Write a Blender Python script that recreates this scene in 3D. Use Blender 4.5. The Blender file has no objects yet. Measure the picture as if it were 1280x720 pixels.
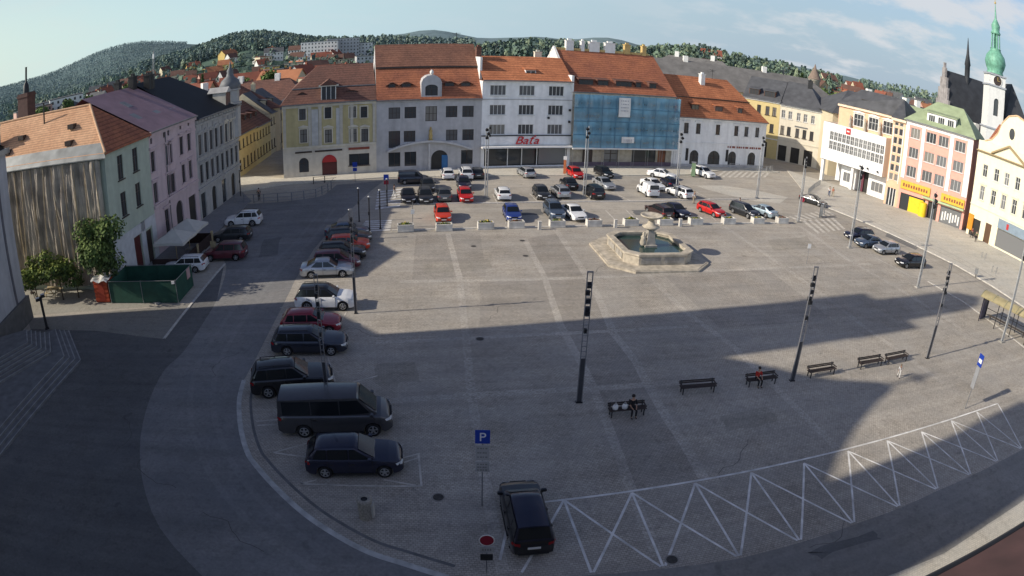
import bpy, bmesh, math, random
from mathutils import Vector, Matrix
from mathutils.bvhtree import BVHTree
random.seed(7)
PI = math.pi; SG = -1
scene = bpy.context.scene
COL = scene.collection

# ---------------------------------------------------------------- materials
MATS = {}
def lin(c):
    return tuple((v/12.92 if v <= .04045 else ((v+.055)/1.055)**2.4) for v in c)
def mat(name, col, rough=.8, metal=0., amt=.12, scale=1.5, stain=0., coat=0., bump=0., bscale=20., spec=.4):
    """plain procedural surface: base colour varied by two sizes of noise, optional streaky stains and bump"""
    if name in MATS: return MATS[name]
    m = bpy.data.materials.new(name); m.use_nodes = True
    nt = m.node_tree; N = nt.nodes; L = nt.links
    b = N['Principled BSDF']
    b.inputs['Roughness'].default_value = rough; b.inputs['Metallic'].default_value = metal
    b.inputs['Specular IOR Level'].default_value = spec
    if coat: b.inputs['Coat Weight'].default_value = coat; b.inputs['Coat Roughness'].default_value = .08
    if amt > 0:
        geo = N.new('ShaderNodeNewGeometry')
        n1 = N.new('ShaderNodeTexNoise'); n1.inputs['Scale'].default_value = scale; n1.inputs['Detail'].default_value = 5
        L.new(geo.outputs['Position'], n1.inputs['Vector'])
        r = N.new('ShaderNodeMapRange'); r.inputs[1].default_value = .3; r.inputs[2].default_value = .7
        r.inputs[3].default_value = 1-amt; r.inputs[4].default_value = 1+amt
        L.new(n1.outputs['Fac'], r.inputs[0])
        mx = N.new('ShaderNodeMix'); mx.data_type = 'RGBA'; mx.blend_type = 'MULTIPLY'; mx.inputs[0].default_value = 1
        mx.inputs[6].default_value = (*col, 1); L.new(r.outputs[0], mx.inputs[7])
        out = mx.outputs[2]
        if stain > 0:
            mp = N.new('ShaderNodeMapping'); mp.inputs['Scale'].default_value = (.9, .9, .12)
            L.new(geo.outputs['Position'], mp.inputs['Vector'])
            n2 = N.new('ShaderNodeTexNoise'); n2.inputs['Scale'].default_value = 1.3; n2.inputs['Detail'].default_value = 6
            L.new(mp.outputs[0], n2.inputs['Vector'])
            r2 = N.new('ShaderNodeMapRange'); r2.inputs[1].default_value = .4; r2.inputs[2].default_value = .75
            r2.inputs[3].default_value = 1; r2.inputs[4].default_value = 1-stain
            L.new(n2.outputs['Fac'], r2.inputs[0])
            m2 = N.new('ShaderNodeMix'); m2.data_type = 'RGBA'; m2.blend_type = 'MULTIPLY'; m2.inputs[0].default_value = 1
            L.new(out, m2.inputs[6]); L.new(r2.outputs[0], m2.inputs[7]); out = m2.outputs[2]
        L.new(out, b.inputs['Base Color'])
        if bump:
            n3 = N.new('ShaderNodeTexNoise'); n3.inputs['Scale'].default_value = bscale; n3.inputs['Detail'].default_value = 3
            L.new(geo.outputs['Position'], n3.inputs['Vector'])
            bp = N.new('ShaderNodeBump'); bp.inputs['Strength'].default_value = bump; bp.inputs['Distance'].default_value = .05
            L.new(n3.outputs['Fac'], bp.inputs['Height']); L.new(bp.outputs[0], b.inputs['Normal'])
    else:
        b.inputs['Base Color'].default_value = (*col, 1)
    MATS[name] = m
    return m

def tile_mat(name, col, col2, row=.34, amt=.17):
    """roof tiles: courses follow the height, tiles differ a little, moss and weather in large patches"""
    if name in MATS: return MATS[name]
    m = bpy.data.materials.new(name); m.use_nodes = True
    nt = m.node_tree; N = nt.nodes; L = nt.links; b = N['Principled BSDF']; b.inputs['Roughness'].default_value = .85
    b.inputs['Specular IOR Level'].default_value = .25
    geo = N.new('ShaderNodeNewGeometry')
    n1 = N.new('ShaderNodeTexNoise'); n1.inputs['Scale'].default_value = .35; n1.inputs['Detail'].default_value = 7; n1.inputs['Roughness'].default_value = .65
    L.new(geo.outputs['Position'], n1.inputs['Vector'])
    rp = N.new('ShaderNodeMapRange'); rp.inputs[1].default_value = .35; rp.inputs[2].default_value = .65
    L.new(n1.outputs['Fac'], rp.inputs[0])
    mx = N.new('ShaderNodeMix'); mx.data_type = 'RGBA'; mx.inputs[6].default_value = (*col, 1); mx.inputs[7].default_value = (*col2, 1)
    L.new(rp.outputs[0], mx.inputs[0])
    vo = N.new('ShaderNodeTexVoronoi'); vo.inputs['Scale'].default_value = 4.5
    L.new(geo.outputs['Position'], vo.inputs['Vector'])
    sep = N.new('ShaderNodeSeparateColor'); L.new(vo.outputs['Color'], sep.inputs[0])
    r2 = N.new('ShaderNodeMapRange'); r2.inputs[3].default_value = 1-amt; r2.inputs[4].default_value = 1+amt
    L.new(sep.outputs[0], r2.inputs[0])
    sx = N.new('ShaderNodeSeparateXYZ'); L.new(geo.outputs['Position'], sx.inputs[0])
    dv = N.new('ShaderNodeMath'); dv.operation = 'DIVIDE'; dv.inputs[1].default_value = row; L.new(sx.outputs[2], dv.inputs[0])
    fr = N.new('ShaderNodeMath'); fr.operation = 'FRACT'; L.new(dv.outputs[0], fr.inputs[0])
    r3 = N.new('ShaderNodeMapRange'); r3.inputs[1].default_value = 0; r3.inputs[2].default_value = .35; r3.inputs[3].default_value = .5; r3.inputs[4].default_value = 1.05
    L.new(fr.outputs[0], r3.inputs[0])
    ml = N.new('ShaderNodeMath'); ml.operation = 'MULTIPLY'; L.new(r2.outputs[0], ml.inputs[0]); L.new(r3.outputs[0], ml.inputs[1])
    m2 = N.new('ShaderNodeMix'); m2.data_type = 'RGBA'; m2.blend_type = 'MULTIPLY'; m2.inputs[0].default_value = 1
    L.new(mx.outputs[2], m2.inputs[6]); L.new(ml.outputs[0], m2.inputs[7]); L.new(m2.outputs[2], b.inputs['Base Color'])
    bp = N.new('ShaderNodeBump'); bp.inputs['Strength'].default_value = .5; bp.inputs['Distance'].default_value = .06
    L.new(fr.outputs[0], bp.inputs['Height']); L.new(bp.outputs[0], b.inputs['Normal'])
    MATS[name] = m
    return m

def glass_mat(name, col=(.02, .025, .032), rough=.12):
    if name in MATS: return MATS[name]
    m = bpy.data.materials.new(name); m.use_nodes = True
    b = m.node_tree.nodes['Principled BSDF']; b.inputs['Base Color'].default_value = (*col, 1)
    b.inputs['Roughness'].default_value = rough; b.inputs['Specular IOR Level'].default_value = .5
    MATS[name] = m
    return m

# ---------------------------------------------------------------- mesh collector
class MB:
    def __init__(s): s.v = []; s.f = []; s.mi = []; s.sm = []
    def add(s, vs, fs, mi=0, smooth=False):
        o = len(s.v); s.v.extend(tuple(p) for p in vs)
        for f in fs: s.f.append(tuple(i+o for i in f)); s.mi.append(mi); s.sm.append(smooth)
        return s
    def quad(s, a, b, c, d, mi=0): return s.add([a, b, c, d], [(0, 1, 2, 3)], mi)
    def poly(s, pts, mi=0): return s.add(pts, [tuple(range(len(pts)))], mi)
    def box(s, x0, x1, y0, y1, z0, z1, mi=0, M=None):
        p = [(x0, y0, z0), (x1, y0, z0), (x1, y1, z0), (x0, y1, z0), (x0, y0, z1), (x1, y0, z1), (x1, y1, z1), (x0, y1, z1)]
        if M is not None: p = [M @ Vector(q) for q in p]
        return s.add(p, [(0, 3, 2, 1), (4, 5, 6, 7), (0, 1, 5, 4), (1, 2, 6, 5), (2, 3, 7, 6), (3, 0, 4, 7)], mi)
    def prism(s, pts, z0, z1, mi=0, M=None, top=True, bottom=True):
        n = len(pts)
        p = [(x, y, z0) for x, y in pts]+[(x, y, z1) for x, y in pts]
        if M is not None: p = [M @ Vector(q) for q in p]
        f = [(i, (i+1) % n, n+(i+1) % n, n+i) for i in range(n)]
        if top: f.append(tuple(range(n, 2*n)))
        if bottom: f.append(tuple(range(n-1, -1, -1)))
        return s.add(p, f, mi)
    def lathe(s, prof, n=16, mi=0, M=None, cap=True, smooth=True, rot=0.):
        vs = []; fs = []
        for r, h in prof:
            for k in range(n):
                a = 2*PI*k/n+rot; vs.append((r*math.cos(a), r*math.sin(a), h))
        for j in range(len(prof)-1):
            for k in range(n):
                fs.append((j*n+k, j*n+(k+1) % n, (j+1)*n+(k+1) % n, (j+1)*n+k))
        if M is not None: vs = [M @ Vector(q) for q in vs]
        s.add(vs, fs, mi, smooth)
        if cap:
            o = len(vs); m = len(prof)-1
            s.add(vs[:n], [tuple(range(n-1, -1, -1))], mi); s.add(vs[m*n:], [tuple(range(n))], mi)
        return s
    def tube(s, a, b, r0, r1=None, n=8, mi=0):
        a = Vector(a); b = Vector(b); d = b-a
        M = Matrix.Translation(a) @ d.to_track_quat('Z', 'Y').to_matrix().to_4x4()
        return s.lathe([(r0, 0), (r0 if r1 is None else r1, d.length)], n, mi, M)
    def grid(s, rows, mi=0, smooth=True, close=False):
        """rows of equal length, skinned"""
        n = len(rows[0]); vs = [p for r in rows for p in r]; fs = []
        for j in range(len(rows)-1):
            for k in range(n-1 if not close else n):
                fs.append((j*n+k, j*n+(k+1) % n, (j+1)*n+(k+1) % n, (j+1)*n+k))
        return s.add(vs, fs, mi, smooth)
    def mesh(s, name, mats, fix=False, sharp=None):
        me = bpy.data.meshes.new(name); me.from_pydata(s.v, [], s.f)
        for m in mats: me.materials.append(m)
        me.polygons.foreach_set('material_index', s.mi); me.polygons.foreach_set('use_smooth', s.sm)
        if fix:
            bm = bmesh.new(); bm.from_mesh(me); bmesh.ops.remove_doubles(bm, verts=bm.verts, dist=1e-4)
            bmesh.ops.recalc_face_normals(bm, faces=bm.faces); bm.to_mesh(me); bm.free()
        if sharp is not None: me.set_sharp_from_angle(angle=math.radians(sharp))
        me.update()
        return me
    def build(s, name, mats, parent=None, loc=None, rotz=0., fix=False, sharp=None):
        if not isinstance(mats, (list, tuple)): mats = [mats]
        return link(name, s.mesh(name, mats, fix, sharp), parent, loc, rotz)

def link(name, me, parent=None, loc=None, rotz=0.):
    o = bpy.data.objects.new(name, me); COL.objects.link(o); o.parent = parent
    if loc is not None: o.location = loc
    if rotz: o.rotation_euler = (0, 0, rotz)
    return o
def tag(o, label, cat, group=None, kind=None):
    if label: o['label'] = label
    if cat: o['category'] = cat
    if group: o['group'] = group
    if kind: o['kind'] = kind
    return o
def thing(name, label, cat, loc=(0, 0, 0), rotz=0., group=None):
    o = bpy.data.objects.new(name, None); COL.objects.link(o); o.location = loc; o.rotation_euler = (0, 0, rotz)
    o.empty_display_size = .3
    return tag(o, label, cat, group)
def copy_tree(o, parent=None):
    c = o.copy(); COL.objects.link(c); c.parent = parent
    for ch in o.children: copy_tree(ch, c)
    return c
def struct(name, mb, m, **k):
    o = mb.build(name, m, **k); o['kind'] = 'structure'; return o
def azrot(deg):            # an object whose local +X should point along compass azimuth deg (clockwise from +Y)
    return math.radians(90-deg)
def sheet(name, pts, z, m):
    mb = MB(); mb.poly([(x, y, z) for x, y in pts])
    me = mb.mesh(name, [m])
    bm = bmesh.new(); bm.from_mesh(me); bmesh.ops.triangulate(bm, faces=bm.faces); bmesh.ops.recalc_face_normals(bm, faces=bm.faces)
    for f in bm.faces:
        if f.normal.z < 0: f.normal_flip()
    bm.to_mesh(me); bm.free()
    o = link(name, me); o['kind'] = 'structure'; return o
def ribbon(name, pts, w, z, m, th=0.):
    """a strip of width w along a polyline on the ground"""
    mb = MB(); L_ = []; R_ = []
    for i, p in enumerate(pts):
        a = Vector(pts[max(i-1, 0)]); b = Vector(pts[min(i+1, len(pts)-1)]); d = (b-a).normalized(); n = Vector((-d.y, d.x))
        q = Vector(p); L_.append(q+n*w/2); R_.append(q-n*w/2)
    for i in range(len(pts)-1):
        mb.quad((*R_[i], z), (*R_[i+1], z), (*L_[i+1], z), (*L_[i], z))
        if th:
            mb.quad((*R_[i], z-th), (*R_[i+1], z-th), (*R_[i+1], z), (*R_[i], z)); mb.quad((*L_[i+1], z-th), (*L_[i], z-th), (*L_[i], z), (*L_[i+1], z))
    o = mb.build(name, m); o['kind'] = 'structure'; return o
def smooth_line(pts, n=6):
    P = [Vector(p) for p in pts]; out = []
    for i in range(len(P)-1):
        p0 = P[max(i-1, 0)]; p1 = P[i]; p2 = P[i+1]; p3 = P[min(i+2, len(P)-1)]
        for k in range(n):
            t = k/n
            out.append(.5*((2*p1)+(p2-p0)*t+(2*p0-5*p1+4*p2-p3)*t*t+(3*p1-p0-3*p2+p3)*t**3))
    out.append(P[-1]); return out

# ---------------------------------------------------------------- shared materials
GLASS = glass_mat('window_glass', (.055, .06, .065))
GLASS_L = glass_mat('shop_glass', (.035, .04, .045), .08)
WRNG = random.Random(5); GLASS2 = glass_mat('half_curtained_glass', (.11, .112, .115), .2); GLASS3 = glass_mat('bright_curtained_glass', (.2, .19, .17), .3)
CURTAIN = glass_mat('curtained_glass', (.16, .165, .17), .25)
FRAME_W = mat('white_window_paint', (.62, .62, .6), .5, amt=.05)
FRAME_D = mat('dark_window_paint', (.05, .035, .03), .5, amt=.1)
FRAME_G = mat('grey_window_paint', (.2, .22, .25), .5, amt=.05)
ZINC = mat('weathered_zinc', (.16, .17, .18), .5, .3, amt=.2)
DARKM = mat('dark_metal', (.018, .019, .022), .5, .2, amt=.1)
STONE = mat('pale_stone', (.42, .38, .31), .85, amt=.2, stain=.3)
CONC = mat('concrete', (.36, .35, .32), .9, amt=.2, stain=.3)
WHITE = mat('white_render', (.74, .73, .70), .9, amt=.05, stain=.12)
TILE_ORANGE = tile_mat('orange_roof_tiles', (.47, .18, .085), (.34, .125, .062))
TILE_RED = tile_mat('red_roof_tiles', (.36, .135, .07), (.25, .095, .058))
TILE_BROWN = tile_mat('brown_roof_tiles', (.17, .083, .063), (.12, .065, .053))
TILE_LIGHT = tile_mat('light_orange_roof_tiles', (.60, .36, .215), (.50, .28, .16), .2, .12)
SLATE = mat('grey_slate', (.085, .088, .096), .7, amt=.2, scale=.6, stain=.2)
PURPLE = mat('purple_sheet_roof', (.29, .185, .205), .6, amt=.12, scale=.5, stain=.15)
BLACKR = mat('black_sheet_roof', (.012, .013, .015), .7, amt=.2, scale=.5)
GREENR = mat('green_copper_sheet', (.3, .36, .22), .65, amt=.12, scale=.6, stain=.15)

WIN = {}
def window(parent, x, z, w, h, lights=2, rows=(.62,), frame=FRAME_W, glass=GLASS, surround=None, y=.0, depth=.16, hood=0, sill=True, arch=False, label=None):
    """one window: its pane (recessed in the opening), with frame, surround and sill as pieces"""
    key = (round(w, 2), round(h, 2), lights, rows, frame.name, glass.name, surround.name if surround else '', hood, sill, arch, depth)
    if key not in WIN:
        g = MB(); g.quad((-w/2, depth, 0), (w/2, depth, 0), (w/2, depth, h), (-w/2, depth, h))
        f = MB(); t = .07; d0 = depth-.05; d1 = depth-.003
        f.box(-w/2, -w/2+t, d0, d1, 0, h); f.box(w/2-t, w/2, d0, d1, 0, h); f.box(-w/2+t, w/2-t, d0, d1, 0, t); f.box(-w/2+t, w/2-t, d0, d1, h-t, h)
        for k in range(1, lights): f.box(-w/2+w*k/lights-.035, -w/2+w*k/lights+.035, d0-.006, d1, t, h-t)
        for r in rows: f.box(-w/2+t, w/2-t, d0-.003, d1, h*r-.03, h*r+.03)
        s = None
        if surround is not None or sill:
            s = MB(); e = .16; p = -.06
            if surround is not None:
                top = h+(w/2 if False else 0)
                s.box(-w/2-e, -w/2, p, -.003, 0, h+e); s.box(w/2, w/2+e, p, -.003, 0, h+e)
                if not arch: s.box(-w/2, w/2, p, -.003, h, h+e)
                if hood == 1: s.box(-w/2-.3, w/2+.3, -.22, -.003, h+e+.1, h+e+.26)
                if hood == 2:
                    a = [(-w/2-.3, h+e+.08), (w/2+.3, h+e+.08), (w/2+.22, h+e+.25), (w/4, h+e+.42), (0, h+e+.5), (-w/4, h+e+.42), (-w/2-.22, h+e+.25)]
                    n = len(a)
                    s.add([(q[0], -.2, q[1]) for q in a]+[(q[0], -.003, q[1]) for q in a], [tuple(range(n))]+[(i, n+i, n+(i+1) % n, (i+1) % n) for i in range(n)])
            if sill: s.box(-w/2-.14, w/2+.14, -.14, -.002, -.1, 0)
        sm = surround or frame
        WIN[key] = (g.mesh('window', [glass]), f.mesh('frame', [frame]), s.mesh('surround', [sm]) if s and s.v else None)
    g, f, s = WIN[key]
    o = link('window', g, parent, (x, y, z))
    link('frame', f, o)
    if s: link('surround' if surround else 'sill', s, o)
    if label: o['label'] = label
    return o

def wall_face(m, x0, x1, z0, z1, openings, y=0., depth=.2, mi=0, split=None):
    """vertical wall in the local xz plane facing -y, with real openings (x0,x1,z0,z1,arch) and their reveals"""
    op = [o if len(o) > 4 else (*o, False) for o in openings]
    xs = sorted({x0, x1, *[v for o in op for v in o[:2]]}); zs = sorted({z0, z1, *[v for o in op for v in o[2:4]], *([split] if split else [])})
    xs = [v for v in xs if x0 <= v <= x1]; zs = [v for v in zs if z0 <= v <= z1]
    for i in range(len(xs)-1):
        j = 0
        while j < len(zs)-1:
            cx = (xs[i]+xs[i+1])/2
            def inside(jj):
                cz = (zs[jj]+zs[jj+1])/2
                return any(o[0] < cx < o[1] and o[2] < cz < o[3] for o in op)
            if inside(j): j += 1; continue
            k = j
            while k+1 < len(zs)-1 and not inside(k+1) and zs[k+1] != split: k += 1
            m.quad((xs[i], y, zs[j]), (xs[i+1], y, zs[j]), (xs[i+1], y, zs[k+1]), (xs[i], y, zs[k+1]), 1 if split and zs[k+1] <= split else mi)
            j = k+1
    for a, b, c, d, arch in op:
        mi = 1 if split and d <= split else 0
        m.quad((a, y, c), (a, y, d), (a, y+depth, d), (a, y+depth, c), mi); m.quad((b, y, d), (b, y, c), (b, y+depth, c), (b, y+depth, d), mi)
        m.quad((a, y, d), (b, y, d), (b, y+depth, d), (a, y+depth, d), mi); m.quad((a, y, c), (a, y+depth, c), (b, y+depth, c), (b, y, c), mi)
        if arch:
            cx = (a+b)/2; r = (b-a)/2; ry = min(r, d-c) if arch is True else arch; n = 8
            for sgn in (-1, 1):
                pts = [(cx+sgn*r, y, d)]+[(cx+sgn*r*math.sin(t*PI/2/n), y, d-ry+ry*math.cos(t*PI/2/n)) for t in range(n+1)]
                m.poly(pts if sgn < 0 else pts[::-1], mi)
                for t in range(1, len(pts)-1):
                    p, q = pts[t], pts[t+1]; m.quad(p, q, (q[0], y+depth, q[2]), (p[0], y+depth, p[2]), mi)

class Bld:
    """a building standing on a frontage P0-P1 (left to right as seen from the square): x along it, y into the block"""
    def __init__(s, name, label, P, depth, h, wall, group=None, z0=0., cat='building'):
        (x0, y0), (x1, y1) = P
        s.W = math.hypot(x1-x0, y1-y0); s.D = depth; s.h = h; s.wallm = wall; s.z0 = z0
        s.o = thing(name, label, cat, (x0, y0, 0), math.atan2(y1-y0, x1-x0), group)
        s.ops = []; s.m = MB()
    def add_window(s, x, z, w, h, **k):
        """centre x, centre z"""
        s.ops.append((x-w/2, x+w/2, z-h/2, z+h/2, k.get('arch', False)))
        if 'glass' not in k: k['glass'] = WRNG.choice((GLASS, GLASS, GLASS, GLASS2, GLASS2, GLASS3))
        return window(s.o, x, z-h/2, w, h, **k)
    def opening(s, x0, x1, z0, z1, arch=False): s.ops.append((x0, x1, z0, z1, arch))
    def walls(s, gable=None, x0=0, x1=None, base=0, split=None, lower=None):
        W = s.W if x1 is None else x1; h = s.h
        wall_face(s.m, x0, W, base, h, s.ops, split=split)
        s.m.quad((x0, s.D, 0), (x0, 0, 0), (x0, 0, h), (x0, s.D, h)); s.m.quad((W, 0, 0), (W, s.D, 0), (W, s.D, h), (W, 0, h))
        s.m.quad((W, s.D, 0), (x0, s.D, 0), (x0, s.D, h), (W, s.D, h))
        if gable:          # gable walls following the roof profile [(y,z)...]
            for xx in gable[0]:
                pts = [(xx, y, z) for y, z in gable[1]]+[(xx, s.D-y, z) for y, z in reversed(gable[1]) ]
                s.m.poly(pts)
        return s.m.build('wall', [s.wallm, lower] if lower else s.wallm, s.o)
    def roof(s, prof, m, over=.35, hl=None, hr=None, mi=None, name='roof', mats=None, x0=0, x1=None, D=None):
        """prof: [(y,z)...] from the eave to the ridge, mirrored at the back; hl/hr: how far each ring is set in at the ends"""
        W = s.W if x1 is None else x1; D = D or s.D
        n = len(prof); hl = hl or [0]*n; hr = hr or [0]*n
        q = MB(); rings = []
        for k, (y, z) in enumerate(prof):
            oy = over if k == 0 else 0; ol = over if (k == 0 and hl[-1] > 0) else 0; orr = over if (k == 0 and hr[-1] > 0) else 0
            rings.append([(x0+hl[k]-ol, y-oy, z), (W-hr[k]+orr, y-oy, z), (W-hr[k]+orr, D-y+oy, z), (x0+hl[k]-ol, D-y+oy, z)])
        for k in range(n-1):
            a, b = rings[k], rings[k+1]
            for i in range(4):
                if i == 3 and not any(hl): continue
                if i == 1 and not any(hr): continue
                q.quad(a[i], a[(i+1) % 4], b[(i+1) % 4], b[i], (mi[k] if mi else 0))
        if abs(rings[-1][0][1]-rings[-1][3][1]) > .05: q.poly(rings[-1], (mi[-1] if mi else 0))
        a = rings[0]
        f = .14
        for i in range(4):
            p, r = a[i], a[(i+1) % 4]; q.quad((p[0], p[1], p[2]-f), (r[0], r[1], r[2]-f), r, p, 0)
        q.poly([(p[0], p[1], p[2]-f) for p in a[::-1]], 0)
        return q.build(name, mats or m, s.o)
    def bar(s, name, x0, x1, y0, y1, z0, z1, m, parent=None):
        return MB().box(x0, x1, y0, y1, z0, z1).build(name, m, parent or s.o)
    def cornice(s, m, z=None, out=.3, h=.4, x0=0, x1=None):
        z = s.h if z is None else z; W = s.W if x1 is None else x1
        q = MB(); q.box(x0, W, -out, -.003, z-.18, z-.01); q.box(x0, W, -out*.6, -.004, z-h, z-.18)
        return q.build('cornice', m, s.o)
    def gutter(s, z=None, x0=0, x1=None, y=-.42):
        z = s.h if z is None else z; W = s.W if x1 is None else x1
        return MB().box(x0, W, y-.07, y+.07, z-.12, z+.03).build('gutter', ZINC, s.o)
    def pipe(s, x, z1=None):
        q = MB(); q.tube((x, -.12, .1), (x, -.12, (z1 or s.h)-.2), .06); return q.build('drainpipe', ZINC, s.o)
    def dormer(s, x, y, z, w, h, d, wall, roofm, glass=GLASS, style='shed', name='dormer', frame=FRAME_D):
        q = MB(); q.box(-w/2, w/2, 0, d, 0, h)
        o = q.build(name, wall, s.o, (x, y, z))
        r = MB()
        if style == 'shed': r.add([(-w/2-.12, -.2, h-.02), (w/2+.12, -.2, h-.02), (w/2+.12, d+.6, h+.35), (-w/2-.12, d+.6, h+.35), (-w/2-.12, -.2, h+.1), (w/2+.12, -.2, h+.1), (w/2+.12, d+.6, h+.47), (-w/2-.12, d+.6, h+.47)], [(0, 3, 2, 1), (4, 5, 6, 7), (0, 1, 5, 4), (1, 2, 6, 5), (2, 3, 7, 6), (3, 0, 4, 7)])
        elif style == 'gable': r.add([(-w/2-.15, -.2, h), (w/2+.15, -.2, h), (0, -.2, h+w*.4), (-w/2-.15, d+.8, h), (w/2+.15, d+.8, h), (0, d+.8, h+w*.4)], [(0, 1, 2), (3, 5, 4), (0, 2, 5, 3), (1, 4, 5, 2), (0, 3, 4, 1)])
        elif style == 'eyebrow':
            a = [(-w/2-.5, h*.55), (-w/2, h*.9), (-w/4, h*1.12), (0, h*1.18), (w/4, h*1.12), (w/2, h*.9), (w/2+.5, h*.55)]
            r.grid([[(px, -.15, pz) for px, pz in a], [(px, d+1.2, pz+.2) for px, pz in a]])
        r.build('dormer_roof', roofm, o)
        g = MB(); g.quad((-w/2+.1, -.02, .15), (w/2-.1, -.02, .15), (w/2-.1, -.02, h-.12), (-w/2+.1, -.02, h-.12)); g.build('pane', glass, o)
        f = MB(); k = max(1, round(w/.8))
        for i in range(k+1):
            xx = -w/2+.1+(w-.2)*i/k; f.box(xx-.04, xx+.04, -.05, -.023, .12, h-.1)
        f.box(-w/2+.06, w/2-.06, -.052, -.022, .1, .17); f.box(-w/2+.06, w/2-.06, -.052, -.022, h-.14, h-.07)
        f.build('frame', frame, o)
        return o
    def chimney(s, x, y, z0, z1, w=.7, d=.7, m=None, roof=None):
        q = MB(); q.box(x-w/2, x+w/2, y-d/2, y+d/2, z0, z1); q.box(x-w/2-.08, x+w/2+.08, y-d/2-.08, y+d/2+.08, z1, z1+.14)
        q.box(x-w/4, x+w/4, y-d/4, y+d/4, z1+.14, z1+.45)
        return q.build('chimney', m or WHITE, roof or s.o)
    def aerial(s, x, y, z, h=2.2):
        q = MB(); q.tube((x, y, z), (x, y, z+h), .04, n=6); q.box(x-.7, x+.7, y-.02, y+.02, z+h-.15, z+h-.09); q.box(x-.5, x+.5, y-.02, y+.02, z+h-.45, z+h-.39); q.box(x-.03, x+.03, y-.5, y+.5, z+h-.3, z+h-.24); return q.build('aerial', DARKM, s.o)
    def skylight(s, x, y, z, w, h, slope, roof=None):
        q = MB(); M = Matrix.Translation((x, y, z)) @ Matrix.Rotation(slope, 4, 'X')
        q.box(-w/2, w/2, -h/2, h/2, .02, .12, 0, M); q.box(-w/2+.08, w/2-.08, -h/2+.08, h/2-.08, .122, .13, 1, M)
        return q.build('skylight', [FRAME_G, GLASS3], roof or s.o)
def lettering(text, size, m, parent, loc, name='lettering', shear=0., ext=.03, rot=(PI/2, 0, 0), scale_x=1.):
    cu = bpy.data.curves.new('text', 'FONT'); cu.body = text; cu.size = size; cu.align_x = 'CENTER'; cu.shear = shear; cu.extrude = ext
    t = bpy.data.objects.new('text_tmp', cu); COL.objects.link(t)
    me = bpy.data.meshes.new_from_object(t.evaluated_get(bpy.context.evaluated_depsgraph_get()))
    bpy.data.objects.remove(t); bpy.data.curves.remove(cu)
    me.materials.clear(); me.materials.append(m)
    o = link(name, me, parent, loc); o.rotation_euler = rot; o.scale = (scale_x, 1, 1); return o

# ================================================================ buildings round the square
YEL = mat('ochre_render', (.50, .43, .23), .9, amt=.08, stain=.2); CRM = mat('cream_render', (.62, .58, .48), .9, amt=.08, stain=.2)
GRY = mat('grey_render', (.45, .445, .45), .9, amt=.08, stain=.22); PALE = mat('pale_grey_render', (.80, .80, .79), .9, amt=.06, stain=.2)
REDP = mat('red_paint', (.42, .03, .03), .5, amt=.05); SHOPD = mat('dark_shop_interior', (.03, .028, .026), .6, amt=.3, scale=.8)
GOLD = mat('gilded_stone', (.45, .33, .12), .6, amt=.15)
def avg(l): return sum(l)/len(l)

# ---- ochre baroque house at the corner of the side street
b = Bld('baroque_house', 'ochre and grey baroque town house with a brown mansard roof at the street corner', ((-34.7, 91.4), (-21, 95.6)), 14, 11.2, YEL)
for (x, z) in [(3.14, 9.66), (7.03, 9.63), (10.78, 9.52), (12.47, 9.43)]: b.add_window(x, z, 1.0, 1.7, frame=FRAME_D, surround=CRM)
for (x, z) in [(3.26, 6.36), (7.05, 6.09), (10.82, 5.97), (12.58, 5.87)]: b.add_window(x, z, 1.05, 2.0, frame=FRAME_D, surround=CRM, hood=2)
(xa, za), (xd, zd), (xs, zs) = [(3.19, 1.82), (7.13, 1.48), (11.68, 1.61)]
b.add_window(xa, 1.9, 1.5, 2.2, frame=FRAME_D, lights=2, arch=True, sill=False)
b.opening(xd-1.15, xd+1.15, .02, 3.2, True)
MB().box(xd-1.15, xd+1.15, .16, .2, .02, 3.2).build('door', mat('dark_red_door', (.09, .02, .02), .5), b.o)
q = MB(); q.lathe([(1.12, 0), (1.12, .08)], 20, 0, Matrix.Translation((xd, -.02, 2.1)) @ Matrix.Rotation(PI/2, 4, 'X')); q.v = [v if v[2] >= 2.1 else (v[0], v[1], 2.1) for v in q.v]; q.build('awning', REDP, b.o)
b.add_window(xs, 2.2, 3.1, 1.8, lights=2, rows=(), frame=FRAME_D, glass=GLASS_L)
b.walls(split=4.45, lower=mat('beige_ground_floor', (.62, .57, .48), .9, amt=.08, stain=.15))
MB().box(.03, b.W-.03, -.16, -.003, 4.45, 4.75).build('string_course', CRM, b.o)
q = MB()
for x in (.12, 4.0, 5.6, 8.8, 10.4, b.W-.55): q.box(x, x+.45, -.1, -.003, 4.76, 10.7); q.box(x-.06, x+.51, -.14, -.004, 10.3, 10.7)
q.build('pilasters_relief', mat('grey_beige_pilaster', (.50, .47, .40), .9, amt=.1, stain=.15), b.o)
MB().box(4.5, 5.55, -.05, -.003, 4.77, 10.28).build('bay_panel', mat('pale_grey_bay', (.48, .48, .46), .9), b.o); MB().box(8.25, 8.78, -.05, -.003, 4.77, 10.28).build('bay_panel', mat('pale_grey_bay', (.48, .48, .46), .9), b.o)
for x0, x1, m_ in ((xd-2.2, xd+2.0, CRM), (xa-1.3, xa+1.3, CRM)): b.bar('sign_board', x0, x1, -.1, -.003, 3.75, 4.0, FRAME_D)
b.bar('sign_board', xs-1.6, xs+1.6, -.1, -.003, 3.75, 4.1, mat('red_brown_sign', (.24, .06, .04), .6))
b.cornice(CRM, 11.2, .35, .5)
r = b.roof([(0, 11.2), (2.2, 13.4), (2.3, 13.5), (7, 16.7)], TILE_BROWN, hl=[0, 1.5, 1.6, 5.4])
b.gutter(11.2)
d = b.dormer(xd, .2, 11.3, 2.3, 2.5, 2.5, CRM, TILE_BROWN, style='gable', frame=FRAME_W)
MB().box(-1.5, 1.5, -.16, -.03, 2.35, 2.6).build('pediment', CRM, d)
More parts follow.
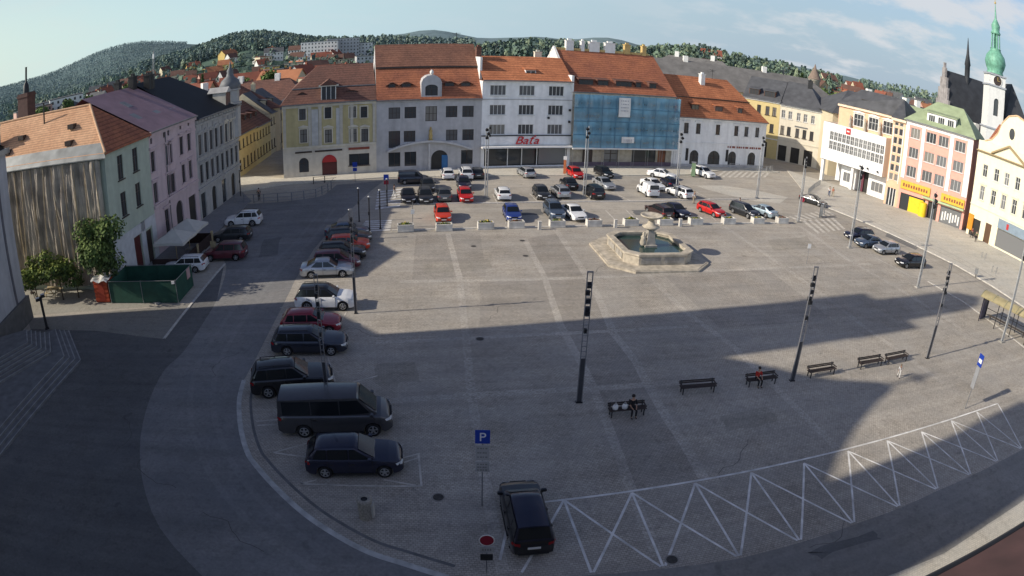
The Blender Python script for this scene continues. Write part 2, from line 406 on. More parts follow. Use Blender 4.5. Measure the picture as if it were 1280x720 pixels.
b.bar('roof_ledge', 1.5, b.W, 2.0, 2.35, 13.33, 13.48, ZINC)
b.dormer(3.0, 1.3, 12.1, 1.0, .7, 1.4, TILE_BROWN, TILE_BROWN, style='eyebrow'); b.dormer(10.6, 1.2, 12.0, 1.6, .7, 1.6, TILE_BROWN, TILE_BROWN, style='eyebrow')
b.aerial(8.6, 7, 16.6, 1.9)
# ---- grey house with the tall two-tier roof
b = Bld('grey_house', 'grey rendered house with a steep two-tier orange tile roof and arched central dormer', ((-21, 95.6), (-5.5, 99.8)), 16, 11.1, GRY)
for i, (x, z) in enumerate([(2.73, 9.1), (5.14, 9.02), (8.3, 8.68), (11.4, 8.93), (13.92, 8.95)]): b.add_window(x, 9.05 if i != 2 else 8.8, 1.75, 1.75 if i != 2 else 2.3, lights=3, rows=(.5,), frame=FRAME_D, sill=False)
for i, (x, z) in enumerate([(2.74, 5.04), (5.05, 5.26), (11.48, 5.29), (14.0, 5.2)]): b.add_window(x, 5.4 if i else 5.0, 1.75, 1.7 if i else 2.6, lights=3, rows=(.5,), frame=FRAME_D, sill=False)
for i, (x, z) in enumerate([(2.73, 1.95), (5.18, 2.09), (13.88, 1.49)]): b.add_window(x, 1.9, 1.8, 2.2, lights=2, rows=(), frame=FRAME_D, glass=GLASS_L, sill=False)
xd = [(9.66, 1.55)][0][0]
b.opening(xd-1.3, xd+1.3, .02, 3.1, True)
MB().box(xd-1.3, xd+1.3, .17, .2, .02, 3.1).build('gateway', SHOPD, b.o)
b.bar('blue_door', xd+.35, xd+1.28, .06, .12, .02, 2.3, mat('blue_paint', (.03, .14, .33), .5))
b.walls(gable=([0, b.W], [(0, 11.1), (3.9, 15.9), (4.0, 16.0), (8, 19.6)]))
n = 14; q = MB(); rr = []
for i in range(n+1):
    t = -1+2*i/n; xx = b.W/2+t*6.4; zz = 3.1+1.35*(1-t*t); rr.append((xx, zz))
for i in range(n):
    (xa, za), (xb, zb) = rr[i], rr[i+1]
    q.add([(xa, -.7, za), (xb, -.7, zb), (xb, -.003, zb), (xa, -.003, za), (xa, -.7, za+.28), (xb, -.7, zb+.28), (xb, -.003, zb+.28), (xa, -.003, za+.28)], [(0, 3, 2, 1), (4, 5, 6, 7), (0, 1, 5, 4), (2, 3, 7, 6)])
q.build('arched_canopy', mat('pale_grey_trim', (.5, .5, .5), .8), b.o)
b.bar('canopy_post', xd-1.75, xd-1.55, -.6, -.4, 0, 4.2, mat('pale_grey_trim', (.5, .5, .5), .8))
q = MB(); q.box(-.35, .35, -.4, 0, 0, .3); q.lathe([(.22, .3), (.3, .9), (.2, 1.3), (.26, 1.7), (.1, 1.9)], 8, 0, Matrix.Translation((0, -.2, 0))); q.lathe([(.08, 1.85), (.15, 2.0), (.14, 2.15), (.04, 2.26)], 8, 0, Matrix.Translation((0, -.2, 0)))
q.build('statue', GOLD, b.o, (b.W/2+.2, -.01, 4.55))
b.cornice(GRY, 11.05, .2, .3)
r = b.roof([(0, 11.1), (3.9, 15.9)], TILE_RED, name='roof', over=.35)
r.data.materials.append(TILE_BROWN)
q = MB(); q.quad((0, 3.7, 16.05), (b.W, 3.7, 16.05), (b.W, 8, 19.6), (0, 8, 19.6)); q.quad((b.W, 12.3, 16.05), (0, 12.3, 16.05), (0, 8, 19.6), (b.W, 8, 19.6))
q.quad((0, 3.7, 15.8), (b.W, 3.7, 15.8), (b.W, 3.7, 16.05), (0, 3.7, 16.05)); q.build('upper_roof', tile_mat('weathered_roof_tiles', (.22, .105, .07), (.15, .075, .055)), b.o)
q = MB(); q.box(0, b.W, 3.55, 3.75, 15.78, 16.0); q.build('roof_ledge', FRAME_D, b.o)
b.gutter(11.1, 0, b.W/2-1.5); b.gutter(11.1, b.W/2+1.6)
g = MB(); cx = [(8.29, 12.76)][0][0]
wall_face(g, cx-1.55, cx+1.55, 11.0, 13.6, [(cx-.95, cx+.95, 11.6, 13.3, .5)], y=-.06)
a = [(cx-1.55, 13.6), (cx+1.55, 13.6), (cx+1.3, 14.2), (cx+.7, 14.65), (cx, 14.8), (cx-.7, 14.65), (cx-1.3, 14.2)]
g.poly([(x, -.06, z) for x, z in a]); nn = len(a)
g.add([(x, -.06, z) for x, z in a]+[(x, 3.2, z) for x, z in a], [(i, nn+i, nn+(i+1) % nn, (i+1) % nn) for i in range(1, nn)])
g.quad((cx-1.55, 3, 11), (cx-1.55, -.06, 11), (cx-1.55, -.06, 13.6), (cx-1.55, 3, 13.6)); g.quad((cx+1.55, -.06, 11), (cx+1.55, 3, 11), (cx+1.55, 3, 13.6), (cx+1.55, -.06, 13.6))
g = g.build('gable_dormer', GRY, b.o)
window(g, cx, 11.6, 1.9, 1.7, lights=2, rows=(.6,), frame=FRAME_D, y=-.06, sill=False)
q = MB(); q.lathe([(.12, 0), (.3, .25), (.3, .5), (.1, .8)], 8); q.build('urn', WHITE, g, (cx, .1, 14.8))
for x, w in ((2.4, 1.1), (4.6, 1.5), (11.2, 1.5), (13.7, 1.5)): b.dormer(x, 1.3, 12.65, w, .85, 1.6, TILE_BROWN, TILE_BROWN, style='eyebrow')
b.aerial(4.0, 8, 19.5, 1.6); b.aerial(13.2, 8, 19.5, 2.0)
# ---- white shop building
b = Bld('shop_building', 'white four-storey functionalist shop building with red script sign on its fascia', ((-5.5, 99.8), (8.5, 104.0)), 13, 13.95, PALE)
cols = [(2.47, 9.17), (7.07, 9.11), (11.88, 9.04)]
for zz in (12.35, 9.25, 6.15):
    for (x, z) in cols: b.add_window(x, zz, 2.5, 1.6, lights=4, rows=(), frame=FRAME_W, surround=None)
b.opening(.5, b.W-.5, .35, 3.3)
b.walls()
q = MB(); q.box(.5, b.W-.5, 1.2, 1.25, .02, 3.3); q.build('shop_interior', SHOPD, b.o)
q = MB()
for x0, x1 in ((.8, 2.6), (4.2, 7.2), (10.2, 13.9)): q.box(x0, x1, .15, .18, .5, 2.9)
sw = MB().box(.9, 4.2, .2, .25, .5, 3.0).build('display_window', GLASS_L, b.o)
MB().box(9.4, 13.9, .2, .25, .5, 3.0).build('display_window', CURTAIN, b.o)
MB().box(4.4, 8.9, .5, .55, .4, 3.0).build('display_window', GLASS, b.o)
MB().box(1.6, 3.9, .26, .3, 1.5, 2.8).build('display_board', mat('warm_display', (.2, .08, .04), .7, amt=.5, scale=1), b.o)
q = MB()
for x in (.5, 4.3, 6.6, 9.1, 13.95): q.box(x-.07, x+.07, .1, .2, .36, 3.3)
q.build('mullion_frame', FRAME_W, b.o)
b.bar('sign_fascia', 0, b.W, -.16, -.003, 3.75, 5.1, PALE)
b.bar('fascia_capping', 0, b.W, -.24, -.003, 5.11, 5.26, DARKM)
b.bar('canopy', -.1, b.W, -1.4, -.003, 3.36, 3.6, WHITE)
x, z = [(7.22, 3.34)][0]
lettering('Baťa', 1.75, mat('red_sign_letters', (.55, .015, .02), .4, amt=0), b.o, (x, -.3, 3.85), 'sign_lettering', shear=.35, ext=.05, scale_x=1.25)
b.bar('string_course', 0, b.W, -.07, -.003, 10.85, 11.0, GRY)
b.cornice(PALE, 13.95, .3, .3)
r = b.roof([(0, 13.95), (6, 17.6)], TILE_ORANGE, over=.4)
b.gutter(13.95)
b.aerial(3.5, 6, 17.5); b.aerial(12.6, 6.2, 17.4, 1.8)
(x, z), = [(8.08, 14.85)]
b.dormer(x, 1.6, 14.75, 1.7, .8, 1.2, PALE, TILE_ORANGE, frame=FRAME_W)
MB().box(.0, .35, 2, 11, 13.9, 17.5).build('firewall', WHITE, b.o)
b.chimney(.4, 5.2, 17, 19.0, .8, 1.0, TILE_BROWN); b.chimney(11.2, 8, 16, 18.4, 1.2, .7, CRM)
q = MB()
for dx, dz in ((1.3, 5.2), (1.3, 6.4), (10.7, 8.0), (14.2, 7.4), (14.2, 9.3)): q.box(dx-.14, dx+.14, -.32, -.004, dz-.14, dz+.2)
q.build('spotlights_relief', DARKM, b.o)
# ---- scaffolded house behind blue netting
b = Bld('scaffolded_house', 'house under repair with red mansard roof and dormers behind blue scaffold netting', ((8.5, 104.0), (26.6, 109.6)), 18, 12.4, STONE)
for zz in (10.3, 6.6):
    for x in (1.7, 4.3, 7.3, 10.3, 13.2, 16.6): b.add_window(x, zz, 1.3, 2.2, frame=FRAME_D)
for x0, x1 in ((2.2, 4.0), (6.0, 8.6), (11.2, 15.8), (16.2, 17.8)): b.opening(x0, x1, .3 if x0 > 9 else .02, 3.0)
b.walls(gable=([0, b.W], [(0, 12.4), (9, 19.2)]))
MB().box(2.2, 4.0, .17, .2, .02, 3.0).build('door', FRAME_D, b.o)
q = MB(); q.box(6.0, 8.6, .17, .2, .02, 3.0, 0)
for x in (6.1, 7.3, 8.5): q.box(x-.06, x+.06, .1, .168, .02, 3.0, 1)
for z in (.1, 1.1, 2.2, 2.95): q.box(6.0, 8.6, .12, .169, z-.05, z+.05, 1)
q.build('door', [CURTAIN, FRAME_D], b.o)
MB().box(11.2, 15.8, .17, .2, .3, 3.0).build('display_window', GLASS_L, b.o); MB().box(16.2, 17.8, .17, .2, .3, 3.0).build('display_window', mat('warm_display', (.2, .08, .04)), b.o)
MB().box(.02, b.W-.02, -.06, -.003, 0, .8, ).build('plinth_render', mat('purple_plinth', (.13, .1, .13), .8), b.o)
b.cornice(CRM, 12.4, .4, .5)
r = b.roof([(0, 12.4), (9, 19.2)], TILE_RED, over=.5)
r.data.materials.append(TILE_BROWN)
b.gutter(12.4, y=-.55)
for (x, z), w in zip([(2.67, 14.35), (5.68, 13.95), (9.48, 14.08), (12.21, 13.89), (14.99, 13.92)], (2.6, 2.0, 3.0, 1.1, 1.4)): b.dormer(x, 1.1, 13.25, w, 1.15, 2.4, TILE_BROWN, TILE_BROWN, glass=GLASS)
MB().box(-.35, .05, -.3, 17.7, 12.3, 15.0).build('firewall', WHITE, b.o)
q = MB(); q.poly([(-.34, 0, 12.4), (-.34, 9, 19.7), (-.34, 18, 12.4)]); q.poly([(.0, 0, 12.9), (.0, 18, 12.9), (.0, 9, 19.7)]); q.quad((-.34, 0, 12.9), (.0, 0, 12.9), (.0, 9, 19.7), (-.34, 9, 19.7)); q.build('firewall', WHITE, b.o)
b.bar('ridge_wall', .4, b.W-1, 8.8, 9.3, 19.0, 19.45, mat('yellow_render', (.5, .36, .15), .9))
for px, w, m_ in ((2.6, 1.4, WHITE), (5.0, .6, WHITE), (7.2, 1.9, WHITE), (10.2, 1.9, WHITE), (13.6, 1.1, mat('yellow_render', (.5, .36, .15), .9)), (17.0, .8, mat('yellow_render', (.5, .36, .15), .9))): b.chimney(px, 9, 19.0, 20.7, w, .8, m_, r)
# net: its own thing, hanging on a tube scaffold
NETM = mat('blue_scaffold_net', (.19, .42, .57), .75, amt=.25, scale=.45, stain=.3)
nt = NETM.node_tree; N = nt.nodes; bs = N['Principled BSDF']; tr = N.new('ShaderNodeBsdfTransparent'); mxs = N.new('ShaderNodeMixShader'); mxs.inputs[0].default_value = .56
sx_ = N.new('ShaderNodeTexWave'); sx_.wave_type = 'BANDS'; sx_.bands_direction = 'Z'; sx_.inputs['Scale'].default_value = .145; sx_.inputs['Distortion'].default_value = 1.2; ge_ = N.new('ShaderNodeNewGeometry'); nt.links.new(ge_.outputs['Position'], sx_.inputs['Vector']); mr_ = N.new('ShaderNodeMapRange'); mr_.inputs[3].default_value = .48; mr_.inputs[4].default_value = .78; nt.links.new(sx_.outputs['Fac'], mr_.inputs[0]); nt.links.new(mr_.outputs[0], mxs.inputs[0])
nt.links.new(tr.outputs[0], mxs.inputs[1]); nt.links.new(bs.outputs[0], mxs.inputs[2]); nt.links.new(mxs.outputs[0], N['Material Output'].inputs['Surface'])
(P0, P1) = ((8.5, 104.0), (26.6, 109.6))
sc = thing('scaffold', 'tube scaffold with blue protective netting covering the front of a house', 'scaffold', (*P0, 0), math.atan2(P1[1]-P0[1], P1[0]-P0[0]))
W_ = b.W; nx = 40; rows = []
for j in range(14):
    z = 3.4+(12.1-3.4)*j/13; rows.append([(-.2+(W_+.5)*i/nx, -1.45+.07*math.sin(i*1.1+j*.8)+.05*math.sin(i*2.7), z+.03*math.sin(i*.9)) for i in range(nx+1)])
q = MB(); q.grid(rows); q.grid([[(W_+.3, -1.45+1.3*i/4, 3.4+8.7*j/8) for i in range(5)] for j in range(9)]); q.build('net', NETM, sc)
SEAM = mat('net_seam', (.07, .17, .26), .8, amt=.2); q = MB()
for i in range(1, 8): x = -.2+(W_+.5)*i/8; q.box(x-.04, x+.04, -1.56, -1.53, 3.4, 12.05)
for z in (5.55, 7.75, 9.95): q.box(-.2, W_+.3, -1.565, -1.535, z-.05, z+.05)
q.build('net_seams', SEAM, sc)
q = MB()
for i in range(8):
    x = i*(W_+.1)/7
    for y in (-1.3, -.5): q.tube((x, y, 0), (x, y, 12.3), .03, n=6)
for z in (3.3, 5.5, 7.7, 9.9, 11.9):
    q.tube((-.2, -1.3, z), (W_+.2, -1.3, z), .025, n=6)
q.tube((0, -1.32, 3.4), (W_/3, -1.32, 9.9), .025, n=6); q.tube((W_*.62, -1.32, 5.5), (W_*.7, -1.32, 11.9), .025, n=6)
q.build('tube_frame', mat('galvanised_steel', (.32, .34, .36), .4, .5), sc)
for z in (3.3, 5.5, 7.7, 9.9): MB().box(-.1, W_+.1, -1.25, -.55, z-.08, z-.03).build('deck', mat('scaffold_boards', (.2, .15, .1), .9), sc)
MB().box(-.2, W_+.3, -1.75, -1.3, 3.2, 3.38).build('fan_board', WHITE, sc)
b2 = []
for (p0, p1), ww, hh, lab in (([(8.52, 10.21)]*2, 2.1, 3.2, 'tall white banner with grey print hanging high on blue scaffold netting'), ([(9.45, 4.81)]*2, 2.3, 1.0, 'small white banner low on blue scaffold netting')):
    x, z = p0
    bn = thing('banner', lab, 'banner', (P0[0], P0[1], 0), math.atan2(P1[1]-P0[1], P1[0]-P0[0]))
    q = MB(); q.grid([[(x-ww/2+ww*i/6, -1.62-.05*math.sin(i+j*.7), z-hh/2+hh*j/6) for i in range(7)] for j in range(7)]); q.build('sheet', WHITE, bn)
    q = MB()
    for k in range(4 if hh > 2 else 2):
        zz = z+hh/2-.5-k*(.55 if hh > 2 else .3)
        for c in range(5): q.box(x-ww*.33+c*ww*.14, x-ww*.33+c*ww*.14+.1+.1*((c*7+k*3) % 3)/2, -1.70, -1.685, zz-.1, zz+.08)
    q.build('print', mat('grey_print', (.35, .36, .4), .8), bn)
# ---- white house with orange mansard and arched ground floor
b = Bld('arcade_house', 'white house with orange two-tier tile roof, three dormers and arched ground-floor openings', ((26.6, 109.6), (46.8, 116.2)), 16, 9.0, PALE)
for (x, z) in [(0.31, 6.63), (2.65, 6.54), (5.22, 6.49), (9.57, 6.45), (13.85, 6.36), (16.28, 6.24), (18.97, 6.23)]: b.add_window(x, 7.0, 1.0, 1.9, frame=FRAME_D, surround=PALE, hood=1)
for (x, z), w in zip([(4.81, 1.8), (9.2, 1.39), (13.43, 1.38), (18.13, 1.3)], (1.9, 2.7, 1.9, 1.9)): b.add_window(x, 1.75 if w < 2 else 1.6, w, 2.7 if w < 2 else 3.0, frame=FRAME_D, lights=2, rows=(.6,), arch=True, sill=False, glass=GLASS_L)
b.walls(gable=([0], [(0, 9.0), (3, 12.4), (8, 16)]))
b.bar('plinth_render', 0, b.W, -.05, -.004, 0, .6, GRY)
b.bar('string_course', 0, b.W, -.1, -.003, 4.35, 4.55, PALE)
b.cornice(PALE, 9.0, .35, .45)
r = b.roof([(0, 9.0), (2.9, 12.3), (3.0, 12.45), (8, 16)], TILE_RED, hr=[0, 2.6, 2.6, 4.6], hl=[0, 0, 0, .01])
r.data.materials[0] = TILE_ORANGE
b.gutter(9.0)
b.bar('roof_ledge', .5, b.W-2.5, 2.7, 3.02, 12.28, 12.42, FRAME_D)
for (x, z), s_ in zip([(4.91, 10.99), (10.17, 10.74), (15.17, 10.56)], (1.6, 1.7, 1.1)): b.dormer(x, 1.0, 10.15, s_, 1.1, 1.8, TILE_BROWN, TILE_ORANGE)
b.chimney(9.6, 6.4, 14.6, 16.6, .9, .9, WHITE, r); b.aerial(13.0, 7.9, 15.8, 2.0)
MB().box(-.3, .0, 0, 16, 9, 12).build('firewall', TILE_BROWN, b.o)
for x in [(3.2, 1.56), (12.12, 1.62)]: MB().box(x[0]-.25, x[0]+.25, -.1, -.003, 1.2, 3.4).build('menu_board', DARKM, b.o)
xs = [(12.13, 3.12), (20.21, 2.8)]
q = MB(); x = xs[0][0]
k = 0
while x < xs[1][0]: q.box(x, x+.22+.1*(k % 3), -.06, -.004, 3.75, 4.1); x += .48+.1*(k % 2); k += 1
q.build('lettering', mat('red_brown_sign', (.24, .06, .04), .6), b.o)
# ---- yellow and white houses up the street beyond
b = Bld('yellow_house', 'pale yellow house with dark roof and brick-red dormers beyond the square corner', ((47.85, 134.63), (55.1, 129.65)), 14, 12.55, mat('yellow_wall', (.58, .47, .23), .9, amt=.05))
for (x, z) in [(-2.47, 10.63), (-0.5, 10.17), (1.09, 10.01)]: b.add_window(x+6.45, 10.3, .9, 1.9, frame=FRAME_D)
for x in (2.0, 4.5, 7.2): b.add_window(x, 6.6, .9, 1.9, frame=FRAME_D)
b.opening(2, 6.5, .05, 3.4)
b.walls(); MB().box(2, 6.5, .17, .2, .05, 3.4).build('display_window', SHOPD, b.o)
b.bar('string_course', 0, b.W, -.1, -.003, 4.2, 4.4, WHITE); b.cornice(WHITE, 12.55, .35, .4)
b.roof([(0, 12.55), (7, 17.2)], SLATE, over=.35); b.gutter(12.55)
for x, w in ((2.4, 2.3), (6.0, 2.6)): b.dormer(x, .9, 13.2, w, 1.35, 3, mat('brick_red', (.22, .1, .06), .9), SLATE, frame=FRAME_D)
b = Bld('corner_house', 'cream white house with a dark slate hipped roof and a shaded shop arcade', ((55.12, 129.62), (63.05, 124.17)), 15, 12.3, mat('cream_wall', (.66, .61, .5), .9, amt=.04, stain=.1))
for (x, z) in [(3.16, 10.58), (4.73, 10.46), (6.65, 10.12), (8.2, 10.02), (9.91, 10.0)]: b.add_window(x-2.33, 10.2, .85, 1.7, frame=FRAME_W, glass=CURTAIN)
for (x, z) in [(3.18, 6.56), (4.68, 6.54), (6.63, 6.22), (8.27, 6.05), (9.92, 5.84)]: b.add_window(x-2.33, 6.7, .85, 1.9, frame=FRAME_D)
for x in (1.0, 4.0, 7.0): b.opening(x-.8 if x > 1 else .3, x+1.2, .05, 3.4)
b.walls()
for x in (1.0, 4.0, 7.0): MB().box(x-.8 if x > 1 else .3, x+1.2, .17, .2, .05, 3.4).build('display_window', SHOPD, b.o)
b.bar('string_course', 0, b.W, -.12, -.003, 4.4, 4.6, CRM); b.cornice(WHITE, 12.3, .35, .4)
b.roof([(0, 12.3), (7.4, 17.4)], SLATE, over=.35, hr=[0, 4.4]); b.gutter(12.3)
b.bar('firewall', -.2, .12, -.2, 8, 12.2, 12.9, SLATE)
b.chimney(5.4, 6.5, 16.6, 18.3, 1.0, .8, DARKM)
b.bar('lettering', 3.6, 6.6, -.05, -.003, 7.9, 8.2, CURTAIN)
# ---- modern white block on columns, with the peach house behind it
HW = mat('bright_white_cladding', (.78, .78, .77), .6, amt=.03, stain=.06)
b = Bld('modern_block', 'white modern block with two window bands overhanging a recessed ground floor on columns', ((57.6, 109.6), (64.4, 96.9)), 9, 11.45, HW)
for zz in (9.1, 7.3):
    for i in range(13): b.add_window(.55+i*1.0, zz, .88, 1.62, lights=2, rows=(.55,), frame=FRAME_W, sill=False, glass=GLASS2 if (i < 6 or i > 9) else CURTAIN)
wall_face(b.m, -1.6, 13.2, 4.35, 11.45, b.ops)
b.m.quad((-1.6, 8, 4.35), (-1.6, 0, 4.35), (-1.6, 0, 11.45), (-1.6, 8, 11.45)); b.m.quad((13.2, 0, 4.35), (13.2, 8, 4.35), (13.2, 8, 11.45), (13.2, 0, 11.45))
b.m.quad((-1.6, 0, 11.45), (13.2, 0, 11.45), (13.2, .25, 11.45), (-1.6, .25, 11.45)); b.m.quad((-1.6, .25, 11.0), (13.2, .25, 11.0), (13.2, 8, 11.0), (-1.6, 8, 11.0)); b.m.quad((-1.6, .25, 11.0), (-1.6, .25, 11.45), (13.2, .25, 11.45), (13.2, .25, 11.0))
b.m.quad((-1.6, 0, 4.35), (-1.6, 8, 4.35), (13.2, 8, 4.35), (13.2, 0, 4.35))
b.m.build('wall', HW, b.o)
q = MB(); q.box(2.4, 6.2, 2.2, 8, 0, 4.34); q.box(9.0, 13.1, 2.2, 8, 0, 4.34); q.box(-1.4, 2.4, 6, 8, 0, 4.34); q.build('recessed_shops', HW, b.o)
MB().box(6.25, 8.95, 3.2, 8, 0, 4.34).build('entrance', SHOPD, b.o)
for x0, x1 in ((3.0, 5.7), (9.8, 12.6)):
    w_ = window(b.o, (x0+x1)/2, 1.0, x1-x0, 1.8, 3, (), FRAME_W, CURTAIN, y=2.03, sill=False)
for x in (-1.3, 6.0): MB().box(x-.3, x+.3, .5, 1.1, 0, 4.34).build('column', HW, b.o)
MB().box(6.9, 7.5, 2.9, 3.1, 0, 4.0).build('panel', mat('maroon_panel', (.12, .03, .05), .6), b.o)
x, z = [(4.48, 10.67)][0]
lg = MB(); lg.box(x-.55, x+.55, -.1, -.003, z-.55, z+.55, 0); lg.box(x-.3, x+.3, -.12, -.101, z-.12, z+.12, 1); lg.build('logo', [REDP, WHITE], b.o)
q = MB()
for x in (8.2, 9.9, 12.2): q.lathe([(.16, 0), (.18, .3)], 8, 0, Matrix.Translation((x, -.3, 4.9)))
q.build('floodlights_relief', DARKM, b.o)
PEACH = mat('peach_render', (.74, .48, .31), .9, amt=.05, stain=.08)
(J0, J1) = ((65.31, 93.72), (74.08, 83.23))
tJ = ((J1[0]-J0[0])/13.68, (J1[1]-J0[1])/13.68)
b = Bld('peach_house', 'peach office house with dark roof, three dormers and a vertical strip of white-framed windows', ((J0[0]-tJ[0]*14.0, J0[1]-tJ[1]*14.0), J0), 16, 15.5, PEACH)
for zz in (14.5, 13.2, 11.6, 10.0, 8.4, 6.8, 5.2):
    for dx in (0, 1.0): b.add_window(12.1+dx, zz, .75, 1.2 if zz < 14 else .6, lights=1, rows=(), frame=FRAME_W, sill=False)
b.opening(11.7, 13.5, .05, 3.2)
wall_face(b.m, 11.3, b.W, 0, 15.5, b.ops)
ops2 = []
for x in (2.4, 5.6, 8.7):
    ops2.append((x-1.0, x+1.0, 11.9, 14.2)); window(b.o, x, 11.9, 2.0, 2.3, lights=3, rows=(.6,), frame=FRAME_W, surround=WHITE, hood=2, y=5.5)
wall_face(b.m, -2, 11.3, 10.4, 15.5, ops2, y=5.5)
b.m.quad((11.3, 5.5, 0), (11.3, 0, 0), (11.3, 0, 15.5), (11.3, 5.5, 15.5)); b.m.quad((-2, 16, 10.4), (-2, 5.5, 10.4), (-2, 5.5, 15.5), (-2, 16, 15.5)); b.m.quad((b.W, 0, 0), (b.W, 16, 0), (b.W, 16, 15.5), (b.W, 0, 15.5))
b.m.build('wall', PEACH, b.o)
MB().box(11.7, 13.5, .17, .2, .05, 3.2).build('display_window', GLASS_L, b.o)
for x in (11.7, 12.3, 12.9, 13.45): MB().box(x-.07, x+.07, .08, .168, .05, 3.2).build('mullion', WHITE, b.o)
for x0 in (11.5, 13.52): b.bar('window_strip_frame', x0, x0+.16, -.05, -.003, 4.2, 14.2, WHITE)
for x in (.8, 4.0, 7.2, 10.4):
    q = MB(); q.lathe([(.3, 0), (.34, .7), (.2, 1.3), (.3, 1.8), (.12, 2.2), (.2, 2.45), (.05, 2.7)], 8); q.build('terrace_statue', STONE, b.o, (x, 5.0, 11.1))
PPE = mat('pale_peach', (.74, .6, .46), .9)
MB().box(-2.2, 11.3, 5.1, 5.497, 15.0, 15.49).build('cornice', PPE, b.o); MB().box(11.1, b.W, -.4, -.003, 15.0, 15.49).build('cornice', PPE, b.o)
q = MB(); q.add([(-2.4, 4.9, 15.5), (11.0, 4.9, 15.5), (11.0, -.5, 15.5), (b.W, -.5, 15.5), (b.W, 16.4, 15.5), (-2.4, 16.4, 15.5), (0.8, 10.5, 19.0), (b.W-3, 8, 19.0)], [(0, 1, 7, 6), (1, 2, 7), (2, 3, 7), (3, 4, 7), (4, 5, 6, 7), (5, 0, 6)]); q.build('roof', SLATE, b.o)
for x in (3.2, 6.2, 9.2): b.dormer(x, 6.6, 16.2, 1.9, 1.0, 3.0, mat('brick_red', (.22, .1, .06)), SLATE)
# ---- pink house with yellow shops
PINK = mat('pink_render', (.74, .36, .29), .9, amt=.05); PW = mat('pink_white_pilaster', (.80, .76, .75), .9, amt=.03)
b = Bld('pink_house', 'pink and white four-storey house with green hipped roof and yellow shopfronts', (J0, (J1[0]-.02, J1[1]+.02)), 12, 15.8, PINK)
for r_, zz, hh in ((0, 13.7, 1.8), (1, 10.3, 1.8), (2, 7.0, 1.9)):
    for x, w in ((2.0, 1.9), (5.2, 2.0), (7.7, 2.0), (11.1, 2.1)): b.add_window(x, zz, w, hh, lights=3, rows=(), frame=FRAME_W, glass=CURTAIN if (r_ and x in (7.7, 11.1)) else (GLASS2, GLASS, GLASS3, GLASS2)[(r_+int(x)) % 4])
for x0, x1 in ((.5, 5.6), (6.2, 8.2), (8.8, 13.2)): b.opening(x0, x1, .05, 3.0)
b.walls()
q = MB()
for x0, x1 in ((.02, .75), (3.3, 3.95), (9.0, 9.75), (12.5, b.W-.05)): q.box(x0, x1, -.1, -.003, 5.6, 15.5)
for zz in (15.2,): q.box(.76, 12.4, -.08, -.003, 15.0, 15.45)
q.build('pilasters_relief', PW, b.o)
YS = mat('yellow_shop_sign', (.68, .42, .05), .6, amt=.12, scale=2); 
b.bar('sign_board', .3, 6.3, -.25, -.003, 3.75, 5.2, YS); b.bar('sign_board', 8.6, 13.4, -.25, -.003, 3.7, 5.1, YS); b.bar('canopy', 5.0, 13.5, -.7, -.003, 3.3, 3.6, mat('pale_green_canopy', (.4, .5, .3), .7))
for x0, x1, zz in ((.8, 5.8, 4.5), (9.2, 12.9, 4.4)):
    q = MB(); x = x0; k = 0
    while x < x1: q.box(x, x+.3, -.29, -.252, zz-.28, zz+.28-.1*(k % 2)); x += .52; k += 1
    q.build('lettering', mat('red_brown_sign', (.24, .06, .04)), b.o)
MB().box(.5, 5.6, .17, .2, .05, 3.0).build('display_window', GLASS_L, b.o); MB().box(6.2, 8.2, .17, .2, .05, 3.0).build('door', SHOPD, b.o); MB().box(8.8, 13.2, .17, .2, .05, 3.0).build('display_window', CURTAIN, b.o)
YB = mat('bright_yellow_poster', (.8, .55, .02), .6, amt=.1, scale=2)
MB().box(2.3, 5.2, .1, .16, .1, 2.7).build('window_poster', YB, b.o)
q = MB(); q.lathe([(.75, 0), (.75, 2.2), (.7, 2.4)], 16, 0, Matrix.Translation((5.4, -.5, .1))); q.build('round_kiosk', YB, b.o)
q = MB()
for i in range(7): q.box(9.2+i*.55, 9.2+i*.55+.3, .1, .16, .5+.2*(i % 3), 2.0+.2*(i % 2))
q.build('window_poster', WHITE, b.o)
b.cornice(PW, 15.8, .4, .3)
MB().box(0, b.W, -.42, -.003, 15.72, 15.8).build('fascia', PINK, b.o)
r = b.roof([(0, 15.8), (6, 20.2)], GREENR, over=.45, hl=[0, 4.5], hr=[0, 3.6]); b.gutter(15.8, y=-.5)
q = MB()
for k in range(1, 26):
    x = k*b.W/26
    if 4.0 < x < 8.8 : continue
    y1 = 5.9 if 4.5 < x < b.W-3.6 else (5.9*x/4.5 if x <= 4.5 else 5.9*(b.W-x)/3.6)
    q.box(x-.02, x+.02, -.35, y1, .02, .07, 0, Matrix.Translation((0, 0, 15.8)) @ Matrix.Rotation(math.atan2(4.4, 6), 4, 'X'))
q.build('roof_seams', GREENR, r)
MB().box(-2.9, 2.9, 0, 4.5, 0, 1.9).build('dormer', PW, b.o, (6.7, .7, 16.1)); d = bpy.context.scene.collection.objects[-1]
for x in (-1.9, 0, 1.9): window(d, x, .35, 1.3, 1.2, 3, (), FRAME_W, GLASS, y=-.19, sill=False)
q = MB(); q.add([(-3.2, -.3, 1.9), (3.2, -.3, 1.9), (3.2, 6, 2.5), (-3.2, 6, 2.5), (-3.2, -.3, 2.05), (3.2, -.3, 2.05), (3.2, 6, 2.65), (-3.2, 6, 2.65)], [(0, 3, 2, 1), (4, 5, 6, 7), (0, 1, 5, 4), (1, 2, 6, 5), (2, 3, 7, 6), (3, 0, 4, 7)]); q.build('dormer_roof', GREENR, d)
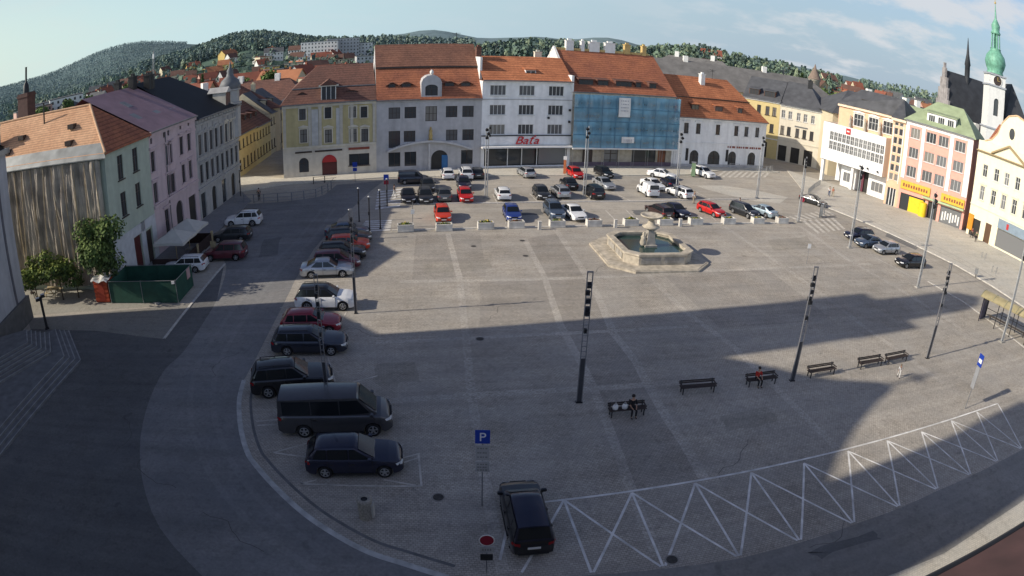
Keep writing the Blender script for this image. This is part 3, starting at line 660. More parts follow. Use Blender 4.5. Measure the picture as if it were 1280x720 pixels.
# ---- cream baroque house with pediment
KC = mat('light_cream_render', (.76, .71, .53), .9, amt=.04, stain=.08)
(K0, K1) = ((73.69, 81.39), (76.33, 70.91))
tK = Vector((K1[0]-K0[0], K1[1]-K0[1])).normalized()
b = Bld('pediment_house', 'light cream baroque house with triangular pediment and curved gable with oval window', (K0, (K0[0]+tK.x*17, K0[1]+tK.y*17)), 14, 14.4, KC)
for i, x in enumerate((2.2, 4.9, 7.3, 9.8, 12.3, 14.8)):
    b.add_window(x, 11.3, 1.05, 2.0, frame=FRAME_W if i != 2 else WHITE, glass=GLASS if i not in (2,) else CURTAIN)
    b.add_window(x, 7.6, 1.05, 2.3, frame=FRAME_W, hood=2, surround=KC, glass=CURTAIN if i in (0, 2) else GLASS)
b.opening(.6, 3.0, .05, 3.1); b.opening(4.2, 5.6, .05, 3.3); b.opening(7.0, 15.0, .35, 3.3)
b.walls()
MB().box(.6, 3.0, .17, .2, .05, 3.1).build('display_window', SHOPD, b.o); MB().box(4.2, 5.6, .1, .16, .05, 3.3).build('door', mat('brown_door', (.1, .055, .03), .6), b.o); MB().box(7.0, 15.0, .17, .2, .35, 3.3).build('display_window', CURTAIN, b.o)
b.bar('plinth_render', 0, 3.9, -.06, -.004, 0, 4.3, mat('grey_plinth', (.33, .31, .28), .9)) if False else None
b.bar('sign_board', 7.0, 15.2, -.2, -.003, 3.4, 4.9, mat('grey_blue_sign', (.2, .26, .32), .6))
b.bar('sign_mark', 9.0, 9.5, -.24, -.205, 3.7, 4.6, REDP)
b.bar('poster_case', .1, 1.3, -.2, -.003, 1.0, 3.6, mat('orange_case', (.62, .24, .02), .6))
b.bar('string_course', 0, b.W, -.15, -.003, 5.2, 5.45, KC)
b.cornice(mat('brown_cornice', (.33, .25, .14), .9), 14.4, .5, .25)
q = MB(); BRC = mat('brown_cornice', (.33, .25, .14))
for (xa, za), (xb, zb) in (((3.4, 14.4), (7.2, 16.4)), ((7.2, 16.4), (11.0, 14.4))):
    q.add([(xa, -.5, za), (xb, -.5, zb), (xb, 0, zb), (xa, 0, za), (xa, -.5, za+.3), (xb, -.5, zb+.3), (xb, 0, zb+.3), (xa, 0, za+.3)], [(0, 3, 2, 1), (4, 5, 6, 7), (0, 1, 5, 4), (2, 3, 7, 6), (1, 2, 6, 5), (3, 0, 4, 7)])
q.build('pediment_trim', BRC, b.o)
MB().poly([(3.6, -.1, 14.41), (10.8, -.1, 14.41), (7.2, -.1, 16.4)]).build('pediment', KC, b.o)
MB().box(0, b.W, .1, .5, 14.41, 16.0).build('attic_wall', KC, b.o)
a = [(1.0, 16.0), (2.6, 16.6), (3.8, 17.9), (4.6, 19.8), (6.0, 21.2), (7.8, 21.7), (9.6, 21.2), (11.0, 19.8), (11.8, 17.9), (13, 16.6), (14.6, 16.0)]
n = len(a); q = MB(); q.add([(x, .6, z) for x, z in a]+[(x, 1.2, z) for x, z in a], [tuple(range(n-1, -1, -1)), tuple(range(n, 2*n))]+[(i, i+1, n+i+1, n+i) for i in range(n-1)])
gb = q.build('curved_gable', KC, b.o)
q = MB(); q.lathe([(.62, 0), (.62, .05)], 20, 0, Matrix.Translation((7.0, .6, 18.6)) @ Matrix.Scale(1.5, 4, (0, 0, 1)) @ Matrix.Rotation(PI/2, 4, 'X')); q.build('oval_window', GLASS, gb)
q = MB()
for i in range(n-1):
    (xa, za), (xb, zb) = a[i], a[i+1]; q.add([(xa, .45, za), (xb, .45, zb), (xb, 1.3, zb), (xa, 1.3, za), (xa, .45, za+.2), (xb, .45, zb+.2), (xb, 1.3, zb+.2), (xa, 1.3, za+.2)], [(0, 3, 2, 1), (4, 5, 6, 7), (0, 1, 5, 4), (2, 3, 7, 6)])
q.build('gable_capping', mat('peach_capping', (.6, .42, .26), .9), gb)
b.roof([(1.3, 14.5), (7, 19.5)], TILE_RED, over=0); 
# ================================================================ left-hand row
L0, L1 = Vector((-36.53, 54.21)), Vector((-38.87, 82.48)); tL = (L1-L0).normalized()
def lp(u): p = L0+tL*u; return (p.x, p.y)
SAGE = mat('sage_green_render', (.42, .48, .40), .9, amt=.06, stain=.15); LAV = mat('lavender_render', (.56, .45, .47), .9, amt=.06, stain=.15); ORN = mat('grey_ornate_render', (.40, .40, .39), .9, amt=.1, stain=.25)
b = Bld('sage_house', 'sage green house with light orange tile roof and sheeted bare side wall', (lp(-7.68), lp(1.78)), 19, 12.85, SAGE)
for u_, z_ in [(-4.72, 10.88), (-1.52, 10.93), (-4.67, 7.34), (-1.44, 7.43)]: b.add_window(u_+7.68, z_, 1.15, 2.3, frame=FRAME_D, glass=GLASS)
b.opening(4.2, 5.8, .05, 3.6); b.opening(7.0, 8.4, .05, 3.4)
b.walls()
MB().box(4.2, 5.8, .15, .2, .05, 3.6).build('door', mat('dark_red_door', (.09, .02, .02), .5), b.o); MB().box(7.0, 8.4, .15, .2, .05, 3.4).build('door', FRAME_D, b.o)
b.bar('plinth_render', .02, 4.1, -.06, -.004, .02, 4.6, mat('white_plinth', (.5, .52, .54), .9)); b.bar('plinth_render', 5.9, 6.9, -.06, -.004, .02, 4.6, mat('white_plinth', (.5, .52, .54), .9)); b.bar('plinth_render', 8.5, b.W-.02, -.06, -.004, .02, 4.6, mat('white_plinth', (.5, .52, .54), .9)); b.bar('plinth_render', 4.1, 8.5, -.06, -.004, 3.65, 4.6, mat('white_plinth', (.5, .52, .54), .9))
q = MB(); hp = 4.73; W_ = b.W; o_ = .4
q.quad((-o_, 19.3, 12.85), (-o_, -o_, 12.85), (hp, 4.6, 17.1), (hp, 19.3, 17.1), 0)
q.poly([(-o_, -o_, 12.85), (W_, -o_, 12.85), (hp, 4.6, 17.1)], 1); q.poly([(W_, -o_, 12.85), (W_, 19.3, 12.85), (hp, 19.3, 17.1), (hp, 4.6, 17.1)], 1)
q.quad((-o_, -o_, 12.7), (-o_, -o_, 12.85), (-o_, 19.3, 12.85), (-o_, 19.3, 12.7), 1); q.quad((-o_, -o_, 12.7), (W_, -o_, 12.7), (W_, -o_, 12.85), (-o_, -o_, 12.85), 1)
q.poly([(-o_, -o_, 12.7), (-o_, 19.3, 12.7), (W_, 19.3, 12.7), (W_, -o_, 12.7)], 1); q.poly([(-o_, 19.3, 12.85), (hp, 19.3, 17.1), (W_, 19.3, 12.85)], 1)
r = q.build('roof', [TILE_LIGHT, TILE_RED], b.o)
q = MB(); q.tube((-o_, -o_, 12.9), (hp, 4.6, 17.12), .14, n=6); q.tube((hp, 4.6, 17.12), (hp, 19.3, 17.12), .14, n=6); q.build('ridge_tiles', mat('pale_ridge', (.5, .32, .2), .9), r)
q = MB(); q.add([(-.75, -.6, 12.5), (-.75, 19.3, 12.5), (.5, 19.3, 13.72), (.5, .5, 13.72)], [(0, 3, 2, 1)]); q.quad((-.75, -.6, 12.4), (-.75, -.6, 12.5), (-.75, 19.3, 12.5), (-.75, 19.3, 12.4)); q.build('eave_flashing', mat('bare_zinc_sheet', (.22, .235, .235), .5, .4, amt=.3, scale=.7), r)
for x, y, z in ((1.0, 14.5, 13.9), (2.2, 13.0, 15.0), (.9, 5.0, 13.8), (2.4, 5.6, 15.2)): MB().box(x-.3, x+.4, y-.4, y+.4, z+.05, z+.5).build('roof_vent', FRAME_D, r)
MB().tube((3.6, 10.5, 15.8), (3.6, 10.5, 18.3), .09).build('vent_pipe', DARKM, r)
b.chimney(1.6, 17.2, 13.6, 17.0, 1.3, .9, mat('grey_chimney', (.3, .3, .3), .9), r)
# torn sheeting: its own thing hanging on the side wall
TARP = mat('weathered_sheeting', (.40, .355, .29), .85, amt=.4, scale=.55, stain=.4, bump=.4, bscale=4)
sh = thing('wall_sheeting', 'weathered brown sheeting torn in vertical folds over a bare side wall', 'sheeting', (*lp(-7.68), 0), math.atan2(tL.y, tL.x))
rng = random.Random(4); rows = []; nz = 26; ny = 150
for j in range(nz+1):
    z = .6+11.7*j/nz; row = []
    for i in range(ny+1):
        y = .3+18.4*i/ny
        lean = (12.3-z)*.06*math.sin(i*.37)
        fold = .30*math.sin(y*1.9+math.sin(z*.4+y)*.9)*(.4+.6*math.sin(y*.7+1)**2)+.10*math.sin(y*6.3+z*.3+2*math.sin(y*.9))+.05*math.sin(y*17+z*.6)+.12*math.sin(z*.8+y*.5)*math.sin(y*3.1)
        row.append((-.35-abs(fold)-.03*rng.random(), y+lean*.4, z))
    rows.append(row)
q = MB(); q.grid(rows, smooth=False); q.build('fabric', TARP, sh)
LATH = mat('timber_laths', (.42, .34, .22), .9, amt=.3); q = MB()
for i in range(13):
    y = .8+i*1.45+rng.uniform(-.3, .3); y2 = y+rng.uniform(-.9, 1.2); z0 = rng.choice([.8, 2, 3]); q.tube((-.75, y2, z0), (-.62, y, 12.2), .045, n=5)
q.build('laths', LATH, sh)
# lavender house
b = Bld('lavender_house', 'lavender house with purple sheet roof and skylights in the left row', (lp(1.8), lp(14.48)), 18, 13.0, LAV)
for (u_, z_), tw in zip([(2.45, 9.89), (6.15, 9.83), (6.91, 9.85), (10.11, 10.16), (12.39, 10.22), (2.54, 6.58), (6.02, 6.59), (7.23, 6.52), (10.31, 6.87), (12.4, 6.93)], (0,)*10): b.add_window(u_-1.8, z_, 1.05, 2.1, frame=FRAME_D, surround=LAV, hood=1)
for (u_, z_) in [(2.37, 12.04), (5.61, 12.16), (6.77, 12.18), (10.13, 12.32), (12.5, 12.38)]: b.add_window(u_-1.8, z_, .5, .6, lights=1, rows=(), frame=FRAME_D, sill=False)
b.add_window(3.0, 2.6, 1.2, 3.2, frame=FRAME_D, surround=LAV, hood=1, sill=False)
b.opening(5.6, 7.6, .05, 4.2, True); b.opening(9.4, 11.6, .05, 3.8)
b.walls(); MB().box(5.6, 7.6, .16, .2, .05, 4.2).build('door', SHOPD, b.o); MB().box(9.4, 11.6, .16, .2, .05, 3.8).build('display_window', SHOPD, b.o)
b.bar('string_course', 0, b.W, -.18, -.003, 5.0, 5.3, LAV); b.bar('string_course', 0, b.W, -.12, -.003, 11.2, 11.4, LAV); b.cornice(LAV, 13.0, .4, .5); b.pipe(3.9)
r = b.roof([(0, 13.0), (9, 17.6)], PURPLE, over=.4); b.gutter(13.0)
sl = math.atan2(4.6, 9)
for y, x, w in ((3.0, 2.6, 1.2), (5.6, 4.8, 1.1), (2.4, 7.2, .1), (1.9, 10.6, .8), (1.9, 11.6, .8)):
    if w > .2: b.skylight(x, y, 13.0+y*4.6/9, w, 1.5, sl, r)
b.skylight(7.2, 2.6, 13.0+2.6*4.6/9, 1.3, .9, sl, r); b.chimney(11.8, 8.6, 17, 18.8, 1.1, .8, DARKM, r); b.chimney(9.2, 9.4, 17, 18.4, .8, .8, DARKM, r)
# ornate grey corner house
b = Bld('ornate_house', 'grey ornate corner house with black roof and a small domed corner turret', (lp(14.5), lp(30.4)), 18, 12.5, ORN)
for i in range(8):
    x = 1.3+i*1.9
    b.add_window(x, 9.2, 1.05, 2.5, frame=FRAME_D, surround=CRM if i > 4 else ORN, hood=2 if i % 2 else 1); b.add_window(x, 5.6, 1.05, 2.3, frame=FRAME_D, surround=ORN, hood=1)
    if i % 2 == 0: b.opening(x-.7, x+.9, .05, 3.2, i in (2, 6))
b.walls()
for i in range(0, 8, 2): x = 1.3+i*1.9; MB().box(x-.7, x+.9, .16, .2, .05, 3.2).build('display_window', SHOPD if i % 4 else GLASS_L, b.o)
for zz, o_ in ((3.7, .22), (7.5, .16), (11.6, .2)): b.bar('string_course', 0, b.W, -o_, -.003, zz, zz+.25, ORN)
q = MB()
for i in range(9): x = .35+i*1.9; q.box(x-.16, x+.16, -.1, -.004, 7.76, 11.5)
q.build('pilasters_relief', ORN, b.o)
b.cornice(ORN, 12.5, .5, .5)
q = MB()
for i in range(16): q.box(.4+i*.98, .7+i*.98, -.42, -.1, 12.02, 12.28)
q.build('cornice_blocks', ORN, b.o)
r = b.roof([(0, 12.5), (9, 17.9)], BLACKR, over=.5, hr=[0, 5]); b.gutter(12.5, y=-.6)
b.skylight(6.4, 2.2, 12.5+2.2*.6, .8, 1.1, math.atan2(5.4, 9), r); b.skylight(10.2, 2.8, 12.5+2.8*.6, .8, 1.1, math.atan2(5.4, 9), r)
for x in (1.5, 2.4): b.chimney(x, 7.6, 16.3, 18.6, .7, .9, DARKM, r)
t_ = MB(); t_.lathe([(1.5, 8), (1.5, 12.6), (1.7, 12.7), (1.7, 12.95), (1.35, 13.0), (1.35, 14.6), (1.55, 14.7), (1.55, 14.9)], 8, 0, None, True, False, PI/8); tu = t_.build('corner_turret', ORN, b.o, (15.2, .9, 0))
q = MB(); q.lathe([(1.5, 14.9), (1.65, 15.4), (1.3, 16.1), (.6, 16.7), (.45, 17.2), (.5, 17.5), (.2, 18.0), (.05, 18.9)], 12); q.build('dome', mat('old_lead', (.12, .13, .14), .6), tu)
d = b.dormer(12.4, .2, 12.5, 1.8, 2.2, 2, CRM, ORN, style='gable')
# side-street houses
Ms = ((-42.99, 92.86), (-44.98, 109.98)); M0 = Vector(Ms[0]); M1 = Vector(Ms[1]); tM = (M1-M0).normalized()
for i, (u0, u1, hh, m_, rm, lab) in enumerate(((-.3, 10.3, 6.8, mat('yellow_wall2', (.50, .41, .23), .9, amt=.08), TILE_BROWN, 'yellow two-storey house with brown roof at the mouth of the side street'), (10.32, 20.2, 6.6, mat('cream_wall2', (.55, .46, .24), .9, amt=.08), TILE_BROWN, 'cream yellow house with dormered brown roof, second up the side street'), (20.22, 34, 7.8, mat('pale_cream3', (.5, .45, .32), .9, amt=.08), SLATE, 'tall cream house with dark roof at the far end of the side street'))):
    p0 = M0+tM*u0; p1 = M0+tM*u1
    b = Bld('street_house', lab, ((p0.x, p0.y), (p1.x, p1.y)), 11, hh, m_, 'houses up the side street')
    n = 5 if i < 2 else 7
    for k in range(n):
        x = b.W*(k+.5)/n; b.add_window(x, hh-1.6, .85, 1.4, frame=FRAME_D); b.add_window(x, 1.9, .95, 1.7 if k != 1 else 1.7, frame=FRAME_D)
    b.walls(gable=([0, b.W], [(0, hh), (5.5, hh+4.2)])); b.cornice(m_, hh, .25, .3); b.roof([(0, hh), (5.5, hh+4.2)], rm, over=.3); b.gutter(hh)
    for k in range(2 if i else 3): b.dormer(b.W*(k+.7)/3, 1.6, hh+1.3, 1.1, 1.0, 1.8, m_ if i == 2 else TILE_BROWN, rm)
    b.chimney(b.W*.5, 5.4, hh+3.6, hh+5.4, .8, .8, m_)

# ================================================================ twin-towered church beside the camera: its corner is in the frame, its shadow crosses the square
CH = mat('blue_grey_render', (.42, .43, .46), .9, amt=.06, stain=.2); CHT = mat('church_stone_trim', (.4, .38, .34), .9, amt=.12, stain=.2)
LEAD = mat('green_copper_dome', (.16, .33, .25), .6, amt=.2)
cA = Vector((-42.7, 38.9)); az_ = math.radians(165.4); tC = Vector((math.sin(az_), math.cos(az_))); LC = 44.0
ch = thing('church', 'blue grey rendered church with a dark corner strip beside its entrance steps', 'church', (cA.x+tC.x*LC, cA.y+tC.y*LC, 0), math.atan2(-tC.y, -tC.x))
q = MB(); wall_face(q, 0, LC, 0, 15.5, [(LC-6.5, LC-4.7, 4.5, 11.5, True), (4.7, 6.5, 4.5, 11.5, True), (20.4, 23.6, 2.2, 8.0, True)], depth=.5)
q.quad((LC, 0, 0), (LC, 26, 0), (LC, 26, 15.5), (LC, 0, 15.5)); q.quad((0, 26, 0), (0, 0, 0), (0, 0, 15.5), (0, 26, 15.5)); q.quad((LC, 26, 0), (0, 26, 0), (0, 26, 15.5), (LC, 26, 15.5)); q.build('wall', CH, ch)
for xx in (LC-6.5, 4.7): MB().box(xx, xx+1.8, .4, .5, 4.5, 11.5).build('window', GLASS, ch)
MB().box(20.4, 23.6, .4, .5, 2.2, 8.0).build('portal_door', FRAME_D, ch)
MB().box(LC-2.1, LC-1.75, -.06, -.003, 2.2, 15).build('corner_strip', mat('dark_crease_strip', (.12, .12, .14), .8), ch)  # dark strip drawn along the crease in the wall face
MB().box(-.2, LC+.25, -.3, 26.2, 0, 2.2).build('plinth_base', mat('dark_stone_plinth', (.12, .12, .12), .9, amt=.2), ch)
q = MB(); q.box(-.3, LC+.25, -.35, -.003, 15.05, 15.5); q.box(LC+.003, LC+.35, -.35, 26, 15.05, 15.5); q.build('cornice', CHT, ch)
q = MB()
for a0, a1 in ((LC, LC-6.6), (0, 6.6)):
    q.quad((a0, -.1, 15.6), (a1, -.1, 18.2), (a1, 26, 18.2), (a0, 26, 15.6)); q.poly([(a0, 0, 15.5), (a1, 0, 15.5), (a1, 0, 18.15)])
q.build('side_roof', BLACKR, ch)
g = [(14, 15.5), (30, 15.5), (30, 30.4), (28.4, 31.8), (25.7, 33.4), (24.3, 34.5), (22.6, 36.6), (22, 36.9), (21.4, 36.7), (20.6, 35.4), (19.4, 34), (18.4, 33), (16.4, 31.2), (14, 29.6)]
n = len(g); q = MB(); q.add([(x, .05, z) for x, z in g]+[(x, 1.2, z) for x, z in g], [tuple(range(n)), tuple(range(2*n-1, n-1, -1))]+[(i, n+i, n+(i+1) % n, (i+1) % n) for i in range(n)]); gb = q.build('gable', CH, ch)
q = MB(); q.box(21.85, 22.15, .4, .7, 36.7, 40.2); q.box(21.3, 22.7, .4, .7, 38.8, 39.15); q.build('cross', DARKM, gb)
q = MB(); q.quad((14, 1.2, 29.4), (22, 1.2, 36), (22, 26, 36), (14, 26, 29.4)); q.quad((22, 1.2, 36), (30, 1.2, 30), (30, 26, 30), (22, 26, 36)); q.quad((14, 26, 15), (14, 1.2, 15), (14, 1.2, 29.4), (14, 26, 29.4)); q.quad((30, 1.2, 15), (30, 26, 15), (30, 26, 30), (30, 1.2, 30)); q.build('nave_roof', TILE_RED, ch)
for cx in (33.4, 10.8):
    q = MB(); q.box(cx-4, cx+4, .05, 8, 15.5, 43); q.box(cx-4.2, cx+4.2, -.15, 8.2, 42.6, 43.2); q.box(cx-1, cx+1, .0, .06, 30, 34); t_ = q.build('tower', CH, ch)
    q = MB(); M = Matrix.Translation((cx, 4, 0)); q.lathe([(4.6, 43.2), (3.6, 44.2), (3.5, 47), (3.5, 50.6), (2.4, 53), (.8, 54.4), (.2, 55), (.1, 57)], 4, 0, M, True, False, PI/4); q.build('cupola', LEAD, t_)
# steps up to the church door
STEP = mat('step_stone', (.17, .175, .18), .9, amt=.2, stain=.2)
NOSE = mat('pale_step_edge', (.3, .3, .3), .9, amt=.2)  # light-to-dark break at each tread edge painted on as pale stripes
st = thing('church_steps', 'dark stone steps in two flights in front of the church corner', 'steps', (0, 0, 0))
o1 = [(-30.29, 23.71), (-31.08, 32.95), (-35.82, 37.31)]; i1 = [(-35.93, 26.75), (-33.89, 32.34), (-36.54, 35.34)]
def flight(pts, k0, k1, z0, back):
    q = MB()
    for k in range(k1-k0):
        s = k*.42; P = []
        for p in pts: P.append(Vector(p))
        d0 = (P[1]-P[0]).normalized(); n0 = Vector((-d0.y, d0.x)); d1 = (P[2]-P[1]).normalized(); n1 = Vector((-d1.y, d1.x))
        A = P[0]-d0*30+n0*s; c = P[1]+(n0+n1).normalized()*s*1.1; B = P[2]+n1*s
        w = [A, c, B, B+n1*back, c+(n0+n1).normalized()*back, A+n0*back]
        q.prism([(v.x, v.y) for v in w], z0+k*.16 if k == 0 else z0+k*.16+.001, z0+(k+1)*.16)
        for a_, b_ in ((w[0], w[1]), (w[1], w[2])):
            dd = (b_-a_).normalized(); nn = Vector((-dd.y, dd.x))*.11; zt = z0+(k+1)*.16+.004; q.quad((a_.x, a_.y, zt), (b_.x, b_.y, zt), (b_.x+nn.x, b_.y+nn.y, zt), (a_.x+nn.x, a_.y+nn.y, zt), 1)
    return q
flight(o1, 0, 4, 0, 6.5).build('lower_flight', [STEP, NOSE], st)
flight(i1, 0, 6, .64, 7).build('upper_flight', [STEP, NOSE], st)
# town hall: the camera looks out over its eave
th = thing('town_hall', 'dark reddish roof edge of the near building in the bottom right corner', 'building', (0, 4.78, 0), math.radians(10))
HALL = mat('hall_render', (.4, .36, .3), .9, stain=.2); HR = mat('dark_red_sheet_roof', (.10, .05, .045), .7, amt=.25, scale=.8, stain=.2)
q = MB(); wall_face(q, -30, 24, 0, 11.6, [(-28+i*4.2, -26.6+i*4.2, z, z+2.2) for i in range(12) for z in (1.5, 5, 8.4)], y=.55, depth=.25)
q.quad((24, .55, 0), (24, 16, 0), (24, 16, 11.6), (24, .55, 11.6)); q.quad((-30, 16, 0), (-30, .55, 0), (-30, .55, 11.6), (-30, 16, 11.6)); q.quad((24, 16, 0), (-30, 16, 0), (-30, 16, 11.6), (24, 16, 11.6)); q.build('wall', HALL, th)
for i in range(12):
    for z in (1.5, 5, 8.4): window(th, -27.3+i*4.2, z, 1.4, 2.2, y=.57)
# roof slopes up away from the square (local +y is away from the square? the hall faces -y), so the ridge lies behind the camera
th.rotation_euler = (0, 0, math.radians(10+180)); th.location = (0, 4.78, 0)
q = MB(); q.quad((-30.3, 0, 12.0), (24.3, 0, 12.0), (24.3, 8, 16.2), (-30.3, 8, 16.2)); q.quad((24.3, 16, 12.0), (-30.3, 16, 12.0), (-30.3, 8, 16.2), (24.3, 8, 16.2)); q.quad((-30.3, 0, 11.75), (24.3, 0, 11.75), (24.3, 0, 12.0), (-30.3, 0, 12.0)); q.quad((-30.3, .6, 11.76), (24.3, .6, 11.76), (24.3, 0, 11.75), (-30.3, 0, 11.75)); q.build('roof', HR, th)
q = MB(); M = Matrix.Translation((-30.3, -.09, 11.9)) @ Matrix.Rotation(PI/2, 4, 'Y'); q.lathe([(.1, 0), (.1, 54.6)], 8, 0, M); q.build('gutter', DARKM, th)

# ================================================================ ground
def ground_mat(name, col, patch=.16, fine=.12, bscale=9., lines=None, rough=.9, stones=0., tint=None, seams=0.):
    if name in MATS: return MATS[name]
    m = bpy.data.materials.new(name); m.use_nodes = True; nt = m.node_tree; N = nt.nodes; L = nt.links; b = N['Principled BSDF']
    b.inputs['Roughness'].default_value = rough; b.inputs['Specular IOR Level'].default_value = .25
    geo = N.new('ShaderNodeNewGeometry')
    def noise(sc, det, lo, hi, src=None, a=.3, bb=.7):
        n = N.new('ShaderNodeTexNoise'); n.inputs['Scale'].default_value = sc; n.inputs['Detail'].default_value = det; n.inputs['Roughness'].default_value = .6
        L.new(src or geo.outputs['Position'], n.inputs['Vector']); r = N.new('ShaderNodeMapRange')
        r.inputs[1].default_value = a; r.inputs[2].default_value = bb; r.inputs[3].default_value = lo; r.inputs[4].default_value = hi
        L.new(n.outputs['Fac'], r.inputs[0]); return r.outputs[0]
    def mul(a, c):
        k = N.new('ShaderNodeMath'); k.operation = 'MULTIPLY'; L.new(a, k.inputs[0]); L.new(c, k.inputs[1]); return k.outputs[0]
    f = mul(noise(.07, 4, 1-patch, 1+patch), noise(.5, 6, 1-patch*.6, 1+patch*.6))
    f = mul(f, noise(6, 4, 1-fine, 1+fine))
    mp = N.new('ShaderNodeMapping'); mp.inputs['Rotation'].default_value = (0, 0, math.radians(-10)); L.new(geo.outputs['Position'], mp.inputs['Vector'])
    mp2 = N.new('ShaderNodeMapping'); mp2.inputs['Scale'].default_value = (.05, 1.1, 1); L.new(mp.outputs[0], mp2.inputs['Vector'])
    f = mul(f, noise(1.0, 4, 1-patch*.7, 1+patch*.7, mp2.outputs[0]))
    f = mul(f, noise(.9, 3, .72, 1.0, None, .28, .36)); f = mul(f, noise(2.2, 5, .88, 1.06, None, .35, .5))           # dark spots: oil, patches
    if stones:
        br = N.new('ShaderNodeTexBrick'); br.inputs['Scale'].default_value = 1.0; br.inputs['Mortar Size'].default_value = .018; br.inputs['Brick Width'].default_value = .2; br.inputs['Row Height'].default_value = .13
        br.inputs['Color1'].default_value = (1.12, 1.12, 1.12, 1); br.inputs['Color2'].default_value = (.86, .86, .86, 1); br.inputs['Mortar'].default_value = (.55, .55, .55, 1)
        L.new(mp.outputs[0], br.inputs['Vector'])
        s = N.new('ShaderNodeSeparateColor'); L.new(br.outputs['Color'], s.inputs[0]); k = N.new('ShaderNodeMath'); k.operation = 'MULTIPLY_ADD'; k.inputs[1].default_value = stones; k.inputs[2].default_value = 1-stones; L.new(s.outputs[0], k.inputs[0]); f = mul(f, k.outputs[0])
        bp = N.new('ShaderNodeBump'); bp.inputs['Strength'].default_value = .35; bp.inputs['Distance'].default_value = .02; L.new(s.outputs[0], bp.inputs['Height']); L.new(bp.outputs[0], b.inputs['Normal'])
    mx = N.new('ShaderNodeMix'); mx.data_type = 'RGBA'; mx.blend_type = 'MULTIPLY'; mx.inputs[0].default_value = 1; mx.inputs[6].default_value = (*col, 1); L.new(f, mx.inputs[7])
    tn = N.new('ShaderNodeMix'); tn.data_type = 'RGBA'; tn.inputs[7].default_value = (*(tint or (col[0]*.9, col[1]*.97, col[2]*1.08)), 1); L.new(mx.outputs[2], tn.inputs[6]); L.new(noise(.3, 4, 0, .45), tn.inputs[0])
    L.new(tn.outputs[2], b.inputs['Base Color']); MATS[name] = m; return m
PAVE = ground_mat('square_setts', (.40, .362, .305), .21, .2, stones=.85)
ROAD = ground_mat('worn_road_setts', (.36, .326, .272), .19, .16)
ASPH = ground_mat('dark_asphalt', (.205, .2, .192), .22, .16)
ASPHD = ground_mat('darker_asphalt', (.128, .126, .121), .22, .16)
WALK = ground_mat('pale_pavement', (.56, .52, .43), .10, .12, stones=.4)
WALKR = ground_mat('grey_pavement', (.52, .485, .41), .12, .14, stones=.5)
BAND = ground_mat('pale_setts_band', (.43, .392, .335), .25, .35, stones=.6)
KERB = mat('granite_kerb', (.50, .48, .44), .9, amt=.2, scale=3)
LINE = mat('worn_white_line', (.68, .67, .64), .8, amt=.3, scale=1.2); LINEF = mat('faded_line', (.52, .49, .43), .8, amt=.3, scale=1.5)
# terrain: flat under the town, wooded hills round it
def hill(azd, r):
    def bump(c, w, h): return h*math.exp(-((azd-c)/w)**2)
    def ss(a, b, x): t = min(1, max(0, (x-a)/(b-a))); return t*t*(3-2*t)
    z = 0
    z += ss(420, 900, r)*(1-.35*ss(1000, 1500, r))*(bump(-24.5, 6.5, 38)+bump(-33, 4, 10)+bump(-14, 6, 16)+bump(-6, 7, 10)+bump(36, 8, 16)+bump(45, 6, 16))
    z += ss(290, 520, r)*(bump(1, 5.5, 11)+bump(9, 5, 10)+bump(16, 5, 17)+bump(23, 4, 13)+bump(29, 4, 10)+bump(36, 4.5, 9))
    z += ss(1300, 2600, r)*(bump(-37, 6, 86)+bump(-30, 7, 50)+bump(-47, 6, 40)+bump(-58, 9, 40))
    z += ss(2200, 3600, r)*(bump(-7.5, 3.6, 72)+bump(1, 4, 40)+bump(7.5, 2.8, 52)+bump(-15, 5, 40)+bump(20, 12, 36)+bump(45, 14, 34))
    z += ss(160, 420, r)*(-3+1.2*math.sin(azd*.5))
    return z
q = MB(); radii = [0, 60, 130, 160, 190, 230, 280, 340, 420, 500, 580, 660, 740, 830, 920, 1020, 1150, 1300, 1450, 1600, 1800, 2000, 2200, 2400, 2600, 2900, 3200, 3600, 4200, 5200, 7000]
AZN = 288; rows = []
for r in radii:
    row = []
    for k in range(AZN):
        a = -180+360*k/AZN; z = hill(a, r) if abs(a) < 100 else 0
        rn = math.sin(a*2.3+r*.004)*math.sin(a*.9+r*.01); z += 3*rn*min(1, max(0, (r-450)/600))
        if r == 7000: z -= 60
        row.append((r*math.sin(math.radians(a)), r*math.cos(math.radians(a)), z-.03))
    rows.append(row)
q.grid(rows, close=True)
m = bpy.data.materials.new('hill_ground'); m.use_nodes = True; nt = m.node_tree; N = nt.nodes; L = nt.links; b = N['Principled BSDF']; b.inputs['Roughness'].default_value = 1; b.inputs['Specular IOR Level'].default_value = .0
geo = N.new('ShaderNodeNewGeometry'); n1 = N.new('ShaderNodeTexNoise'); n1.inputs['Scale'].default_value = .0035; n1.inputs['Detail'].default_value = 3; L.new(geo.outputs['Position'], n1.inputs['Vector'])
cr = N.new('ShaderNodeValToRGB'); e = cr.color_ramp.elements; e[0].position = .40; e[0].color = (.035, .062, .026, 1); e[1].position = .76; e[1].color = (.15, .16, .07, 1); e2 = e.new(.62); e2.color = (.045, .075, .03, 1); L.new(n1.outputs['Fac'], cr.inputs[0])
n2 = N.new('ShaderNodeTexNoise'); n2.inputs['Scale'].default_value = .03; n2.inputs['Detail'].default_value = 7; L.new(geo.outputs['Position'], n2.inputs['Vector'])
r_ = N.new('ShaderNodeMapRange'); r_.inputs[1].default_value = .3; r_.inputs[2].default_value = .7; r_.inputs[3].default_value = .35; r_.inputs[4].default_value = 1.6; L.new(n2.outputs['Fac'], r_.inputs[0])
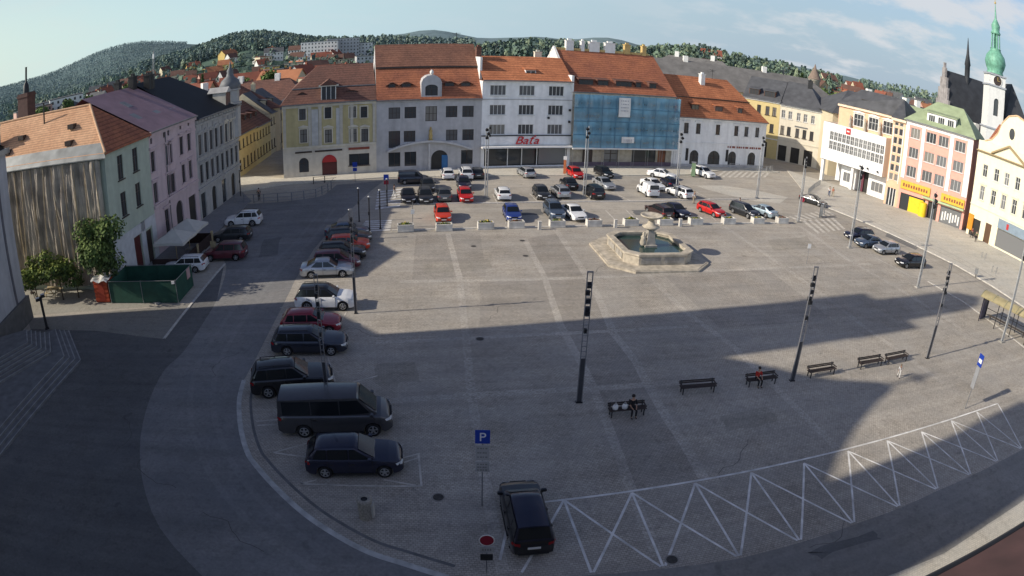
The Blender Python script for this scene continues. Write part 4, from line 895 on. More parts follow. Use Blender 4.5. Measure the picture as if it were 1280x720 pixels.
mx = N.new('ShaderNodeMix'); mx.data_type = 'RGBA'; mx.blend_type = 'MULTIPLY'; mx.inputs[0].default_value = 1; L.new(cr.outputs[0], mx.inputs[6]); L.new(r_.outputs[0], mx.inputs[7])
# distance haze painted into the slope colour: blend to blue grey with the true distance from the town
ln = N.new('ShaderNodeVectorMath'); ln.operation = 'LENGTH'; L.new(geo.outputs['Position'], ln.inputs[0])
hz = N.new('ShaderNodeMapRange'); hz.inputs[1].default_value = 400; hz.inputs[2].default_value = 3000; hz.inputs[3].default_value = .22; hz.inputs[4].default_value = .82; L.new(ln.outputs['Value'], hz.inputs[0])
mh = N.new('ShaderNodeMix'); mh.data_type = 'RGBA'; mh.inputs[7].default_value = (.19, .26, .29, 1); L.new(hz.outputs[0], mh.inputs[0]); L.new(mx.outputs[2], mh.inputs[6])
n4 = N.new('ShaderNodeTexNoise'); n4.inputs['Scale'].default_value = .022; n4.inputs['Detail'].default_value = 6; n4.inputs['Roughness'].default_value = .7; L.new(geo.outputs['Position'], n4.inputs['Vector']); r4 = N.new('ShaderNodeMapRange'); r4.inputs[1].default_value = .35; r4.inputs[2].default_value = .65; r4.inputs[3].default_value = .72; r4.inputs[4].default_value = 1.22; L.new(n4.outputs['Fac'], r4.inputs[0]); m4 = N.new('ShaderNodeMix'); m4.data_type = 'RGBA'; m4.blend_type = 'MULTIPLY'; m4.inputs[0].default_value = 1; L.new(mh.outputs[2], m4.inputs[6]); L.new(r4.outputs[0], m4.inputs[7]); L.new(m4.outputs[2], b.inputs['Base Color'])
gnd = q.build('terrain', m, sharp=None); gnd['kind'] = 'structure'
# town ground, roads, square
sheet('town_ground', [(-130, 0), (-130, 160), (130, 160), (130, 0), (130, -60), (-130, -60)], 0, ROAD)
edge = smooth_line([(-2.19, 18.26), (-4.09, 18.88), (-5.73, 19.4), (-7.48, 20.33), (-9.18, 21.44), (-11.1, 23.04), (-12.74, 24.61), (-13.64, 25.67), (-14.85, 27.81), (-16.08, 30.69), (-16.68, 33.08)], 5)
left_lim = [(-16.88, 35.58), (-17.47, 40.53), (-17.93, 44.46), (-18.86, 51.47), (-19.58, 58.75), (-19.73, 66.17), (-19.62, 71.73), (-19.24, 82.96), (-18.68, 89.87)]
# left-hand asphalt road between the church side and the curved kerb
rl = smooth_line([(-12.53, 16.15), (-15.98, 18.59), (-18.69, 21.79), (-20.84, 25.56), (-22.36, 29.7), (-23.12, 33.34), (-22.92, 36.04), (-23.57, 41.16), (-24.5, 45.91), (-27.02, 53.37), (-30.13, 58.22), (-34.34, 70.9), (-36.13, 75.87), (-30.68, 77.31), (-25.62, 80.2), (-25.1, 83.8), (-25.01, 87.21)], 3)
sheet('road', [tuple(p) for p in edge]+[tuple(p) for p in left_lim]+[tuple(p) for p in rl[::-1]]+[tuple((-1.5, 14.5))], .004, ASPH)
lw = [(-25.73, 37.96), (-26.05, 41.44), (-26.42, 44.66), (-27.0, 49.39), (-27.48, 53.79), (-27.66, 58.32)]
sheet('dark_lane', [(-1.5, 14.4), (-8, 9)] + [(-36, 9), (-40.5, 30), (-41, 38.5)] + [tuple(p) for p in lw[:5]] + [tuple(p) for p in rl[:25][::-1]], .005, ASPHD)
bz = [(3.71, 18.62), (6.83, 18.85), (10.43, 19.13), (13.77, 19.73), (17.23, 20.43), (20.68, 21.12), (24.21, 21.98), (27.68, 22.67), (31.1, 23.42), (34.65, 24.2)]
zt = [(2.78, 23.7), (6.11, 24.23), (9.47, 24.86), (12.78, 25.5), (16.23, 26.02), (19.62, 26.8), (23.02, 27.46), (26.38, 28.0), (29.93, 28.89), (33.35, 29.6), (36.61, 30.37)]
sq = [tuple(p) for p in edge]+[tuple(p) for p in [(-16.85, 35.81), (-17.37, 41.52), (-18.72, 50.11), (-19.44, 57.78), (-19.75, 65.26), (-19.93, 70.34)]]+[tuple(p) for p in [(-14.43, 64.69), (-3.59, 66.67), (14.16, 70.27), (37.41, 76.64), (40.83, 73.17), (46.53, 56.7), (48.18, 50.75), (49.2, 38.93)]]+[(66, 36), (58, 27), (47, 22)]+[tuple(p) for p in bz[::-1]]
sheet('square_paving', sq, .008, PAVE)
# road along the near side
sheet('near_road', [(-2.3, 18.2)]+[tuple(p) for p in bz]+[(47, 22), (90, 30), (90, 8), (-2, 8)], .006, ground_mat('near_road_asphalt', (.235, .225, .205), .2, .14))
sheet('near_pavement', [(17.33, 16.37), (21.72, 16.94), (26.21, 18.18), (31.26, 19.35)]+[(60, 20), (60, 6), (12, 6)], .010, WALKR)
PAN = ground_mat('square_setts_dark', (.345, .312, .265), .21, .2, stones=.85)
sheet('paving_panel', [(1.46, 64.25), (4.6, 66.35), (6.23, 55.87), (7.39, 42.22), (8.69, 34.49), (9.66, 28.22), (9.95, 25.23), (6.15, 24.49), (5.68, 29.2), (4.42, 38.94), (3.59, 43.6)], .0093, PAN); sheet('paving_panel', [(-2.71, 51.59), (4.08, 52.62), (5.73, 44.46), (-2.2, 42.71)], .0095, PAN); sheet('paving_panel', [(13.72, 54.82), (25.33, 57.71), (27.14, 45.59), (15.93, 43.62)], .0096, PAN); sheet('paving_panel', [(-10.06, 64.17), (-3.53, 65.65), (-2.24, 52.97), (-8.48, 51.42)], .0097, PAN)
# white curved edge and gutter
ribbon('edge_line', edge, .3, .013, mat('pale_edge_stones', (.44, .44, .42), .8, amt=.25, scale=2)); gut = [Vector(p) for p in edge]
inn = []
for i, p in enumerate(gut):
    d = (gut[min(i+1, len(gut)-1)]-gut[max(i-1, 0)]).normalized(); inn.append(p+Vector((d.y, -d.x))*.75)
ribbon('gutter_line', inn, .17, .012, mat('dark_gutter', (.15, .15, .15), .9, amt=.2))
# bands of paler setts across the paving
for pts, w in (([(4.11, 68.68), (4.63, 66.94), (6.23, 55.87), (7.01, 48.94), (7.39, 42.22), (8.36, 37.97), (8.69, 34.49), (9.09, 31.25), (9.66, 28.22), (10.03, 25.23)], .62), ([(1.05, 64.2), (2.74, 53.46), (3.59, 43.6), (4.42, 38.94), (5.11, 34.89), (5.68, 29.2), (6.07, 24.81), (6.64, 19.95)], .55), ([(11.09, 65.0), (12.33, 53.46), (13.81, 46.52), (16.03, 40.61), (17.7, 32.83), (18.93, 27.22)], .6), ([(25.09, 72.73), (27.0, 62.12), (28.89, 51.09), (30.08, 43.71), (32.63, 33.93)], .6), ([(-9.43, 50.95), (-0.02, 52.22), (6.94, 53.49), (14.65, 55.55), (25.13, 57.92), (40.79, 61.61)], .6), ([(-9.0, 31.38), (-4.44, 32.64), (0.22, 33.58), (6.32, 34.54), (10.0, 35.11), (14.03, 35.85)], .6), ([(-6.83, 65.03), (-4.42, 51.8), (-3.1, 41.05), (-2.09, 32.58), (-0.89, 24.46), (0.04, 18.72)], .55), ([(-9.15, 39.45), (0.12, 41.32), (13.36, 43.79)], .5), ([(36.87, 75.41), (37.73, 62.49), (40.3, 53.06), (42.32, 44.14)], .7)):
    BZ = globals().get('BZ', .0100)+.0003; ribbon('paving_band', pts, w, BZ, BAND)
# zigzag parking marks along the near edge
def pline(a, b, w=.13, z=.016, m=LINE, name='parking_line'): ribbon(name, [a, b], w, z, m)
pline(zt[0], zt[-1], .13, .0165)
for i, t in enumerate(zt):
    for k in (-1, 0, 1):
        j = i+k
        if 0 <= j < len(bz): pline(t, tuple(Vector(t)+(Vector(bz[j])-Vector(t))*.97), .12, .014+.0006*k)
pline(zt[0], (0.35, 23.2), .12, .0168); pline((0.35, 23.2), (-0.11, 19.49), .12, .017); pline(zt[0], (0.8, 18.75), .12, .0175)
# stall marks by the left row
SL = [(-4.49, 27.0), (-3.99, 24.31), (-3.99, 24.31), (-9.93, 23.6), (-5.25, 26.49), (-4.41, 27.01), (-5.3, 26.0), (-4.4, 26.65), (-12.14, 25.9), (-10.02, 27.49), (-12.14, 25.9), (-9.84, 25.81), (-9.93, 23.6), (-9.21, 24.06), (-12.37, 33.56), (-11.17, 34.04), (-11.93, 36.85), (-10.52, 33.53), (-14.16, 28.62), (-12.52, 29.18), (-13.93, 28.24), (-12.37, 28.7), (-9.56, 33.85), (-8.13, 34.84), (-12.43, 42.1), (-12.47, 44.28), (-18.07, 44.44), (-16.9, 45.53), (-16.99, 42.73), (-16.23, 43.87), (-18.38, 49.57), (-13.61, 50.76), (-5.88, 24.59), (-4.26, 24.34)]
for i in range(0, len(SL), 2): pline(SL[i], SL[i+1], .1, .0185+.0003*(i % 5), LINEF)
# far car park: stall lines and kerb islands
FL = [(-2.9, 82.94), (-2.11, 78.0), (1.88, 84.1), (2.91, 79.52), (11.05, 77.01), (11.7, 72.47), (13.68, 77.91), (14.24, 72.93), (24.62, 80.37), (24.75, 75.09), (30.95, 82.01), (30.76, 76.48), (-0.61, 75.5), (-0.94, 69.27), (13.22, 87.26), (15.21, 82.29), (-7.85, 74.67), (-6.68, 68.64), (26.26, 90.71), (27.47, 86.28)]
for i in range(0, len(FL), 2): pline(FL[i], FL[i+1], .16, .012, LINEF)
ribbon('kerb_island', [(-16.92, 76.29), (-2.32, 78.37), (16.33, 82.55), (35.37, 89.09)], .35, .09, KERB, .09)
ribbon('kerb_island', [(-12.86, 65.53), (-0.22, 67.81), (14.31, 71.1), (35.52, 76.54)], .3, .10, KERB, .10)
sheet('traffic_island', [(27.47, 95.27), (32.66, 96.98), (38.88, 94.77), (42.2, 92.29), (38.93, 87.84), (34.79, 87.5), (31.18, 90.21), (28.25, 93.37)], .014, WALKR)
# zebra crossings
def zebra(p0, p1, q0, q1, n, m=LINE):
    P0, P1, Q0, Q1 = map(Vector, (p0, p1, q0, q1)); mb = MB()
    for k in range(n):
        t0 = k/n; t1 = (k+.5)/n
        a, b_, c, d = P0.lerp(P1, t0), P0.lerp(P1, t1), Q0.lerp(Q1, t1), Q0.lerp(Q1, t0); mb.quad((*a, .0145), (*d, .0145), (*c, .0145), (*b_, .0145))
    o = mb.build('zebra_crossing', m); o['kind'] = 'structure'
    for f in o.data.polygons:
        if f.normal.z < 0: o.data.flip_normals(); break
zebra(*[(-16.53, 74.03), (-18.34, 83.91), (-13.8, 75.69), (-15.09, 85.97)], 7); zebra(*[(-16.57, 64.85), (-16.57, 69.49), (-13.06, 65.67), (-13.71, 70.0)], 6)
zebra(*[(32.79, 102.94), (44.59, 107.55), (36.65, 109.69), (48.88, 114.95)], 9, LINEF); zebra(*[(36.97, 79.97), (46.95, 86.68), (37.98, 77.91), (47.27, 84.13)], 8, LINEF); zebra(*[(38.46, 78.41), (46.07, 82.08), (38.28, 72.59), (45.16, 76.36)], 6, LINEF)
# pavements in front of the houses
def walk(name, inner, outer, z, m):
    mb = MB(); mb.prism([tuple(p) for p in inner]+[tuple(p) for p in outer[::-1]], -.02, z); o = mb.build(name, m, fix=True); o['kind'] = 'structure'
far_in = [(-48, 96), (-34.7, 91.5), (-21, 95.7), (-5.5, 99.9), (8.5, 104.1), (26.6, 109.7), (46.8, 116.3)]
walk('far_pavement', far_in, [(-46, 80)]+[tuple(p) for p in [(-38.76, 83.4), (-32.86, 87.44), (-26.87, 89.03), (-19.06, 91.76), (-9.83, 93.18), (-0.57, 94.97), (9.03, 96.89), (19.38, 99.67), (28.19, 103.17), (36.9, 110.49), (46.35, 112.03), (49.66, 113.85)]], .12, WALK)
walk('right_pavement', [(52.5, 117), (57.5, 109.5), (66, 97), (65.5, 93.8), (74, 83.3), (78, 66), (82, 46)], [(47.97, 99.16), (45.77, 91.99), (47.83, 86.95), (50.95, 80.19), (54.06, 71.66), (56.87, 63.53), (58.38, 56.4), (59.23, 48.99)], .12, WALKR)
walk('left_pavement', [(-36.0, 47), (-36.6, 55), (-38.9, 84)], [(-25.59, 37.7), (-26.05, 41.44), (-26.42, 44.66), (-27.0, 49.39), (-27.49, 54.01)][0:0]+[(-29.6, 43.6), (-29.0, 49), (-32.4, 60), (-34, 70), (-34.6, 78)], .112, ground_mat('dark_grey_pavement', (.25, .25, .25), .1, .12, stones=.4))  # mottled grey, darker than the other pavements
sheet('left_forecourt', [(-42.5, 38.9), (-29.7, 43.2)]+[tuple(p) for p in [(-26.34, 44.49), (-25.96, 40.83), (-25.59, 37.7)]]+[(-33, 38), (-41, 37)]+[(-42.4, 38.2)], .0115, ground_mat('forecourt_setts', (.25, .236, .205), .14, .14, stones=.5))
sheet('garden_ground', [(-44, 39.5), (-29.9, 43.4), (-36.2, 46.6), (-55, 50)], .009, ground_mat('forecourt_setts2', (.33, .31, .26), .1, .14, stones=.5))
ribbon('kerb', [(-25.59, 37.7), (-26.05, 41.44), (-26.42, 44.66), (-27.0, 49.39), (-27.49, 54.01)], .22, .06, KERB, .06)
ribbon('kerb', [(47.97, 99.16), (45.77, 91.99), (47.83, 86.95), (50.95, 80.19), (54.06, 71.66), (56.87, 63.53), (58.38, 56.4), (59.23, 48.99)], .25, .135, KERB, .13)
RG = [(47.24, 98.6), (45.1, 91.52), (47.26, 86.41), (50.32, 79.61), (53.42, 71.18), (56.23, 63.13), (57.75, 56.08), (58.74, 48.5)]; ribbon('gutter_line', RG, .22, .0125, mat('road_gutter', (.24, .225, .2), .9, amt=.2))
for k, off in enumerate((2.2, 4.4)): ribbon('paving_line', [(p[0]+off*.78, p[1]+off*.62) for p in [(48.74, 87.24), (50.95, 80.19), (54.06, 71.66), (56.87, 63.53), (58.38, 56.4)]], .12, .123, mat('pavement_seam', (.28, .26, .22), .9, amt=.3))
for k, off in enumerate((-1.6, -3.4)): ribbon('road_seam', [(p[0]+off*.78, p[1]+off*.62) for p in [(50.95, 80.19), (54.06, 71.66), (56.87, 63.53), (58.38, 56.4)]], .1, .0122+.0003*k, mat('road_gutter', (.24, .225, .2)))
ribbon('lane_line', [(51.54, 88.13), (54.78, 80.02), (57.94, 68.09), (60.0, 58.2), (60.75, 54.77)], .14, .012, LINEF); ribbon('lane_line', [(42.78, 64.15), (44.8, 58.0), (48.01, 56.86)], .12, .012, LINEF)
ribbon('kerb', [(46.53, 56.7), (48.18, 50.75), (49.2, 38.93)], .25, .05, KERB, .05)
# repairs, wheel tracks and cracks in the road surfaces
PATCH = ground_mat('repair_asphalt', (.15, .148, .142), .2, .16); PATCHL = ground_mat('repair_setts', (.33, .30, .25), .2, .2, stones=.8)
for k, (pts, m_) in enumerate((([(-26.15, 61.56), (-24.51, 62.74), (-22.97, 57.08), (-24.68, 56.03)], PATCH), ([(13.92, 19.0), (18.06, 19.73), (18.32, 19.16), (14.36, 18.46)], PATCH), ([(0.44, 75.64), (3.12, 76.41), (3.42, 73.89), (0.63, 73.14)], PATCH), ([(14.45, 77.68), (19.96, 79.26), (20.07, 76.98), (14.58, 75.46)], PATCH), ([(-8.01, 55.5), (-2.31, 57.37), (-1.76, 54.83), (-7.53, 53.06)], PATCHL), ([(29.29, 68.14), (35.98, 70.75), (35.04, 66.25), (28.5, 63.96)], PATCHL), ([(-8.54, 36.38), (-6.0, 36.98), (-5.53, 34.33), (-8.13, 33.83)], PATCHL), ([(12.46, 31.17), (15.99, 32.13), (16.08, 30.45), (12.4, 29.45)], PATCHL), ([(52.72, 76.76), (55.08, 70.85), (52.9, 69.07), (50.65, 74.41)], PATCH))):
    pr = random.Random(k+40); pp = []
    for i in range(len(pts)):
        a, c = Vector(pts[i]), Vector(pts[(i+1) % len(pts)])
        for t in (0, .25, .5, .75): v = a.lerp(c, t); pp.append((v.x+pr.uniform(-.14, .14), v.y+pr.uniform(-.14, .14)))
    sheet('repair_patch', pp, .0112+.00012*k, m_)
TRK = ground_mat('polished_wheel_track', (.222, .217, .207), .2, .14)
for off in (0, 1.5):
    ribbon('wheel_track', smooth_line([(p[0]+off, p[1]+off*.3) for p in [(-7.52, 17.75), (-11.18, 19.94), (-15.1, 23.49), (-18.54, 28.33), (-20.75, 34.01), (-21.81, 41.69), (-22.47, 52.19), (-22.3, 61.73), (-23.24, 73.79)]], 5), .38, .0062+.0001*off, TRK)
crk = random.Random(9)
for p0 in [(-16.43, 21.73), (-23.45, 27.16), (-18.86, 33.24), (-10.31, 18.47), (-6.59, 62.84), (10.87, 25.03), (0.04, 47.02), (32.28, 60.35), (-8.79, 40.49), (8.83, 57.26), (16.79, 21.57), (57.43, 74.19)]:
    P = [Vector(p0)]; a = crk.random()*6.28
    for _ in range(9): a += crk.uniform(-.7, .7); P.append(P[-1]+Vector((math.cos(a), math.sin(a)))*crk.uniform(.3, .7))
    ribbon('surface_crack', P, .028, .0135, mat('crack_fill', (.075, .07, .065), .95))
# drain covers
MAN = mat('cast_iron_cover', (.06, .055, .05), .7, .2, amt=.3, scale=8)
for k, (p, lab) in enumerate(zip([(0.88, 63.37), (1.17, 58.65), (-3.1, 23.54), (-2.08, 40.64), (-3.89, 61.03), (7.27, 19.38)], ('round drain cover in the sunlit paving nearest the planters', 'round drain cover in the sunlit paving left of the fountain', 'round drain cover in the shade right of the round litter bin', 'round drain cover at the middle of the square just inside the shadow edge', 'round drain cover in the sunlit paving right of the left-hand poles', 'drain cover under the zigzag parking marks'))):
    o = thing('drain_cover', lab, 'drain cover', (*p, .014), 0, 'drain covers'); q = MB(); q.lathe([(.26, 0), (.26, .012)], 20); q.build('lid', MAN, o); q = MB(); q.lathe([(.33, 0), (.33, .008)], 20, cap=True); q.build('ring', mat('cover_ring', (.27, .255, .23), .9), o)

# ================================================================ vehicles
TYRE = mat('tyre_rubber', (.015, .015, .016), .9, amt=.15); RIM = mat('alloy_rim', (.42, .43, .44), .35, .7, amt=.05)
CGLASS = glass_mat('car_glass', (.012, .015, .018), .14); LAMP = glass_mat('headlamp_lens', (.62, .64, .66), .12); TAIL = glass_mat('tail_lamp_lens', (.32, .01, .012), .15)
PLASTIC = mat('black_plastic', (.02, .02, .021), .7, amt=.1); PLATE = mat('plate_white', (.7, .7, .68), .5, amt=0)
def paint(name, col, metal=.25, rough=.32): return mat('paint_'+name, col, rough, metal, amt=.06, scale=3, coat=.7)
PT = {k: paint(k, c, mt) for k, c, mt in (('black', (.008, .008, .010), .1), ('night_blue', (.013, .015, .036), .2), ('dark_blue', (.022, .026, .040), .2), ('blue', (.03, .06, .26), .3), ('dark_grey', (.035, .038, .042), .4), ('van_grey', (.058, .058, .064), .3), ('grey', (.10, .11, .12), .5), ('silver', (.42, .44, .46), .55), ('white', (.74, .75, .75), 0), ('red', (.50, .015, .012), .1), ('orange_red', (.58, .05, .018), .1), ('wine', (.24, .016, .03), .2), ('maroon', (.11, .018, .03), .25), ('brown', (.055, .03, .028), .3), ('pale_blue', (.36, .46, .52), .4), ('steel_blue', (.10, .14, .2), .5))}
# L, W, H, ground clearance, belt, lower top line [(x,z)], cabin D C B A (x,z), window splits, wheel radius, wheels x
KIND = {
 'sedan': dict(L=4.65, W=1.82, H=1.46, top=[(-.5, .86), (-.485, .97), (-.40, 1.01), (-.26, 1.0), (0, .95), (.2, .95), (.36, .87), (.46, .76), (.5, .62)], cab=[(-.385, 1.0), (-.19, 1.42), (.03, 1.46), (.215, .95)], split=[-.29, -.06, .17], R=.33, wx=(-.285, .30)),
 'estate': dict(L=4.65, W=1.82, H=1.48, top=[(-.5, .80), (-.49, .98), (-.40, 1.0), (0, .96), (.2, .96), (.36, .88), (.46, .77), (.5, .62)], cab=[(-.485, 1.0), (-.40, 1.45), (.03, 1.48), (.215, .96)], split=[-.44, -.27, -.05, .17], R=.33, wx=(-.285, .30)),
 'hatch': dict(L=4.2, W=1.78, H=1.48, top=[(-.5, .78), (-.49, .97), (-.40, 1.0), (0, .96), (.2, .96), (.36, .89), (.46, .78), (.5, .62)], cab=[(-.475, 1.0), (-.375, 1.43), (.02, 1.48), (.225, .96)], split=[-.42, -.26, -.04, .18], R=.32, wx=(-.30, .31)),
 'suv': dict(L=4.5, W=1.86, H=1.68, top=[(-.5, .85), (-.49, 1.06), (-.40, 1.1), (0, 1.08), (.2, 1.08), (.36, 1.03), (.46, .93), (.5, .7)], cab=[(-.48, 1.1), (-.40, 1.63), (.03, 1.68), (.215, 1.08)], split=[-.45, -.28, -.05, .17], R=.37, wx=(-.29, .305)),
 'mpv': dict(L=4.35, W=1.8, H=1.64, top=[(-.5, .8), (-.49, 1.0), (-.4, 1.02), (0, 1.0), (.24, 1.0), (.38, .93), (.46, .8), (.5, .62)], cab=[(-.485, 1.02), (-.43, 1.58), (.05, 1.64), (.275, 1.0)], split=[-.45, -.27, -.03, .2], R=.33, wx=(-.30, .31)),
 'smallvan': dict(L=4.4, W=1.82, H=1.82, top=[(-.5, .9), (-.495, 1.1), (-.4, 1.12), (0, 1.1), (.26, 1.08), (.38, .99), (.46, .86), (.5, .65)], cab=[(-.49, 1.12), (-.47, 1.78), (.08, 1.82), (.285, 1.08)], split=[.02, .03, .03, .22], R=.33, wx=(-.29, .31)),
 'van': dict(L=5.3, W=1.98, H=1.98, top=[(-.5, .9), (-.495, 1.15), (-.4, 1.17), (0, 1.15), (.3, 1.14), (.41, 1.06), (.475, .9), (.5, .7)], cab=[(-.493, 1.17), (-.475, 1.93), (.215, 1.98), (.375, 1.14)], split=[-.45, -.19, .06, .32], R=.35, wx=(-.27, .335)),
}
def interp(pts, x):
    if x <= pts[0][0]: return pts[0][1]
    for (a, za), (b, zb) in zip(pts, pts[1:]):
        if x <= b: return za+(zb-za)*(x-a)/(b-a)
    return pts[-1][1]
CARMESH = {}
def car_meshes(kind):
    if kind in CARMESH: return CARMESH[kind]
    K = KIND[kind]; L, W, H, R = K['L'], K['W'], K['H'], K['R']; hw = W/2; clr = .2
    wx = [t*L for t in K['wx']]; Ra = R+.055; zc = R
    xs = {-L/2, -L/2+.03, -L/2+.1, -L/2+.25, L/2, L/2-.03, L/2-.1, L/2-.25}
    for k in range(1, 30): xs.add(-L/2+L*k/30)
    for w in wx:
        for k in range(-8, 9): xs.add(w+Ra*math.sin(k*PI/16))
    xs = sorted(xs); rows = []
    for x in xs:
        t = x/L; zt = interp(K['top'], t)
        pl = 1-.22*max(0, (t-.36)/.14)**2.2-.13*max(0, (-t-.38)/.12)**2.2
        w = hw*pl; zb = clr+.10*max(0, (abs(t)-.46)/.04)
        za = zb+.06
        for c in wx:
            if abs(x-c) <= Ra+1e-6: za = max(za, zc+math.sqrt(max(0, Ra*Ra-(x-c)**2)))
        z1 = min(za, zt-.12)
        mid = max(z1+.02, zb+.52*(zt-zb)); sh = max(mid+.02, zt-.11)
        half = [(0, zb), (w*.62, zb if z1 < zb+.1 else z1-.02), (w*.965, z1), (w, mid), (w*.975, sh), (w*.90, zt-.015), (w*.55, zt+.012), (0, zt+.03)]
        ring = [(x, y, z) for y, z in half]+[(x, -y, z) for y, z in half[-2:0:-1]]
        rows.append(ring)
    q = MB(); q.grid(rows, 0, True, close=True); n = len(rows[0]); q.poly(rows[0][::-1], 0); q.poly(rows[-1], 0)
    body = q.mesh('body', [PT['white']], fix=True, sharp=38)
    D, Cc, B, A = [(a*L, z) for a, z in K['cab']]; belt = min(D[1], A[1])-.03
    wb = hw*.90; tum = hw*(.20 if kind not in ('van', 'smallvan') else .10)
    prof = [D, Cc, ((Cc[0]*.5+B[0]*.5), max(Cc[1], B[1])+.012), B, A]
    def topz(x): return interp(prof, x)
    def side(x, f, z0=None):
        return wb-tum*f, belt+f*(H-belt)
    cx = sorted({D[0], Cc[0], B[0], A[0], *[D[0]+(Cc[0]-D[0])*k/4 for k in range(5)], *[B[0]+(A[0]-B[0])*k/5 for k in range(6)], *[Cc[0]+(B[0]-Cc[0])*k/6 for k in range(7)]}); rows = []
    def taper(x):       # the cabin narrows a little to the front and the back
        t = x/L; return 1-.10*max(0, (t-.05)/.22)**2-.05*max(0, (-t-.25)/.25)**2
    for x in cx:
        zt = topz(x); f = max(0., (zt-belt)/(H-belt)); tp = taper(x)
        yw = (wb-tum*f*.92)*tp
        half = [((wb)*tp, belt-.03), ((wb-tum*f*.8)*tp, belt+(zt-belt)*.8), (yw-.03, zt-.035*f), (yw*.8, zt), (0, zt+.025*f)]
        rows.append([(x, y, z) for y, z in half]+[(x, -y, z) for y, z in half[-2::-1]])
    q = MB(); q.grid(rows, 0, True); q.poly([p for p in rows[0]][::-1], 0); q.poly(rows[-1], 0); cab = q.mesh('roof', [PT['white']], fix=True, sharp=42)
    def lineX(P, Q, f):
        z = belt+f*(H-belt); t = (z-P[1])/(Q[1]-P[1]); return P[0]+(Q[0]-P[0])*t, z
    def pane(P, Q, f0, f1, out):
        rws = []
        for j in range(4):
            f = f0+(f1-f0)*j/3; x, z = lineX(P, Q, f); tp = taper(x); yw = (wb-tum*f*.92)*tp-.07
            row = []
            for i in range(9):
                t = -1+i/4; row.append((x+out*.75, yw*t, z+(.025*f+.004)*(1-abs(t)**1.5)+.022))
            rws.append(row)
        q = MB(); q.grid(rws, 0, True); return q
    fb = (D[1]+.05-belt)/(H-belt); fa = (A[1]+.03-belt)/(H-belt); ft = (min(Cc[1], B[1])-.05-belt)/(H-belt)
    ws = pane(A, B, fa, ft, .03).mesh('windscreen', [CGLASS]); rw = pane(D, Cc, fb+(.25 if kind == 'van' else .0), ft, -.03).mesh('rear_window', [CGLASS])
    sides = []
    sp = [t*L for t in K['split']]; f0, f1 = .10, .86
    for i in range(len(sp)-1):
        if sp[i+1]-sp[i] < .08: continue
        pts = []
        for f in (f0, f1):
            xf = lineX(A, B, max(f, fa))[0]-.10; xr = lineX(D, Cc, max(f, fb))[0]+.10
            if f == f0: xf = min(xf, A[0]-.16); xr = max(xr, D[0]+.10)
            a = max(sp[i]+.03, xr); b_ = min(sp[i+1]-.03, xf); b_ = max(a+.05, b_)
            pts.append((a, b_, f))
        for sg in (1, -1):
            q = MB(); rws = []
            for j in range(3):
                t = j/2; f = pts[0][2]+(pts[1][2]-pts[0][2])*t; a = pts[0][0]+(pts[1][0]-pts[0][0])*t; b_ = pts[0][1]+(pts[1][1]-pts[0][1])*t
                rws.append([(a+(b_-a)*k/3, sg*((wb-tum*min(1, f)*.97)*taper(a+(b_-a)*k/3)+.018), belt+f*(H-belt)) for k in range(4)])
            q.grid(rws, 0, True); sides.append(q.mesh('side_window', [CGLASS]))
    wh = MB(); M = Matrix.Rotation(PI/2, 4, 'X')
    wh.lathe([(R*.6, -.1), (R*.93, -.1), (R, -.07), (R, .07), (R*.93, .1), (R*.6, .1)], 22, 0, M); wheel = wh.mesh('wheel', [TYRE])
    rm = MB(); rm.lathe([(R*.64, .05), (R*.64, .106), (R*.57, .106), (R*.55, .085)], 20, 0, M, cap=False); rm.lathe([(.001, .07), (R*.55, .07)], 20, 1, M, cap=False); rm.lathe([(.001, .112), (R*.16, .11), (R*.18, .09)], 10, 0, M, cap=False)
    for k in range(5):
        a = k*2*PI/5; MM = M @ Matrix.Rotation(a, 4, 'Z'); rm.box(-.04, .04, R*.1, R*.58, .08, .105, 0, MM)
    rim = rm.mesh('rim', [RIM, PLASTIC])
    parts = []
    def bx(name, m, *b, bev=0):
        q = MB(); q.box(*b); me = q.mesh(name, [m])
        if bev:
            bm = bmesh.new(); bm.from_mesh(me); bmesh.ops.bevel(bm, geom=bm.edges, offset=bev, segments=2, affect='EDGES'); bm.to_mesh(me); bm.free()
        return me
    zf = interp(K['top'], .455); zr = interp(K['top'], -.49); e = L/2; hwf = hw*.80
    for sg in (1, -1):
        q = MB(); y0 = sg*hw*.50; y1 = sg*hw*.905
        q.add([(e+.012, sg*hw*.45, zf-.17), (e-.02, sg*hw*.74, zf-.16), (e-.24, sg*hw*.935, zf-.13), (e-.30, sg*hw*.945, zf-.03), (e-.10, sg*hw*.78, zf-.02), (e-.005, sg*hw*.46, zf-.07)], [(0, 1, 4, 5), (1, 2, 3, 4)], 0); parts.append(q.mesh('headlight', [LAMP]))
        q = MB(); q.add([(-e-.012, sg*hw*.62, zr-.22), (-e+.02, sg*hw*.85, zr-.22), (-e+.22, sg*hw*.985, zr-.2), (-e+.22, sg*hw*.96, zr-.06), (-e+.02, sg*hw*.85, zr-.04), (-e-.012, sg*hw*.62, zr-.06)], [(0, 1, 4, 5), (1, 2, 3, 4)]); parts.append(q.mesh('tail_light', [TAIL]))
        parts.append(bx('mirror', PT['white'], A[0]-.30, A[0]-.14, min(sg*hw*.90, sg*(hw+.16)), max(sg*hw*.90, sg*(hw+.16)), belt+.04, belt+.17, bev=.03))
        q = MB(); q.box(wx[0]+Ra+.04, wx[1]-Ra-.04, min(sg*hw*.93, sg*hw*1.003), max(sg*hw*.93, sg*hw*1.003), clr+.02, clr+.12); parts.append(q.mesh('sill_strip', [PLASTIC]))
        dxs = [A[0]-.12, (sp[1] if kind in ('sedan', 'van', 'smallvan') else sp[2]), (sp[0]+.1 if kind == 'sedan' else sp[1])]
